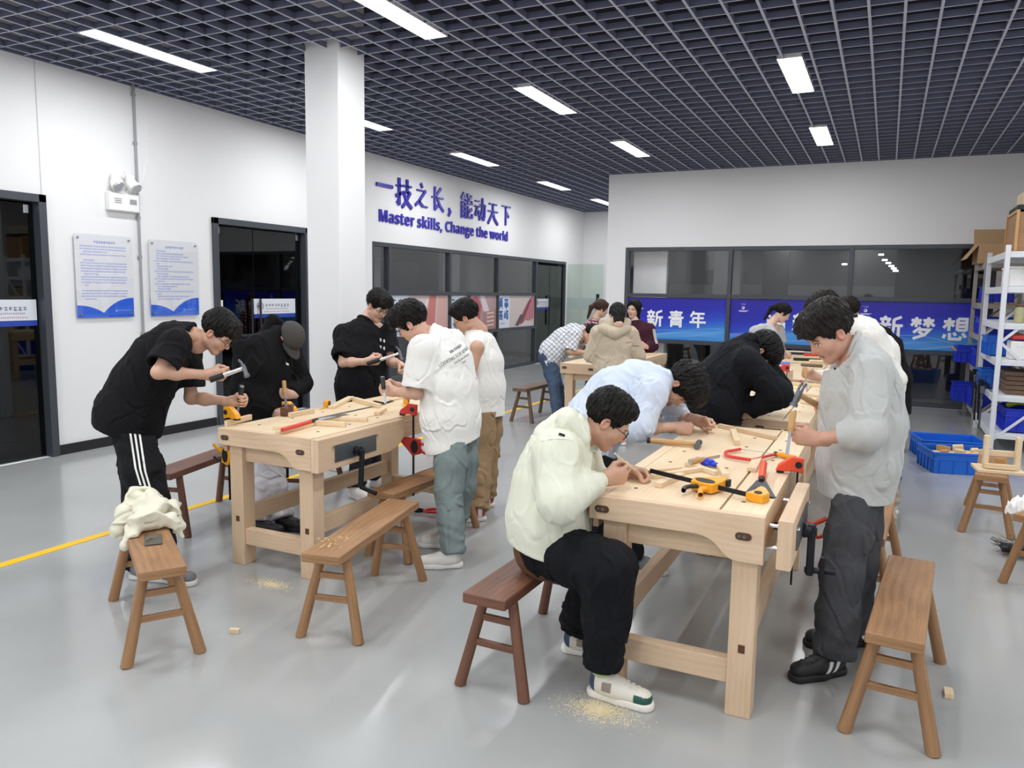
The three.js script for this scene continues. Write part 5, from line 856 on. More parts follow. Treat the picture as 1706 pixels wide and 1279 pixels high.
const frameOf = (y, x0) => { const Y = y.clone().normalize(), X = x0.clone().addScaledVector(Y, -x0.dot(Y)).normalize(), Z = X.clone().cross(Y); return [X, Y, Z]; };
function tinted(g, hex) { const c = new Float32Array(g.attributes.position.count * 3), q = lin(hex); for (let i = 0; i < c.length; i += 3) { c[i] = q[0]; c[i + 1] = q[1]; c[i + 2] = q[2]; } g.setAttribute('color', new THREE.BufferAttribute(c, 3)); return g; }
// ---- shoe: heel at the origin, toe along z
function shoeGeometry(kind, cell) {
  const up = union([bone(V(0, 0.06, 0.035), V(0, 0.052, 0.11), 0.042, 0.042), bone(V(0, 0.05, 0.1), V(0, 0.042, 0.22), 0.04, 0.034, V(1, 0, 0), 1.12), bone(V(0, 0.1, 0.045), V(0, 0.06, 0.055), 0.04, 0.04)], 0.03);
  const upper = (x, y, z) => smax(smax(up(x, y, z), 0.026 - y, 0.004), y - 0.112, 0.01);
  const so = union([bone(V(0, 0.016, 0.02), V(0.002, 0.016, 0.13), 0.039, 0.041), bone(V(0.002, 0.016, 0.13), V(0, 0.016, 0.222), 0.045, 0.042)], 0.02), sole = (x, y, z) => smax(smax(so(x, y, z), y - 0.031, 0.005), 0.0012 - y, 0.004);
  const key = 'shoe' + kind + cell; if (hairCache.has(key)) return hairCache.get(key);
  const pal = { white: ['#e9e7e2', '#e9e7e2', '#d9d6d0', '#ededea'], black: ['#17171a', '#17171a', '#1d1d20', '#1c1c1e'], skate: ['#e6e1d4', '#23574c', '#3a4a66', '#efece2'], dark: ['#2b2c30', '#2b2c30', '#3a3b40', '#d9d8d4'], grey: ['#77797d', '#77797d', '#5f6165', '#e2e1dd'], red: ['#e6e3de', '#e6e3de', '#a03040', '#e9e6e2'], shell: ['#161618', '#161618', '#161618', '#151517'] }[kind].map(lin);
  const ug = netMesh(upper, V(-0.07, 0, -0.04), V(0.07, 0.13, 0.28), cell, (x, y, z) => (z > 0.19 && y < 0.062 - (z - 0.2) * 0.1 ? pal[1] : z < 0.028 && y > 0.035 ? pal[2] : kind === 'skate' && z > 0.06 && z < 0.1 && y > 0.05 && y < 0.085 ? lin('#9a8a7c') : kind === 'red' && z > 0.06 && z < 0.15 && y > 0.04 && Math.abs(x) > 0.028 ? pal[2] : kind === 'shell' && Math.abs(x) > 0.026 && ((z + y * 0.5 > 0.09 && z + y * 0.5 < 0.106) || (z + y * 0.5 > 0.124 && z + y * 0.5 < 0.14)) && y > 0.034 && y < 0.08 ? lin('#e9e9e6') : pal[0]));
  const sg = netMesh(sole, V(-0.07, -0.005, -0.04), V(0.07, 0.05, 0.29), cell); tinted(sg, '#' + new THREE.Color().setRGB(...pal[3]).getHexString());
  const laces = []; for (let i = 0; i < 5; i++) { const z = 0.1 + i * 0.022, y = 0.098 - i * 0.0052; laces.push(rod(V(-0.022, y - 0.003, z), V(0.022, y - 0.003, z + 0.008), 0.0032, 0.0032, 6), rod(V(0.022, y - 0.003, z), V(-0.022, y - 0.003, z + 0.008), 0.0032, 0.0032, 6)); }
  const out = [ug, sg, merged(laces)]; hairCache.set(key, out); return out;
}
const skinMat = new THREE.MeshPhysicalMaterial({ color: '#ffffff', vertexColors: true, roughness: 0.5, sheen: 0.15, sheenRoughness: 0.5 });
const shoeMat = std('#ffffff', 0.55, { vertexColors: true }), laceMat = std('#e6e4de', 0.8);
const cloth = (hex, rough = 0.88) => new THREE.MeshPhysicalMaterial({ color: hex, roughness: rough, specularIntensity: 0.5, sheen: new THREE.Color(hex).getHSL({}).l < 0.2 ? 0.03 : 0.2, sheenRoughness: 0.6, sheenColor: new THREE.Color(hex).lerp(new THREE.Color('#ffffff'), 0.3) });
const clothV = () => std('#ffffff', 0.88, { vertexColors: true });
const hairMat = (hex) => phys(new THREE.Color(hex).multiplyScalar(0.6), 0.5, { specularIntensity: 0.45 });
function boundsOf(list, pad) { const b = new THREE.Box3(); for (const [p, r] of list) { b.expandByPoint(p.clone().addScalar(r + pad)); b.expandByPoint(p.clone().addScalar(-r - pad)); } return b; }
// a chain of [point, radius] as tapered bones; u, s widen it
function chainBones(ch, u, s) { const out = []; for (let i = 1; i < ch.length; i++) out.push(bone(ch[i - 1][0], ch[i][0], ch[i - 1][1], ch[i][1], u, s)); return out; }

/* A person. Joints are given as [px, py, d] = where the photograph shows them and their forward distance; radii in metres.
   head: {c, f, u}  torso: [[joint, r], ...] from hem to neck; arms: {s, e, w, hand:{pose, y, thumb}}; legs: {h, k, a, toe} */
function person(spec) {
  const { label, D, cell = D < 4 ? 0.0075 : D < 7 ? 0.0092 : 0.012, skin = '#d8a688' } = spec, J = (j) => (j.isVector3 ? j.clone() : at(j[0], j[1], D + (j[2] ?? 0)));
  const dirv = (v) => rut(...v).normalize();
  const far = D > 7.5, fine = far ? 0.006 : D > 5.5 ? 0.0048 : 0.004, t0 = J(spec.torso[0][0]);
  const base = V(t0.x, 0, t0.z), o = thing('person', label, 'person', base.toArray()), back = V(-base.x, 0, -base.z);
  const put = (g) => g.translate(back.x, 0, back.z);
  // ---- joints
  const [hx, hy, hz] = (() => { const f = dirv(spec.head.f); let u = dirv(spec.head.u); u.addScaledVector(f, -u.dot(f)).normalize(); return [u.clone().cross(f), u, f]; })();
  const HC0 = J(spec.head.c), hs = spec.head.s ?? 1, headM = new THREE.Matrix4().makeBasis(hx, hy, hz).scale(V(hs, hs, hs)).setPosition(HC0), inHead = (x, y, z) => V(x, y, z).applyMatrix4(headM);
  const tor = spec.torso.map(([j, r, s]) => [J(j), r, s]), side = dirv(spec.side), su = spec.su ?? 1.3, neckTop = inHead(0, -0.09, -0.03), neckBase = tor[tor.length - 1][0];
  const arms = spec.arms.map((a) => ({ ...a, s: J(a.s), e: J(a.e), w: J(a.w) })), legs = spec.legs.map((l) => ({ ...l, h: J(l.h), k: J(l.k), a: J(l.a) }));
  if (!spec.sit) for (const l of legs) { const lift = Math.max(0, 0.82 - l.h.y); l.h.y += lift; l.k.y += lift * 0.35; }
  if (spec.stand) legs.forEach((l, i) => { // straight legs under the trunk, for those whose feet the benches hide
    const s = side.clone().setY(0).normalize().multiplyScalar((i ? 1 : -1) * 0.09), c = V(tor[0][0].x, spec.stand, tor[0][0].z); l.h.copy(c).add(s); if (spec.feet) l.a.copy(c).setY(0.085).addScaledVector(s, 1.3).add(rut(...spec.feet)); l.k.copy(l.h).lerp(l.a, 0.5).addScaledVector(dirv(l.toe), 0.03); });
  // ---- skin: one body, with head and hands of their own finer grids
  const bodyB = [];
  const skinT = tor.map(([p, r], i) => [i ? p : p.clone().lerp(tor[1][0], 0.8), Math.min(r * 0.74, 0.11)]);
  for (let i = 1; i < skinT.length; i++) bodyB.push(bone(skinT[i - 1][0], skinT[i][0], skinT[i - 1][1], skinT[i][1] * (i === skinT.length - 1 ? 0.8 : 1), side, su));
  bodyB.push(bone(neckBase, neckTop, 0.056 * hs, 0.05 * hs));
  for (const a of arms) { a.m = a.hand?.flip; bodyB.push(bone(neckBase.clone().lerp(a.s, 0.5), a.s, 0.055, 0.05), bone(a.s, a.e, 0.048, 0.037), bone(a.e, a.e.clone().lerp(a.w, 0.35), 0.037, 0.038), bone(a.e.clone().lerp(a.w, 0.35), a.w, 0.038, 0.0245)); }
  for (const l of legs) bodyB.push(bone(l.h, l.k, 0.075, 0.052), bone(l.k, l.a, 0.05, 0.036));
  const bodyF = union(bodyB, 0.03), bb = boundsOf([...skinT.map(([p, r]) => [p, r * su]), [neckTop, 0.06], ...arms.flatMap((a) => [[a.s, 0.06], [a.e, 0.05], [a.w, 0.04]]), ...legs.flatMap((l) => [[l.h, 0.09], [l.k, 0.06], [l.a, 0.05]])], 0.03);
  const skinG = [tinted(put(netMesh(bodyF, bb.min, bb.max, Math.max(cell, 0.0105))).toNonIndexed(), skin)];
  skinG.push(put(headGeometry(skin, fine).clone().applyMatrix4(headM)).toNonIndexed());
  for (const a of arms) if (a.hand) {
    const y = dirv(a.hand.y), th = dirv(a.hand.thumb), [X, Y, Z] = frameOf(y, a.hand.left ? th.clone().negate() : th), g = handGeometry(a.hand.pose, far ? 0.0055 : D > 5.5 ? 0.004 : 0.003).clone();
    if (a.hand.left) { g.scale(-1, 1, 1); const ix = g.index.array; for (let i = 0; i < ix.length; i += 3) { const t = ix[i]; ix[i] = ix[i + 1]; ix[i + 1] = t; } }
    g.index = g.index.clone(); const sc = a.hand.s ?? 1; g.applyMatrix4(new THREE.Matrix4().makeBasis(X, Y, Z).scale(V(sc, sc, sc)).setPosition(a.w));
    a.grip = a.w.clone().addScaledVector(Y, 0.075 * sc).addScaledVector(Z, 0.036 * sc); a.X = X; a.Y = Y; a.Z = Z;
    skinG.push(tinted(put(g.toNonIndexed()), skin));
  }
  part('body', skinG.map((g) => { g.deleteAttribute('uv'); return g; }), skinMat, o);
  // ---- garments
  // long soft crests with sharp creases between them; a finer set for the crumple
  const crease = (v, w) => Math.exp(-(v * v) / (w * w));
  const foldN = (amp, q) => (x, y, z) => {
    const w = 0.3 * n3(x * 2.5 + q, y * 2.5, z * 2.5), a = n3(x * 4.2 + q + w, y * 2.1 + 1.4 * w, z * 4.2), b = n3(x * 5.2 - q, y * 3.4 + x * 3 + w, z * 5.2 + w), c = n3(x * 9 + q, y * 6 + w * 3, z * 9);
    return amp * 0.58 * (0.9 * a - 1.1 * crease(a, 0.16) + 0.9 * crease(b, 0.13) - 0.7 * crease(b - 0.28, 0.1) + 0.45 * crease(c, 0.16));
  };
  const garment = (name, f, box, mat, colour, c = cell) => part(name, [put(netMesh(f, box.min, box.max, c, colour)).toNonIndexed()], mat, o);
  const top = spec.top, q = D * 13.7;
  {
    const list = []; for (let i = 1; i < tor.length - 1; i++) list.push(bone(tor[i - 1][0], tor[i][0], tor[i - 1][1], tor[i][1], side, tor[i][2] ?? su));
    const n = tor.length - 1; list.push(bone(tor[n - 1][0], tor[n][0], tor[n - 1][1], tor[n][1], side, 1.12));
    const bound = tor.map(([p, r]) => [p, r * 1.5]);
    let sleeves = [];
    for (const a of arms) {
      const sl = a.sleeve ?? top.sleeve, pts = [[neckBase.clone().lerp(a.s, 0.45), 0.062], [a.s, sl.r ?? 0.075]];
      if (sl.to <= 0) pts.splice(1, 1, [a.s.clone().lerp(neckBase, 0.18), 0.058]);
      else if (sl.to < 1) pts.push([a.s.clone().lerp(a.e, sl.to), sl.end ?? 0.08]); else { pts.push([a.e, sl.elbow ?? 0.066]); if (sl.to > 1) pts.push([a.e.clone().lerp(a.w, sl.to - 1), sl.end ?? 0.048]); }
      const bs = chainBones(pts); bound.push(...pts);
      // cut square at the sleeve's end, and hollow there
      const E = pts[pts.length - 1][0], P = pts[pts.length - 2][0], ax = E.clone().sub(P).normalize(), last = bs[bs.length - 1], rest = bs.length > 1 ? union(bs.slice(0, -1), 0.03) : null, body = union(bs, 0.03), joint = P;
      sleeves.push(sl.to <= 0 ? (x, y, z, n) => body(x, y, z) + n : (x, y, z, n) => { const w = (x - E.x) * ax.x + (y - E.y) * ax.y + (z - E.z) * ax.z, d = (rest ? body(x, y, z) : last(x, y, z)) + n; void joint; const c = rest && w > 0 ? Math.min(smax(last(x, y, z) + n, w, 0.008), Math.max(rest(x, y, z) + n, -1)) : smax(d, w, 0.008); return w < -0.2 || sl.to > 1 ? c : smax(c, -Math.max(d + 0.018, -w - 0.05), 0.005); });
    }
    for (const e of top.extra ?? []) { const a = J(e[0]), b = J(e[1]); list.push(bone(a, b, e[2], e[3], e[4] ? dirv(e[4]) : undefined, e[5] ?? 1)); bound.push([a, e[2] * (e[5] ?? 1)], [b, e[3] * (e[5] ?? 1)]); }
    const trunk = union(list, 0.06), fn = foldN(top.fold ?? 0.006, q), h0 = tor[0][0], hemN = top.hem ? dirv(top.hem) : h0.clone().sub(tor[1][0]).normalize(), nk = neckBase, nn = neckTop.clone().sub(neckBase).normalize(), nr = (top.neck ?? 0.012);
    const f = (x, y, z) => {
      let d = trunk(x, y, z); const w = (x - h0.x) * hemN.x + (y - h0.y) * hemN.y + (z - h0.z) * hemN.z, n = d < 0.3 ? fn(x, y, z) * Math.min(1, Math.max(0.3, -w / 0.1)) : 0; d += n; const d0 = d; if (w > -0.25) { d = smax(d, w, 0.008); d = smax(d, -Math.max(d0 + 0.019, -w - 0.06), 0.005); }
      for (const s of sleeves) d = smin(d, s(x, y, z, n), 0.045);
      const v = (x - nk.x) * nn.x + (y - nk.y) * nn.y + (z - nk.z) * nn.z; if (v > -0.1) { const r = Math.hypot(x - nk.x - nn.x * v, y - nk.y - nn.y * v, z - nk.z - nn.z * v); if (r < 0.14) d = smax(d, v - nr, 0.006); }
      return d;
    };
    const b = boundsOf(bound, 0.04); o.userData.topField = f;
    o.userData.topMesh = garment(top.name, f, b, top.mat, top.colour && top.colour({ tor, side, put: base, trunk }), cell);
    if (top.hood) { const g = top.hood.map(([a, bq, ra, rb, u, s]) => bone(J(a), J(bq), ra, rb, u && dirv(u), s)), hf = union(g, 0.03), fn2 = foldN(0.006, q + 3), bd = boundsOf(top.hood.flatMap(([a, bq, ra, rb, , s]) => [[J(a), ra * (s ?? 1)], [J(bq), rb * (s ?? 1)]]), 0.03); garment('hood', (x, y, z) => hf(x, y, z) + fn2(x, y, z), bd, top.mat, undefined, cell * 0.9); }
    if (top.collar) { const m = part('collar', [new THREE.TorusGeometry(1, 0.16, 8, 28).applyMatrix4(new THREE.Matrix4().makeBasis(...(() => { const [X, Y, Z] = frameOf(nn, side); return [X, Z.negate(), Y]; })()).scale(V(top.collar, top.collar, 0.09)).setPosition(nk.clone().addScaledVector(nn, nr + 0.002))).toNonIndexed()].map(put), top.collarMat ?? top.mat, o); void m; }
    if (top.cuffs) arms.forEach((a) => { const t = (a.sleeve ?? top.sleeve).to; if (t > 1.5) { const e = a.e.clone().lerp(a.w, t - 1), ax = a.w.clone().sub(a.e).normalize(); part('cuff', [put(rod(e.clone().addScaledVector(ax, -0.015), e.clone().addScaledVector(ax, 0.03), 0.042, 0.034, 18))], top.cuffs, o); } });
  }
  if (spec.under) garment('undershirt', union([bone(J(spec.under[0]), J(spec.under[1]), spec.under[2], spec.under[3], side, su)], 0.02), boundsOf([[J(spec.under[0]), spec.under[2] * su], [J(spec.under[1]), spec.under[3] * su]], 0.02), spec.under[4]);
  const pants = spec.pants;
  if (pants && !spec.noLegs) {
    const h0 = tor[0][0], hN = top.hem ? dirv(top.hem) : h0.clone().sub(tor[1][0]).normalize();
    const bs = [], bound = [], hm = legs[0].h.clone().add(legs[1].h).multiplyScalar(0.5), waist = spec.waist ? J(spec.waist) : hm.clone().lerp(tor[1][0], 0.35);
    bs.push(bone(hm, waist, pants.seat ?? 0.12, (pants.seat ?? 0.12) * 0.95, side, 1.25)); bound.push([hm, 0.2], [waist, 0.2]);
    const hems = [];
    for (const l of legs) {
      const e = l.k.clone().lerp(l.a, pants.to ?? 1.02), ch = [[l.h, pants.r?.[0] ?? 0.095], [l.h.clone().lerp(l.k, 0.55), pants.r?.[1] ?? 0.09], [l.k, pants.r?.[2] ?? 0.075], [l.k.clone().lerp(l.a, 0.5), pants.r?.[3] ?? 0.074], [e, pants.r?.[4] ?? 0.07]], ax = l.a.clone().sub(l.k).normalize();
      const body = union(chainBones(ch), 0.03); bound.push(...ch);
      hems.push((x, y, z, n) => { const w = (x - e.x) * ax.x + (y - e.y) * ax.y + (z - e.z) * ax.z; let d = body(x, y, z) + n; return w < -0.2 ? d : smax(d, w, 0.012); });
    }
    const hip = union(bs, 0.03), fn = foldN(pants.fold ?? 0.007, q + 5), ank = legs.map((l) => l.a.y), f = (x, y, z) => { let n = fn(x, y, z); const low = y - ank[0]; if (low < 0.25 && low > -0.1) n += 0.0055 * Math.sin(y * 85 + 4 * n3(x * 5, y * 3, z * 5)) * (1 - Math.max(0, low) / 0.25); let d = hip(x, y, z) + n; for (const h of hems) d = smin(d, h(x, y, z, n), 0.025); return spec.sit || hN.y > -0.8 ? d : smax(d, -((x - h0.x) * hN.x + (y - h0.y) * hN.y + (z - h0.z) * hN.z) - 0.045, 0.01); };
    garment('trousers', f, boundsOf(bound, 0.04), pants.mat, pants.colour && pants.colour({ legs, side }), cell * 1.05); o.userData.legField = f;
  }
  if (spec.shoes && !spec.noLegs) for (const l of legs) {
    const toe = dirv(l.toe).setY(0).normalize(), X = UP.clone().cross(toe), lift = l.lift ?? 0, g0 = shoeGeometry(spec.shoes, far ? 0.008 : D < 4 ? 0.0036 : 0.0055), s = spec.shoeScale ?? 1.02;
    const tilt = new THREE.Matrix4().makeRotationX(l.tilt ?? 0), M4 = new THREE.Matrix4().makeBasis(X, UP, toe).multiply(tilt).scale(V(s, s, s)).setPosition(l.a.clone().setY(lift).addScaledVector(toe, -0.045));
    const sh = part('shoe', [put(g0[0].clone().applyMatrix4(M4)).toNonIndexed()], shoeMat, o);
    part('sole', [put(g0[1].clone().applyMatrix4(M4)).toNonIndexed()], shoeMat, sh); part('laces', [put(g0[2].clone().applyMatrix4(M4)).toNonIndexed()], spec.shoes === 'black' || spec.shoes === 'shell' ? M.rubber : laceMat, sh);
    if (spec.socks) part('sock', [put(rod(l.a.clone().setY(lift + 0.08), l.k.clone().lerp(l.a, 0.86), 0.042, 0.045, 16))], spec.socks, o);
  }
  // ---- hair, cap, glasses
  const hv = spec.hair?.[2] ?? (spec.hair?.[0] === 'cap' ? 1 : 1.04);
  if (spec.hair) part('hair', [put(hairGeometry(spec.hair[0], far ? 0.007 : 0.0046).clone().translate(0, -0.03, 0.0).scale(hv, hv, hv).translate(0, 0.03 + (hv - 1) * 0.04, 0.0).applyMatrix4(headM)).toNonIndexed()], hairMat(spec.hair[1]), o);
  if (spec.cap) {
    const dome = new THREE.SphereGeometry(1, 28, 14, 0, Math.PI * 2, 0, Math.PI * 0.53).scale(0.093, 0.102, 0.113).translate(0, 0.035, -0.012).toNonIndexed();
    const c = part('cap', [put(dome.applyMatrix4(headM))], spec.cap, o), brim = []; const N = 16, pos = [];
    const P = (a, r, up) => V(Math.sin(a) * 0.084 * (0.9 + 0.1 * r), 0.036 - 0.022 * Math.abs(Math.sin(a)) ** 2 - 0.018 * r + up, -0.012 + Math.cos(a) * 0.1 + r * 0.078 * Math.cos(a) ** 0.7);
    for (let i = 0; i < N; i++) { const a0 = -1.35 + 2.7 * i / N, a1 = -1.35 + 2.7 * (i + 1) / N; for (const [u, fl] of [[0.003, 0], [-0.003, 1]]) { const p = [P(a0, 0, u), P(a0, 1, u), P(a1, 1, u), P(a1, 0, u)]; const order = fl ? [0, 1, 2, 0, 2, 3] : [0, 2, 1, 0, 3, 2]; for (const k of order) pos.push(...p[k].toArray()); } const e = [P(a0, 1, 0.003), P(a0, 1, -0.003), P(a1, 1, -0.003), P(a1, 1, 0.003)]; for (const k of [0, 1, 2, 0, 2, 3]) pos.push(...e[k].toArray()); }
    const bg = new THREE.BufferGeometry(); bg.setAttribute('position', new THREE.BufferAttribute(new Float32Array(pos), 3)); bg.applyMatrix4(headM); bg.computeVertexNormals(); part('brim', [put(bg)], spec.cap, c); void brim;
    part('button', [put(ball(0, 0.137, -0.012, 0.007).applyMatrix4(headM))], spec.cap, c);
  }
  if (spec.glasses) {
    const g = []; for (const s of [-1, 1]) { g.push(new THREE.TorusGeometry(0.023, 0.0018, 6, 22).scale(1.05, 0.82, 1).rotateY(s * 0.12).translate(s * 0.031, -0.008, 0.106).toNonIndexed(), tube([V(s * 0.055, -0.002, 0.103), V(s * 0.076, 0.002, 0.06), V(s * 0.08, 0.004, 0.0), V(s * 0.078, -0.012, -0.02)], 0.0018, 10, 5)); }
    g.push(tube([V(-0.009, -0.004, 0.108), V(0, -0.001, 0.11), V(0.009, -0.004, 0.108)], 0.0018, 6, 5)); part('glasses', g.map((e) => put(e.applyMatrix4(headM))), M.iron, o);
  }
  if (spec.log) console.log(label.slice(0, 30), 'arms', arms.map((a) => [a.s.distanceTo(a.e).toFixed(2), a.e.distanceTo(a.w).toFixed(2)].join('/')).join(' '), 'legs', legs.map((l) => [l.h.distanceTo(l.k).toFixed(2), l.k.distanceTo(l.a).toFixed(2), 'a' + l.a.y.toFixed(2), 'h' + l.h.y.toFixed(2)].join('/')).join(' '), 'head y', HC0.y.toFixed(2), 'neck', neckBase.distanceTo(HC0).toFixed(2), 'trunk', tor[0][0].distanceTo(neckBase).toFixed(2), 'sh', arms[0].s.distanceTo(arms[1].s).toFixed(2), 'base', base.x.toFixed(2), base.z.toFixed(2));
  const fields = { top: o.userData.topField, leg: o.userData.legField, topMesh: o.userData.topMesh }; delete o.userData.topField; delete o.userData.legField; delete o.userData.topMesh;
  return { o, arms, legs, headM, inHead, base, put, ...fields, J };
}

// ---------------------------------------------------------------- the people
const tee = { to: 0.8, r: 0.085, end: 0.098 }, long = { to: 1.88, r: 0.085, elbow: 0.07, end: 0.046 };
const black = cloth('#0e0e11'), blackTee = cloth('#0f0f13'), trackMat = cloth('#0e0f13', 0.75), whiteTee = cloth('#efeee9'), creamJ = cloth('#dfe1cf', 0.75), paleBlue = cloth('#cfdaec'), navyH = cloth('#101218'), greyS = cloth('#bcbebc'), whiteS = cloth('#e9e8e2');
const march = (f, s, d, eps) => { for (let j = 0; j < 160; j++) { const v = f(s.x, s.y, s.z); if (v < eps) break; s.addScaledVector(d, Math.min(0.03, Math.max(0.002, v * 0.6))); } return s; };
const R1 = (o) => ({ ...o, left: false }), L1 = (o) => ({ ...o, left: true });
const LOG = false;
const p1 = person({
  label: 'man in black T-shirt and striped track trousers bending over left workbench, hammer raised', D: 4.75, log: LOG, skin: '#d0a48b', side: [0.05, 0, 1], su: 1.2,
  head: { c: [363, 553], f: [0.74, -0.66, 0.08], u: [0.66, 0.74, 0.05] }, hair: ['fringe', '#17140f'], glasses: true,
  torso: [[[214, 716], 0.19], [[218, 685], 0.188], [[240, 638], 0.172], [[267, 594], 0.15], [[292, 567], 0.112], [[314, 556], 0.068]],
  arms: [{ s: [292, 573, -0.2], e: [264, 620, -0.32], w: [346, 624, -0.12], hand: R1({ pose: 'grip', y: [1, -0.02, -0.1], thumb: [0.35, 0.9, 0.2] }) }, { s: [313, 575, 0.2], e: [318, 663, 0.2], w: [386, 668, 0.14], hand: L1({ pose: 'grip', y: [1, 0.1, 0.05], thumb: [0, 1, 0.15] }) }],
  legs: [{ h: [222, 724, -0.1], k: [252, 835, -0.14], a: level(272, 944, 0.085), toe: [1, 0, 0.3] }, { h: [228, 724, 0.1], k: [235, 835, 0.05], a: level(232, 940, 0.085), toe: [1, 0, 0.2] }],
  top: { name: 'tshirt', mat: blackTee, sleeve: tee, hem: [-0.31, -0.95, 0], fold: 0.008, neck: 0.006, collar: 0.07 },
  pants: { mat: trackMat, r: [0.115, 0.115, 0.1, 0.092, 0.088], seat: 0.135, fold: 0.009 }, shoes: 'grey',
});
{ // three white stripes down the near leg
  for (let k = 0; k < 3; k++) {
    const pos = [], N = 40, pts = [];
    for (let i = 0; i <= N; i++) { const t = i / N; for (const e of [-1, 1]) {
      const px = THREE.MathUtils.lerp(216, 230, t) + k * 8 + e * 1.75 + (t > 0.7 ? (t - 0.7) * 14 : 0), py = THREE.MathUtils.lerp(714, 808, t) + k * 2.5, s = at(px, py, 4.1), d = dirOf(px, py).normalize();
      march(p1.leg, s, d, 0.0045);
      pts.push(s);
    } }
    for (let i = 0; i < N; i++) { const [a, b, c, d] = [pts[2 * i], pts[2 * i + 1], pts[2 * i + 2], pts[2 * i + 3]]; for (const v of [a, c, b, b, c, d]) pos.push(...v.toArray()); }
    const g = new THREE.BufferGeometry(); g.setAttribute('position', new THREE.BufferAttribute(new Float32Array(pos), 3)); g.computeVertexNormals();
    part('stripe', [p1.put(g)], M.white, p1.o.children.find((c) => c.name === 'trousers'));
  }
}
hammer('steel-shafted claw hammer in the raised fist of the track-trouser man', at(350, 633, 4.6), at(406, 613, 4.66), { wood: false, headDir: rut(0.1, -0.9, 0.5), handle: M.bright });
chisel('black-handled chisel in the lower fist of the track-trouser man', at(403, 643, 4.82), at(394, 697, 4.9));

const p2 = person({
  label: 'person in black hoodie and grey cap bending at left workbench, white trousers', D: 5.75, stand: 0.84, log: LOG, skin: '#deb6a2', side: [-0.5, 0, 0.85], su: 1.3,
  head: { c: [481, 564], f: [0.3, -0.93, 0.12], u: [0.82, 0.3, 0.38] }, hair: ['cap', '#1a1613'], cap: cloth('#4a4846'),
  torso: [[[433, 745, 0.05], 0.17], [[436, 665], 0.165], [[444, 608], 0.152], [[453, 577], 0.115], [[464, 557], 0.07]],
  arms: [{ s: [410, 578, -0.12], e: [404, 648, -0.16], w: [462, 688, -0.1], hand: R1({ pose: 'pinch', y: [1, 0, 0], thumb: [0, 1, 0] }) }, { s: [480, 580, 0.14], e: [503, 640, 0.2], w: [484, 657, 0.0], hand: L1({ pose: 'grip', y: [-0.55, 0.15, 0.8], thumb: [0.1, 1, 0] }) }],
  legs: [{ h: [425, 750, 0], k: [428, 815, 0], a: level(428, 868, 0.085), toe: [0.9, 0, 0.3] }, { h: [455, 748, 0.12], k: [462, 812, 0.1], a: level(470, 862, 0.085), toe: [0.95, 0, 0.3] }],
  top: { name: 'hoodie', mat: black, sleeve: { ...long, r: 0.09, elbow: 0.078 }, fold: 0.009, neck: 0.01, hood: [[[440, 560, 0], [455, 535, 0.03], 0.05, 0.05], [[455, 535, 0.03], [474, 545, 0.1], 0.05, 0.04]] },
  pants: { mat: cloth('#d9d9e0'), r: [0.1, 0.1, 0.09, 0.085, 0.085], fold: 0.01 }, shoes: 'black',
});
chisel('pale-handled chisel in the fist of the capped man', at(473, 634, 5.66), at(477, 684, 5.62), M.handleWood, false);

const p3 = person({
  label: 'man in black T-shirt with small white chest print standing behind left workbench with hammer', D: 6.6, stand: 0.86, log: LOG, skin: '#d9b099', side: [-0.7, 0, 0.7], su: 1.35,
  head: { c: [629, 509], f: [0.62, -0.52, 0.5], u: [0.38, 0.86, 0.25] }, hair: ['fringe', '#15130f'], glasses: true,
  torso: [[[604, 690, 0], 0.17], [[603, 640], 0.168], [[605, 592], 0.155], [[607, 557], 0.12], [[608, 537], 0.062]],
  arms: [{ s: [573, 557, -0.05], e: [572, 604, -0.16], w: [612, 602, -0.26], hand: R1({ pose: 'grip', y: [1, 0.1, 0.1], thumb: [0.1, 0.9, 0.4] }) }, { s: [642, 553, 0.1], e: [651, 602, 0.02], w: [668, 608, -0.16], hand: L1({ pose: 'pinch', y: [0.5, -0.25, 0.6], thumb: [-0.4, 0.8, 0.1] }) }],
  legs: [{ h: [592, 700, 0], k: [594, 758, -0.05], a: level(592, 812, 0.085), toe: [0.7, 0, 0.75] }, { h: [616, 700, 0.08], k: [624, 752, 0], a: level(626, 794, 0.085), toe: [0.8, 0, 0.6] }],
  top: { name: 'tshirt', mat: blackTee, sleeve: tee, fold: 0.008, neck: 0.008, collar: 0.072 }, pants: { mat: cloth('#24262d'), r: [0.1, 0.1, 0.085, 0.08, 0.078] }, shoes: 'white',
});
hammer('claw hammer with steel shaft held by the standing man in black T-shirt', at(612, 606, 6.3), at(666, 588, 6.3), { wood: false, headDir: rut(0, -0.9, 0.3), handle: M.bright });

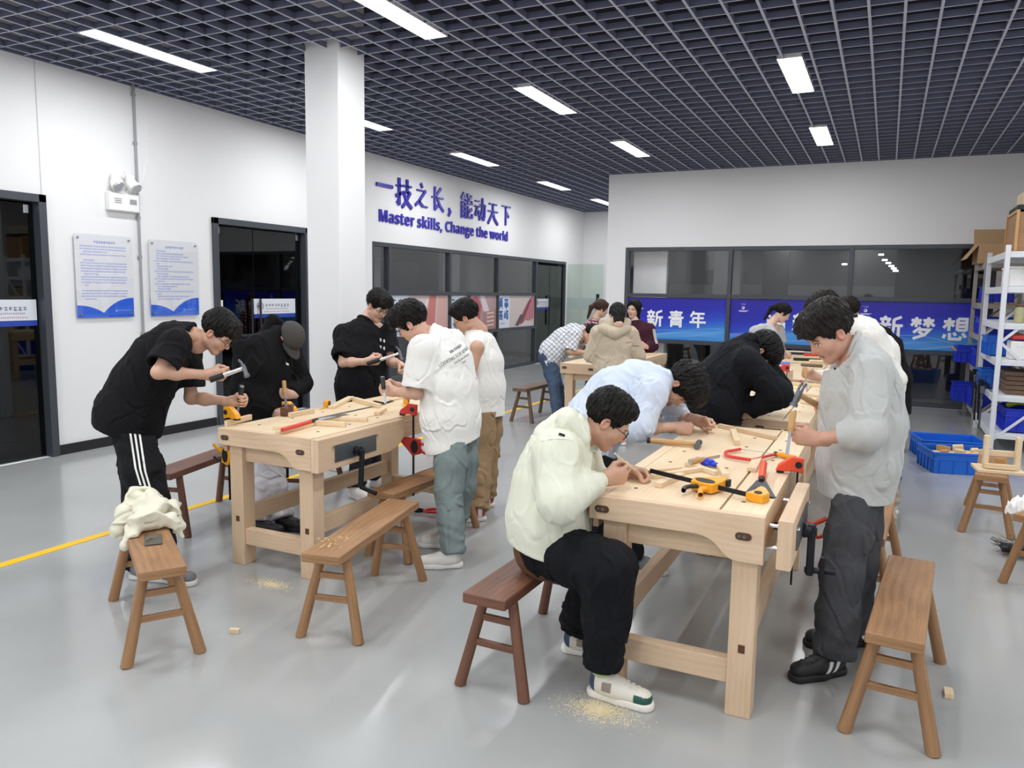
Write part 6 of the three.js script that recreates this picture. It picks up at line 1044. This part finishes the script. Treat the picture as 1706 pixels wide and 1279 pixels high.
{ // four small white marks on the chest
  const g = []; for (const [px, py] of [[634, 566], [640, 568], [634, 578], [640, 580]]) { const q = at(px, py, 5.9), d = dirOf(px, py).normalize(); march(p3.top, q, d, 0.004); g.push(bx(0.014, 0.026, 0.004, 0, 0, 0, 0).applyMatrix4(new THREE.Matrix4().makeBasis(rut(1, 0, 0.2).normalize(), UP, rut(-0.2, 0, 1).normalize()).setPosition(q))); }
  part('chest_print', g.map((e) => p3.put(e)), M.white, p3.topMesh);
}
const p4 = person({
  label: 'man in white T-shirt with slogan printed on the back, grey-green jeans, chiselling at left workbench', D: 5.0, log: LOG, skin: '#d8ad96', side: [0.6, 0, -0.8], su: 1.35,
  head: { c: [686, 537], f: [-0.78, -0.52, -0.2], u: [-0.42, 0.86, 0.02] }, hair: ['mop', '#15120f'], glasses: true,
  torso: [[[755, 742], 0.156], [[751, 695], 0.155], [[748, 645], 0.15], [[742, 602], 0.14], [[731, 573], 0.1], [[721, 558], 0.064]],
  arms: [{ s: [704, 583, -0.16], e: [694, 655, -0.16], w: [656, 652, 0.02], hand: L1({ pose: 'grip', y: [-1, 0.1, -0.35], thumb: [0, 1, 0] }) }, { s: [752, 572, 0.15], e: [722, 648, 0.28], w: [664, 645, 0.14], hand: R1({ pose: 'grip', y: [-1, 0.05, 0.2], thumb: [0, 1, 0] }) }],
  legs: [{ h: [753, 748, -0.06], k: [748, 828, -0.12], a: level(755, 922, 0.085), toe: [-1, 0, 0.12] }, { h: [774, 742, 0.1], k: [770, 820, 0.08], a: level(752, 890, 0.085), toe: [-1, 0, 0.0] }],
  top: { name: 'tshirt', mat: whiteTee, sleeve: { to: 0.88, r: 0.09, end: 0.1 }, hem: [0.3, -0.95, 0], fold: 0.0075, neck: 0.006, collar: 0.068 }, pants: { mat: cloth('#7e8b8a'), r: [0.095, 0.1, 0.088, 0.08, 0.075], fold: 0.009, seat: 0.115 }, shoes: 'white',
});
chisel('black-handled chisel in both hands of the white T-shirt man', at(637, 628, 4.98), at(642, 672, 4.95));
{ // the print on the back
  const t = canvasTex(1024, 512, (c) => { c.clearRect(0, 0, 1024, 512); c.fillStyle = '#23252b'; c.textAlign = 'center'; c.font = 'bold 74px sans-serif'; c.fillText('AN DANXU', 540, 90); c.font = '92px sans-serif'; c.fillText('LOOKING FOR MIRACLES', 512, 215, 1000); c.font = '46px sans-serif'; c.fillText('EVERYTHING AWAKES', 540, 300); c.fillText('2024', 560, 375); });
  const mat = new THREE.MeshStandardMaterial({ map: t, transparent: true, roughness: 0.8, polygonOffset: true, polygonOffsetFactor: -1 }), mesh = p4.topMesh; scene.updateMatrixWorld(true);
  const c0 = at(753, 598, 5.0), n = rut(0.5, 0.14, 0.85).normalize(), q = c0.clone(), s = c0.clone().addScaledVector(n, 0.4); march(p4.top, s, n.clone().negate(), 0.001); void q;
  const up = rut(-0.42, 0.9, 0.1), X = up.clone().cross(n).normalize(), Y = n.clone().cross(X), e = new THREE.Euler().setFromRotationMatrix(new THREE.Matrix4().makeBasis(X, Y, n));
  const g = new DecalGeometry(mesh, s, e, V(0.33, 0.17, 0.3));
  const m = part('back_print', [p4.put(g)], mat, mesh); void m;
}
const p5 = person({
  label: 'man in sleeveless white vest and khaki trousers behind the white T-shirt man', D: 6.0, log: LOG, skin: '#c79c83', side: [0.5, 0, -0.85], su: 1.3,
  head: { c: [776, 528], f: [-0.78, -0.5, -0.15], u: [-0.4, 0.9, 0.02] }, hair: ['short', '#14110e'], glasses: true,
  torso: [[[811, 695], 0.13], [[808, 645], 0.135], [[804, 603], 0.138], [[798, 573], 0.11], [[792, 557], 0.072]],
  arms: [{ s: [795, 580, -0.17], e: [784, 628, -0.2], w: [748, 640, -0.06], hand: L1({ pose: 'pinch', y: [-1, 0, 0], thumb: [0, 1, 0] }) }, { s: [806, 567, 0.17], e: [800, 622, 0.2], w: [756, 632, 0.15], hand: R1({ pose: 'pinch', y: [-1, 0, 0], thumb: [0, 1, 0] }) }],
  legs: [{ h: [805, 692, -0.07], k: [801, 765, -0.08], a: level(797, 848, 0.085), toe: [-0.95, 0, 0.3] }, { h: [816, 690, 0.08], k: [813, 758, 0.08], a: level(812, 826, 0.085), toe: [-0.9, 0, 0.2] }],
  top: { name: 'vest', mat: whiteTee, sleeve: { to: 0 }, fold: 0.006, neck: 0.012, collar: 0.07 }, pants: { mat: cloth('#9c8262'), r: [0.1, 0.1, 0.085, 0.08, 0.075], fold: 0.011 }, shoes: 'red',
});
const p6 = person({
  label: 'seated man in cream hooded jacket and black trousers carving at the end of right workbench', D: 3.45, log: LOG, skin: '#c79c83', side: [0, 0, 1], su: 1.2, sit: true,
  head: { c: [1013, 699], f: [0.8, -0.58, 0.1], u: [0.58, 0.8, 0.06] }, hair: ['short', '#15130f'], glasses: true,
  torso: [[[914, 912], 0.182], [[914, 860], 0.178], [[920, 805], 0.165], [[934, 760], 0.145], [[952, 733], 0.105], [[967, 717], 0.07]],
  arms: [{ s: [926, 757, -0.19], e: [933, 836, -0.3], w: [1006, 797, -0.14], hand: R1({ pose: 'pinch', y: [0.95, 0.12, -0.1], thumb: [0.3, 0.85, 0.1] }) }, { s: [962, 752, 0.2], e: [990, 826, 0.27], w: [1042, 783, 0.12], hand: L1({ pose: 'pinch', y: [0.75, -0.15, 0.3], thumb: [-0.3, 0.7, 0.3] }) }],
  legs: [{ h: [906, 917, -0.06], k: [1016, 945, -0.32], a: level(1003, 1122, 0.1), toe: [0.9, 0, 0.5] }, { h: [925, 910, 0.14], k: [1000, 950, 0.0], a: level(958, 1052, 0.1), toe: [0.95, 0, 0.3] }],
  top: { name: 'jacket', mat: creamJ, sleeve: { to: 1.85, r: 0.1, elbow: 0.088, end: 0.05 }, hem: [-0.2, -0.97, 0], fold: 0.005, neck: 0.004, cuffs: creamJ, hood: [[[908, 726, 0], [945, 702, 0], 0.055, 0.062, [0, 0, 1], 1.7], [[945, 702, 0.12], [980, 716, 0.13], 0.05, 0.035], [[945, 702, -0.12], [972, 730, -0.12], 0.05, 0.03]] },
  under: [[908, 912, 0], [911, 890, 0], 0.142, 0.142, cloth('#6b4a38')],
  pants: { mat: cloth('#111217'), r: [0.115, 0.115, 0.105, 0.1, 0.088], fold: 0.011, to: 0.9, seat: 0.13 }, waist: [911, 897, 0], shoes: 'skate', socks: cloth('#c3d39a'), shoeScale: 1.05,
});
{ const j = p6.topMesh, P = (px, py, e) => { const q = at(px, py, 2.9), d = dirOf(px, py).normalize(); return march(p6.top, q, d, e); };
  const t = P(936, 724, 0.004); part('toggle', [p6.put(rod(t.clone().add(rut(-0.012, 0.004, 0)), t.clone().add(rut(0.012, -0.004, 0)), 0.006, 0.006, 8))], M.rubber, j);
  const seam = (pts) => part('seam', [p6.put(tube(pts.map(([a, b]) => P(a, b, 0.0015)), 0.0016, 40, 5))], creamJ, j);
  seam([[884, 742], [878, 760], [880, 785], [886, 812], [892, 836]]); seam([[852, 872], [880, 880], [915, 886], [950, 894], [975, 904]]); seam([[900, 735], [925, 731], [950, 733], [966, 742]]); }
solo('pencil', [rod(at(1058, 783, 3.33), at(1024, 755, 3.2), 0.0035, 0.0035, 6)], M.strip, 'thin pale pencil in the hand of the seated man', 'pencil');
{ const o = solo('carving', [bx(0.06, 0.012, 0.02, 0, 0.006, 0, 0.003), bx(0.03, 0.02, 0.018, 0.02, 0.01, 0.01, 0.004)], M.greyWood, 'small carved dark wood piece under the seated man\'s fingers', 'wood piece'); o.position.copy(bench(1074, 789)); }
const p7 = person({
  label: 'person in pale blue shirt bent low over right workbench, black hair toward the viewer', D: 4.75, log: LOG, skin: '#cfa58f', side: [0.05, 0, 1], su: 1.25,
  head: { c: [1133, 641], f: [0.15, -0.95, 0.2], u: [0.92, 0.2, 0.3], s: 1.07 }, hair: ['mop', '#120f0d', 1.12],
  torso: [[[980, 748], 0.17], [[992, 700], 0.175], [[1025, 660], 0.168], [[1062, 642], 0.148], [[1090, 636], 0.1], [[1104, 636], 0.066]],
  arms: [{ s: [1086, 655, -0.2], e: [1066, 713, -0.27], w: [1126, 712, -0.08], hand: R1({ pose: 'pinch', y: [1, -0.1, -0.1], thumb: [0.2, 0.8, -0.4] }) }, { s: [1108, 650, 0.2], e: [1130, 697, 0.29], w: [1160, 699, 0.08], hand: L1({ pose: 'pinch', y: [0.8, -0.25, 0.4], thumb: [0, 0.8, 0.2] }) }],
  legs: [{ h: [988, 762, -0.1], k: [1020, 850, -0.05], a: level(1054, 928, 0.085), toe: [0.95, 0, 0.3] }, { h: [992, 758, 0.12], k: [1005, 835, 0.2], a: level(1000, 900, 0.085), toe: [0.95, 0, 0.2] }],
  top: { name: 'shirt', mat: paleBlue, sleeve: { to: 1.15, r: 0.09, elbow: 0.085, end: 0.066 }, hem: [-0.5, -0.85, 0], fold: 0.01, neck: 0.0, collar: 0.068 }, pants: { mat: cloth('#1c1d24'), r: [0.105, 0.105, 0.09, 0.085, 0.08] }, shoes: 'grey',
});
{ const a = p7.arms[1], e = a.e.clone().lerp(a.w, 0.93), d = a.w.clone().sub(a.e).normalize(), s = tag(part(numbered('wristwatch'), [rod(e.clone().addScaledVector(d, -0.009), e.clone().addScaledVector(d, 0.009), 0.031, 0.03, 20)], M.rubber, scene), 'black wristwatch on the far wrist of the pale blue shirt person', 'watch'); void s; }
const p8 = person({
  label: 'person in dark navy hoodie hunched over the second right workbench', D: 5.38, stand: 0.82, feet: [-0.1, 0, 0], log: LOG, skin: '#cfa58f', side: [0.05, 0, 1], su: 1.3,
  head: { c: [1266, 583], f: [0.4, -0.9, 0.0], u: [0.85, 0.45, 0.1] }, hair: ['mop', '#0f0d0c'],
  torso: [[[1186, 735], 0.17], [[1192, 675], 0.175], [[1207, 630], 0.17], [[1228, 600], 0.142], [[1246, 582], 0.08]],
  arms: [{ s: [1243, 604, -0.19], e: [1297, 657, -0.24], w: [1240, 688, -0.12], hand: R1({ pose: 'pinch', y: [-1, -0.2, -0.4], thumb: [0, 0.8, 0.2] }) }, { s: [1258, 594, 0.2], e: [1298, 648, 0.2], w: [1262, 676, 0.1], hand: L1({ pose: 'pinch', y: [-1, -0.2, 0], thumb: [0, 1, 0] }) }],
  legs: [{ h: [1184, 750, -0.1], k: [1180, 822, -0.1], a: level(1170, 885, 0.085), toe: [0.95, 0, 0.3] }, { h: [1190, 745, 0.12], k: [1185, 815, 0.12], a: level(1180, 862, 0.085), toe: [0.95, 0, 0.2] }],
  top: { name: 'hoodie', mat: navyH, sleeve: { to: 1.88, r: 0.1, elbow: 0.09, end: 0.06 }, fold: 0.009, neck: 0.0, hood: [[[1212, 580, 0], [1248, 566, 0], 0.05, 0.055, [0, 0, 1], 1.5], [[1248, 566, 0.08], [1266, 580, 0.1], 0.05, 0.04]] }, pants: { mat: black }, shoes: 'black',
});
const p9 = person({
  label: 'tall man in light grey sweater and dark trousers standing at right workbench with chisel', D: 3.65, log: LOG, skin: '#cfa089', side: [0.12, 0, 1], su: 1.25,
  head: { c: [1381, 553], f: [-0.8, -0.58, 0.12], u: [-0.56, 0.82, 0.06], s: 1.05 }, hair: ['fringe', '#231d19', 1.07],
  torso: [[[1424, 826], 0.155], [[1429, 765], 0.165], [[1435, 702], 0.167], [[1434, 645], 0.15], [[1430, 608], 0.115], [[1423, 579], 0.068]],
  arms: [{ s: [1452, 617, -0.19], e: [1445, 720, -0.27], w: [1361, 731, -0.14], hand: L1({ pose: 'grip', y: [-1, 0.12, 0.0], thumb: [-0.05, 1, 0.1] }) }, { s: [1418, 606, 0.2], e: [1412, 690, 0.3], w: [1390, 680, 0.2], hand: R1({ pose: 'grip', y: [-1, 0.1, 0.1], thumb: [-0.2, 1, 0.1] }) }],
  legs: [{ h: [1427, 840, -0.07], k: [1402, 965, -0.12], a: level(1390, 1092, 0.085), toe: [-1, 0, 0.35] }, { h: [1436, 835, 0.1], k: [1424, 950, 0.1], a: level(1418, 1046, 0.085), toe: [-1, 0, 0.1] }],
  top: { name: 'sweater', mat: greyS, sleeve: { to: 1.55, r: 0.088, elbow: 0.08, end: 0.06 }, hem: [0, -1, 0], fold: 0.008, neck: 0.004, collar: 0.072, cuffs: undefined }, pants: { mat: cloth('#47484c'), r: [0.095, 0.1, 0.095, 0.092, 0.09], fold: 0.009, seat: 0.115 }, shoes: 'shell', shoeScale: 1.08,
});
{ const sw = p9.topMesh; for (const [px, py] of [[1394, 598], [1391, 614]]) { const q = at(px, py, 3.2), d = dirOf(px, py).normalize(); march(p9.top, q, d, 0.002); part('button', [p9.put(ball(q.x, q.y, q.z, 0.006, 1, 1, 1, 10))], M.iron, sw); } }
chisel('wooden-handled chisel upright in the fist of the grey sweater man', at(1322, 684, 3.5), at(1311, 757, 3.47), M.handleWood);
hammer('claw hammer with wooden handle striking the chisel of the grey sweater man', at(1366, 677, 3.86), at(1330, 657, 3.62), { headDir: rut(-0.3, -0.9, 0) });
const p10 = person({
  label: 'man in white sweatshirt with dark shoulder patch behind the grey sweater man', D: 6.0, stand: 0.84, log: LOG, skin: '#cfa58f', side: [0.1, 0, 1], su: 1.3,
  head: { c: [1376, 515], f: [-0.78, -0.6, 0.05], u: [-0.55, 0.82, 0] }, hair: ['mop', '#241a16'],
  torso: [[[1456, 698], 0.155], [[1462, 640], 0.165], [[1455, 588], 0.155], [[1436, 552], 0.112], [[1412, 537], 0.066]],
  arms: [{ s: [1452, 560, -0.19], e: [1490, 632, -0.22], w: [1434, 655, -0.12], hand: L1({ pose: 'grip', y: [-1, 0, 0], thumb: [0, 1, 0] }) }, { s: [1424, 553, 0.19], e: [1406, 628, 0.2], w: [1356, 626, 0.0], hand: R1({ pose: 'grip', y: [-1, 0.35, 0.1], thumb: [-0.1, 1, 0.3] }) }],
  legs: [{ h: [1450, 715, -0.1], k: [1456, 790, -0.1], a: level(1476, 866, 0.085), toe: [-1, 0, 0.1] }, { h: [1458, 712, 0.1], k: [1466, 785, 0.1], a: level(1484, 838, 0.085), toe: [-1, 0, 0.1] }],
  top: { name: 'sweatshirt', mat: whiteS, sleeve: { ...long, r: 0.095, elbow: 0.08 }, fold: 0.006, neck: 0.004, collar: 0.068 }, pants: { mat: cloth('#b3aa9a') }, shoes: 'white',
});
{ const s = at(1425, 528, 5.4), d = dirOf(1425, 528).normalize(); march(p10.top, s, d, 0.002); const c = p10.o.children.find((k) => k.name === 'sweatshirt'); part('patch', [p10.put(new THREE.BoxGeometry(0.035, 0.04, 0.012).toNonIndexed().applyMatrix4(new THREE.Matrix4().makeBasis(rut(0.8, 0.3, 0).normalize(), rut(-0.3, 0.8, 0.4).normalize(), rut(0.1, -0.5, 0.8).normalize()).setPosition(s)))], M.iron, c); }
chisel('thin chisel in the raised fist of the white sweatshirt man', at(1340, 612, 5.9), at(1345, 650, 5.85), M.handleWood, false);
const p11 = person({
  label: 'person in black jacket mostly hidden behind the white sweatshirt man', D: 7.3, stand: 0.86, feet: [0, 0, 0], log: LOG, skin: '#cfa58f', side: [0.1, 0, 1], su: 1.3, cell: 0.014,
  head: { c: [1413, 520], f: [-0.8, -0.5, -0.1], u: [-0.45, 0.88, 0] }, hair: ['mop', '#231713'],
  torso: [[[1486, 690], 0.15], [[1484, 630], 0.155], [[1472, 582], 0.15], [[1452, 555], 0.105], [[1438, 541], 0.064]],
  arms: [{ s: [1470, 560, -0.18], e: [1484, 625, -0.2], w: [1440, 630, -0.1], hand: L1({ pose: 'relax', y: [-1, 0, 0], thumb: [0, 1, 0] }) }, { s: [1452, 556, 0.18], e: [1456, 620, 0.2], w: [1412, 630, 0.1], hand: R1({ pose: 'relax', y: [-1, 0, 0], thumb: [0, 1, 0] }) }],
  legs: [{ h: [1484, 700, -0.1], k: [1488, 760, -0.1], a: level(1490, 800, 0.085), toe: [-1, 0, 0.1] }, { h: [1490, 700, 0.1], k: [1494, 755, 0.1], a: level(1500, 790, 0.085), toe: [-1, 0, 0.1] }],
  top: { name: 'jacket', mat: black, sleeve: long, fold: 0.009 }, pants: { mat: black }, shoes: 'black',
});
const p12 = person({
  label: 'girl in grey T-shirt with black ponytail at the farthest right workbench', D: 10.6, stand: 0.82, feet: [0, 0, 0], log: LOG, skin: '#e0bba6', side: [0.75, 0, 0.65], su: 1.45, cell: 0.014,
  head: { c: [1304, 521], f: [0.8, -0.55, 0.15], u: [0.52, 0.85, 0.05] }, hair: ['pony', '#14110f'],
  torso: [[[1277, 625], 0.12], [[1276, 590], 0.125], [[1276, 558], 0.115], [[1283, 541], 0.052]],
  arms: [{ s: [1257, 552, -0.12], e: [1258, 582, -0.18], w: [1284, 590, -0.14], hand: R1({ pose: 'grip', y: [1, 0.1, 0.1], thumb: [0.2, 0.9, 0.2] }) }, { s: [1297, 549, 0.12], e: [1302, 578, 0.1], w: [1306, 592, -0.1], hand: L1({ pose: 'grip', y: [0.6, 0, 0.7], thumb: [0, 1, 0] }) }],
  legs: [{ h: [1272, 625, -0.08], k: [1274, 665, -0.1], a: level(1274, 690, 0.085), toe: [0.9, 0, 0.4] }, { h: [1282, 625, 0.08], k: [1284, 662, 0.05], a: level(1284, 686, 0.085), toe: [0.9, 0, 0.4] }],
  top: { name: 'tshirt', mat: cloth('#c3c5c6'), sleeve: { to: 0.8, r: 0.07, end: 0.085 }, fold: 0.008, neck: 0 }, pants: { mat: black }, shoes: 'white',
});
const plaid = (base, line, step, wd, tilt) => ({ tor, side }) => { const ax = tor[tor.length - 1][0].clone().sub(tor[0][0]).normalize(), b = ax.clone().cross(side).normalize(), B = lin(base), Lc = lin(line), m = (v) => Math.abs(((v / step) % 1 + 1) % 1 - 0.5) * step; void tilt; return (x, y, z, nx, ny, nz) => { const p = [x * ax.x + y * ax.y + z * ax.z, x * b.x + y * b.y + z * b.z, x * side.x + y * side.y + z * side.z], sideOn = Math.abs(nx * side.x + ny * side.y + nz * side.z) > 0.6; const k = (m(p[0]) < wd ? 1 : 0) + (m(sideOn ? p[1] : p[2]) < wd ? 1 : 0); return k === 2 ? Lc.map((v) => v * 0.7) : k ? Lc : B; }; };
const p13 = person({
  label: 'person in white and black checked shirt and jeans bending over the far left workbench', D: 10.3, stand: 0.84, log: LOG, skin: '#d4ab95', side: [0.05, 0, 1], su: 1.25, cell: 0.0075,
  head: { c: [984, 556], f: [0.5, -0.86, 0], u: [0.85, 0.5, 0.05] }, hair: ['short', '#17130f'],
  torso: [[[911, 609], 0.165], [[921, 586], 0.17], [[938, 567], 0.158], [[956, 555], 0.125], [[969, 550], 0.066]],
  arms: [{ s: [958, 558, -0.18], e: [950, 585, -0.22], w: [978, 587, -0.12], hand: R1({ pose: 'pinch', y: [1, 0, 0], thumb: [0, 1, 0] }) }, { s: [965, 555, 0.18], e: [968, 585, 0.22], w: [992, 588, 0.1], hand: L1({ pose: 'pinch', y: [1, 0, 0], thumb: [0, 1, 0] }) }],
  legs: [{ h: [927, 612, -0.1], k: [932, 660, -0.1], a: level(931, 702, 0.085), toe: [1, 0, 0.2] }, { h: [930, 610, 0.1], k: [936, 658, 0.1], a: level(938, 694, 0.085), toe: [1, 0, 0.2] }],
  top: { name: 'checked_shirt', mat: clothV(), colour: plaid('#e9eaec', '#868da0', 0.046, 0.0046), sleeve: { to: 0.95, r: 0.085, end: 0.08 }, hem: [-0.85, -0.52, 0], fold: 0.008, neck: 0 }, pants: { mat: cloth('#44546b') }, shoes: 'grey',
});
const p14 = person({
  label: 'person in beige hoodie seen from behind at the far left workbench', D: 8.65, stand: 0.85, feet: [0, 0, 0], log: LOG, skin: '#d9b19c', side: [1, 0, 0.05], su: 1.5, cell: 0.012,
  head: { c: [1028, 525], f: [-0.1, -0.6, -0.8], u: [0, 0.8, -0.6] }, hair: ['nape', '#1a1613'],
  torso: [[[1022, 660], 0.128], [[1022, 615], 0.134], [[1022, 575], 0.128], [[1023, 551], 0.097], [[1025, 540], 0.065]],
  arms: [{ s: [998, 555, 0], e: [985, 592, 0.05], w: [1000, 604, 0.28], hand: L1({ pose: 'relax', y: [0.3, 0, -1], thumb: [0.3, 1, 0] }) }, { s: [1049, 555, 0], e: [1063, 592, 0.05], w: [1048, 603, 0.28], hand: R1({ pose: 'relax', y: [-0.3, 0, -1], thumb: [-0.3, 1, 0] }) }],
  legs: [{ h: [1012, 650, 0], k: [1012, 700, 0], a: level(1012, 738, 0.085), toe: [0, 0, -1] }, { h: [1032, 650, 0], k: [1034, 700, 0], a: level(1036, 736, 0.085), toe: [0, 0, -1] }],
  top: { name: 'hoodie', mat: cloth('#c6b8a2'), sleeve: { ...long, r: 0.09, elbow: 0.08 }, fold: 0.011, neck: 0.01, hood: [[[1004, 548, -0.08], [1024, 555, -0.13], 0.055, 0.06], [[1024, 555, -0.13], [1044, 548, -0.08], 0.06, 0.055], [[1017, 540, -0.05], [1034, 540, -0.05], 0.053, 0.053], [[1006, 537, -0.02], [1044, 537, -0.02], 0.055, 0.055]] }, pants: { mat: cloth('#5a5750') }, shoes: 'white',
});
const p15 = person({
  label: 'woman in maroon track jacket with shoulder-length black hair facing the viewer', D: 11.2, stand: 0.82, feet: [0, 0, 0], log: LOG, skin: '#e0bba6', side: [0.85, 0, 0.5], su: 1.45, cell: 0.013,
  head: { c: [1056, 514], f: [-0.6, -0.15, 0.78], u: [0.05, 0.98, 0.15] }, hair: ['bob', '#16120f'],
  torso: [[[1066, 605], 0.125], [[1066, 575], 0.13], [[1064, 552], 0.12], [[1059, 536], 0.056]],
  arms: [{ s: [1082, 548, -0.02], e: [1088, 577, -0.04], w: [1076, 577, -0.24], hand: L1({ pose: 'relax', y: [-0.6, 0.25, 0.6], thumb: [-0.2, 1, 0] }) }, { s: [1043, 550, 0.05], e: [1040, 578, 0], w: [1050, 582, -0.22], hand: R1({ pose: 'relax', y: [0.4, 0, 0.8], thumb: [0, 1, 0] }) }],
  legs: [{ h: [1058, 608, 0], k: [1058, 650, 0], a: level(1058, 688, 0.085), toe: [-0.4, 0, 1] }, { h: [1074, 608, 0], k: [1075, 650, 0], a: level(1076, 688, 0.085), toe: [-0.3, 0, 1] }],
  top: { name: 'track_jacket', mat: cloth('#43202e'), sleeve: { ...long, r: 0.075 }, fold: 0.008, neck: 0.012 }, pants: { mat: black }, shoes: 'white',
});
{ const a = p15.arms[0], n = rut(0.55, 0.2, 0.75).normalize(), jacket = p15.topMesh; for (let k = -1; k <= 1; k++) { const off = rut(1, 0, -0.5).normalize().multiplyScalar(k * 0.02), q = []; for (let i = 0; i <= 6; i++) { const s = a.s.clone().lerp(a.e, 0.05 + i * 0.14).add(off).addScaledVector(n, 0.3); march(p15.top, s, n.clone().negate(), 0.003); q.push(s); } part('stripe', [p15.put(tube(q, 0.0055, 16, 6))], M.white, jacket); } }
{ const g = []; for (let k = 0; k < 3; k++) { const px = 1061.5 + k * 1.6, py = 549 - k * 1.2, q = at(px, py, 11.2), d = dirOf(px, py).normalize(); march(p15.top, q, d, 0.003); g.push(p15.put(bx(0.008, 0.02 + k * 0.012, 0.004, 0, 0, 0, 0).rotateZ(0.5).applyMatrix4(new THREE.Matrix4().makeBasis(RX, UP, TW).setPosition(q)))); } part('chest_mark', g, M.white, p15.topMesh); }
{ const q = at(478, 606, 5.2), d = dirOf(478, 606).normalize(); march(p2.top, q, d, 0.003); part('chest_mark', [p2.put(bx(0.03, 0.014, 0.004, 0, 0, 0, 0).rotateZ(-0.5).applyMatrix4(new THREE.Matrix4().makeBasis(RX, UP, TW).setPosition(q)))], M.white, p2.topMesh); }
const p16 = person({
  label: 'person with brown ponytail and pinkish checked shirt beyond the beige hoodie', D: 11.7, stand: 0.82, feet: [0, 0, 0], log: LOG, skin: '#e0bba6', side: [0.2, 0, 1], su: 1.35, cell: 0.012,
  head: { c: [1002, 514], f: [0.85, -0.3, -0.15], u: [0.3, 0.95, 0] }, hair: ['pony', '#54392d'],
  torso: [[[986, 600], 0.12], [[986, 570], 0.122], [[988, 547], 0.115], [[992, 533], 0.055]],
  arms: [{ s: [982, 545, -0.16], e: [984, 574, -0.2], w: [1006, 580, -0.1], hand: R1({ pose: 'relax', y: [1, 0, 0], thumb: [0, 1, 0] }) }, { s: [994, 542, 0.16], e: [998, 572, 0.2], w: [1018, 580, 0.1], hand: L1({ pose: 'relax', y: [1, 0, 0], thumb: [0, 1, 0] }) }],
  legs: [{ h: [984, 605, -0.08], k: [986, 648, -0.08], a: level(986, 682, 0.085), toe: [1, 0, 0.1] }, { h: [990, 604, 0.08], k: [992, 646, 0.08], a: level(992, 678, 0.085), toe: [1, 0, 0.1] }],
  top: { name: 'checked_shirt', mat: clothV(), colour: plaid('#d8b9bf', '#6b2f3c', 0.06, 0.014), sleeve: long, fold: 0.008 }, pants: { mat: black }, shoes: 'white',
});
void [p2, p3, p5, p8, p9, p11, p12, p13, p14, p16];

{ // the cloth bundle, meshed like the garments
  const { c, g } = bundleBones[0], f0 = union(g.map(([a, b, r, s]) => bone(a, b, r, s)), 0.03), rid = (v) => { const r = 1 - Math.abs(v); return r * r * r; };
  const f = (x, y, z) => smax(f0(x, y, z) + 0.012 * n3(x * 6, y * 6, z * 6) - 0.016 * rid(n3(x * 5 + 3, y * 7, z * 5)) + 0.012 * rid(n3(x * 6 + 7, y * 9, z * 6)), Math.hypot(Math.max(0, 0), 0) + (Math.abs(x * 0.55 - z * 0.83) < 0.105 ? 0.002 - y : -1), 0.004);
  const m = solo('folded_garment', [netMesh(f, V(-0.34, -0.14, -0.34), V(0.34, 0.24, 0.34), 0.007).toNonIndexed()], cloth('#e2dfcb'), 'cream cloth garment bundled on the brown stool at left front', 'garment'); m.position.copy(c);
  const p = thing('phone', 'dark phone in a case lying beside the cloth bundle on the stool', 'phone', [-3.17, 0.456, -2.55], 0.9); part('case', bx(0.078, 0.009, 0.16, 0, 0.0048, 0, 0.004), M.plate, p); part('screen', bx(0.07, 0.001, 0.15, 0, 0.0098, 0, 0), phys('#0b0c10', 0.1, { clearcoat: 1 }), p);
}

renderer.render(scene, camera);
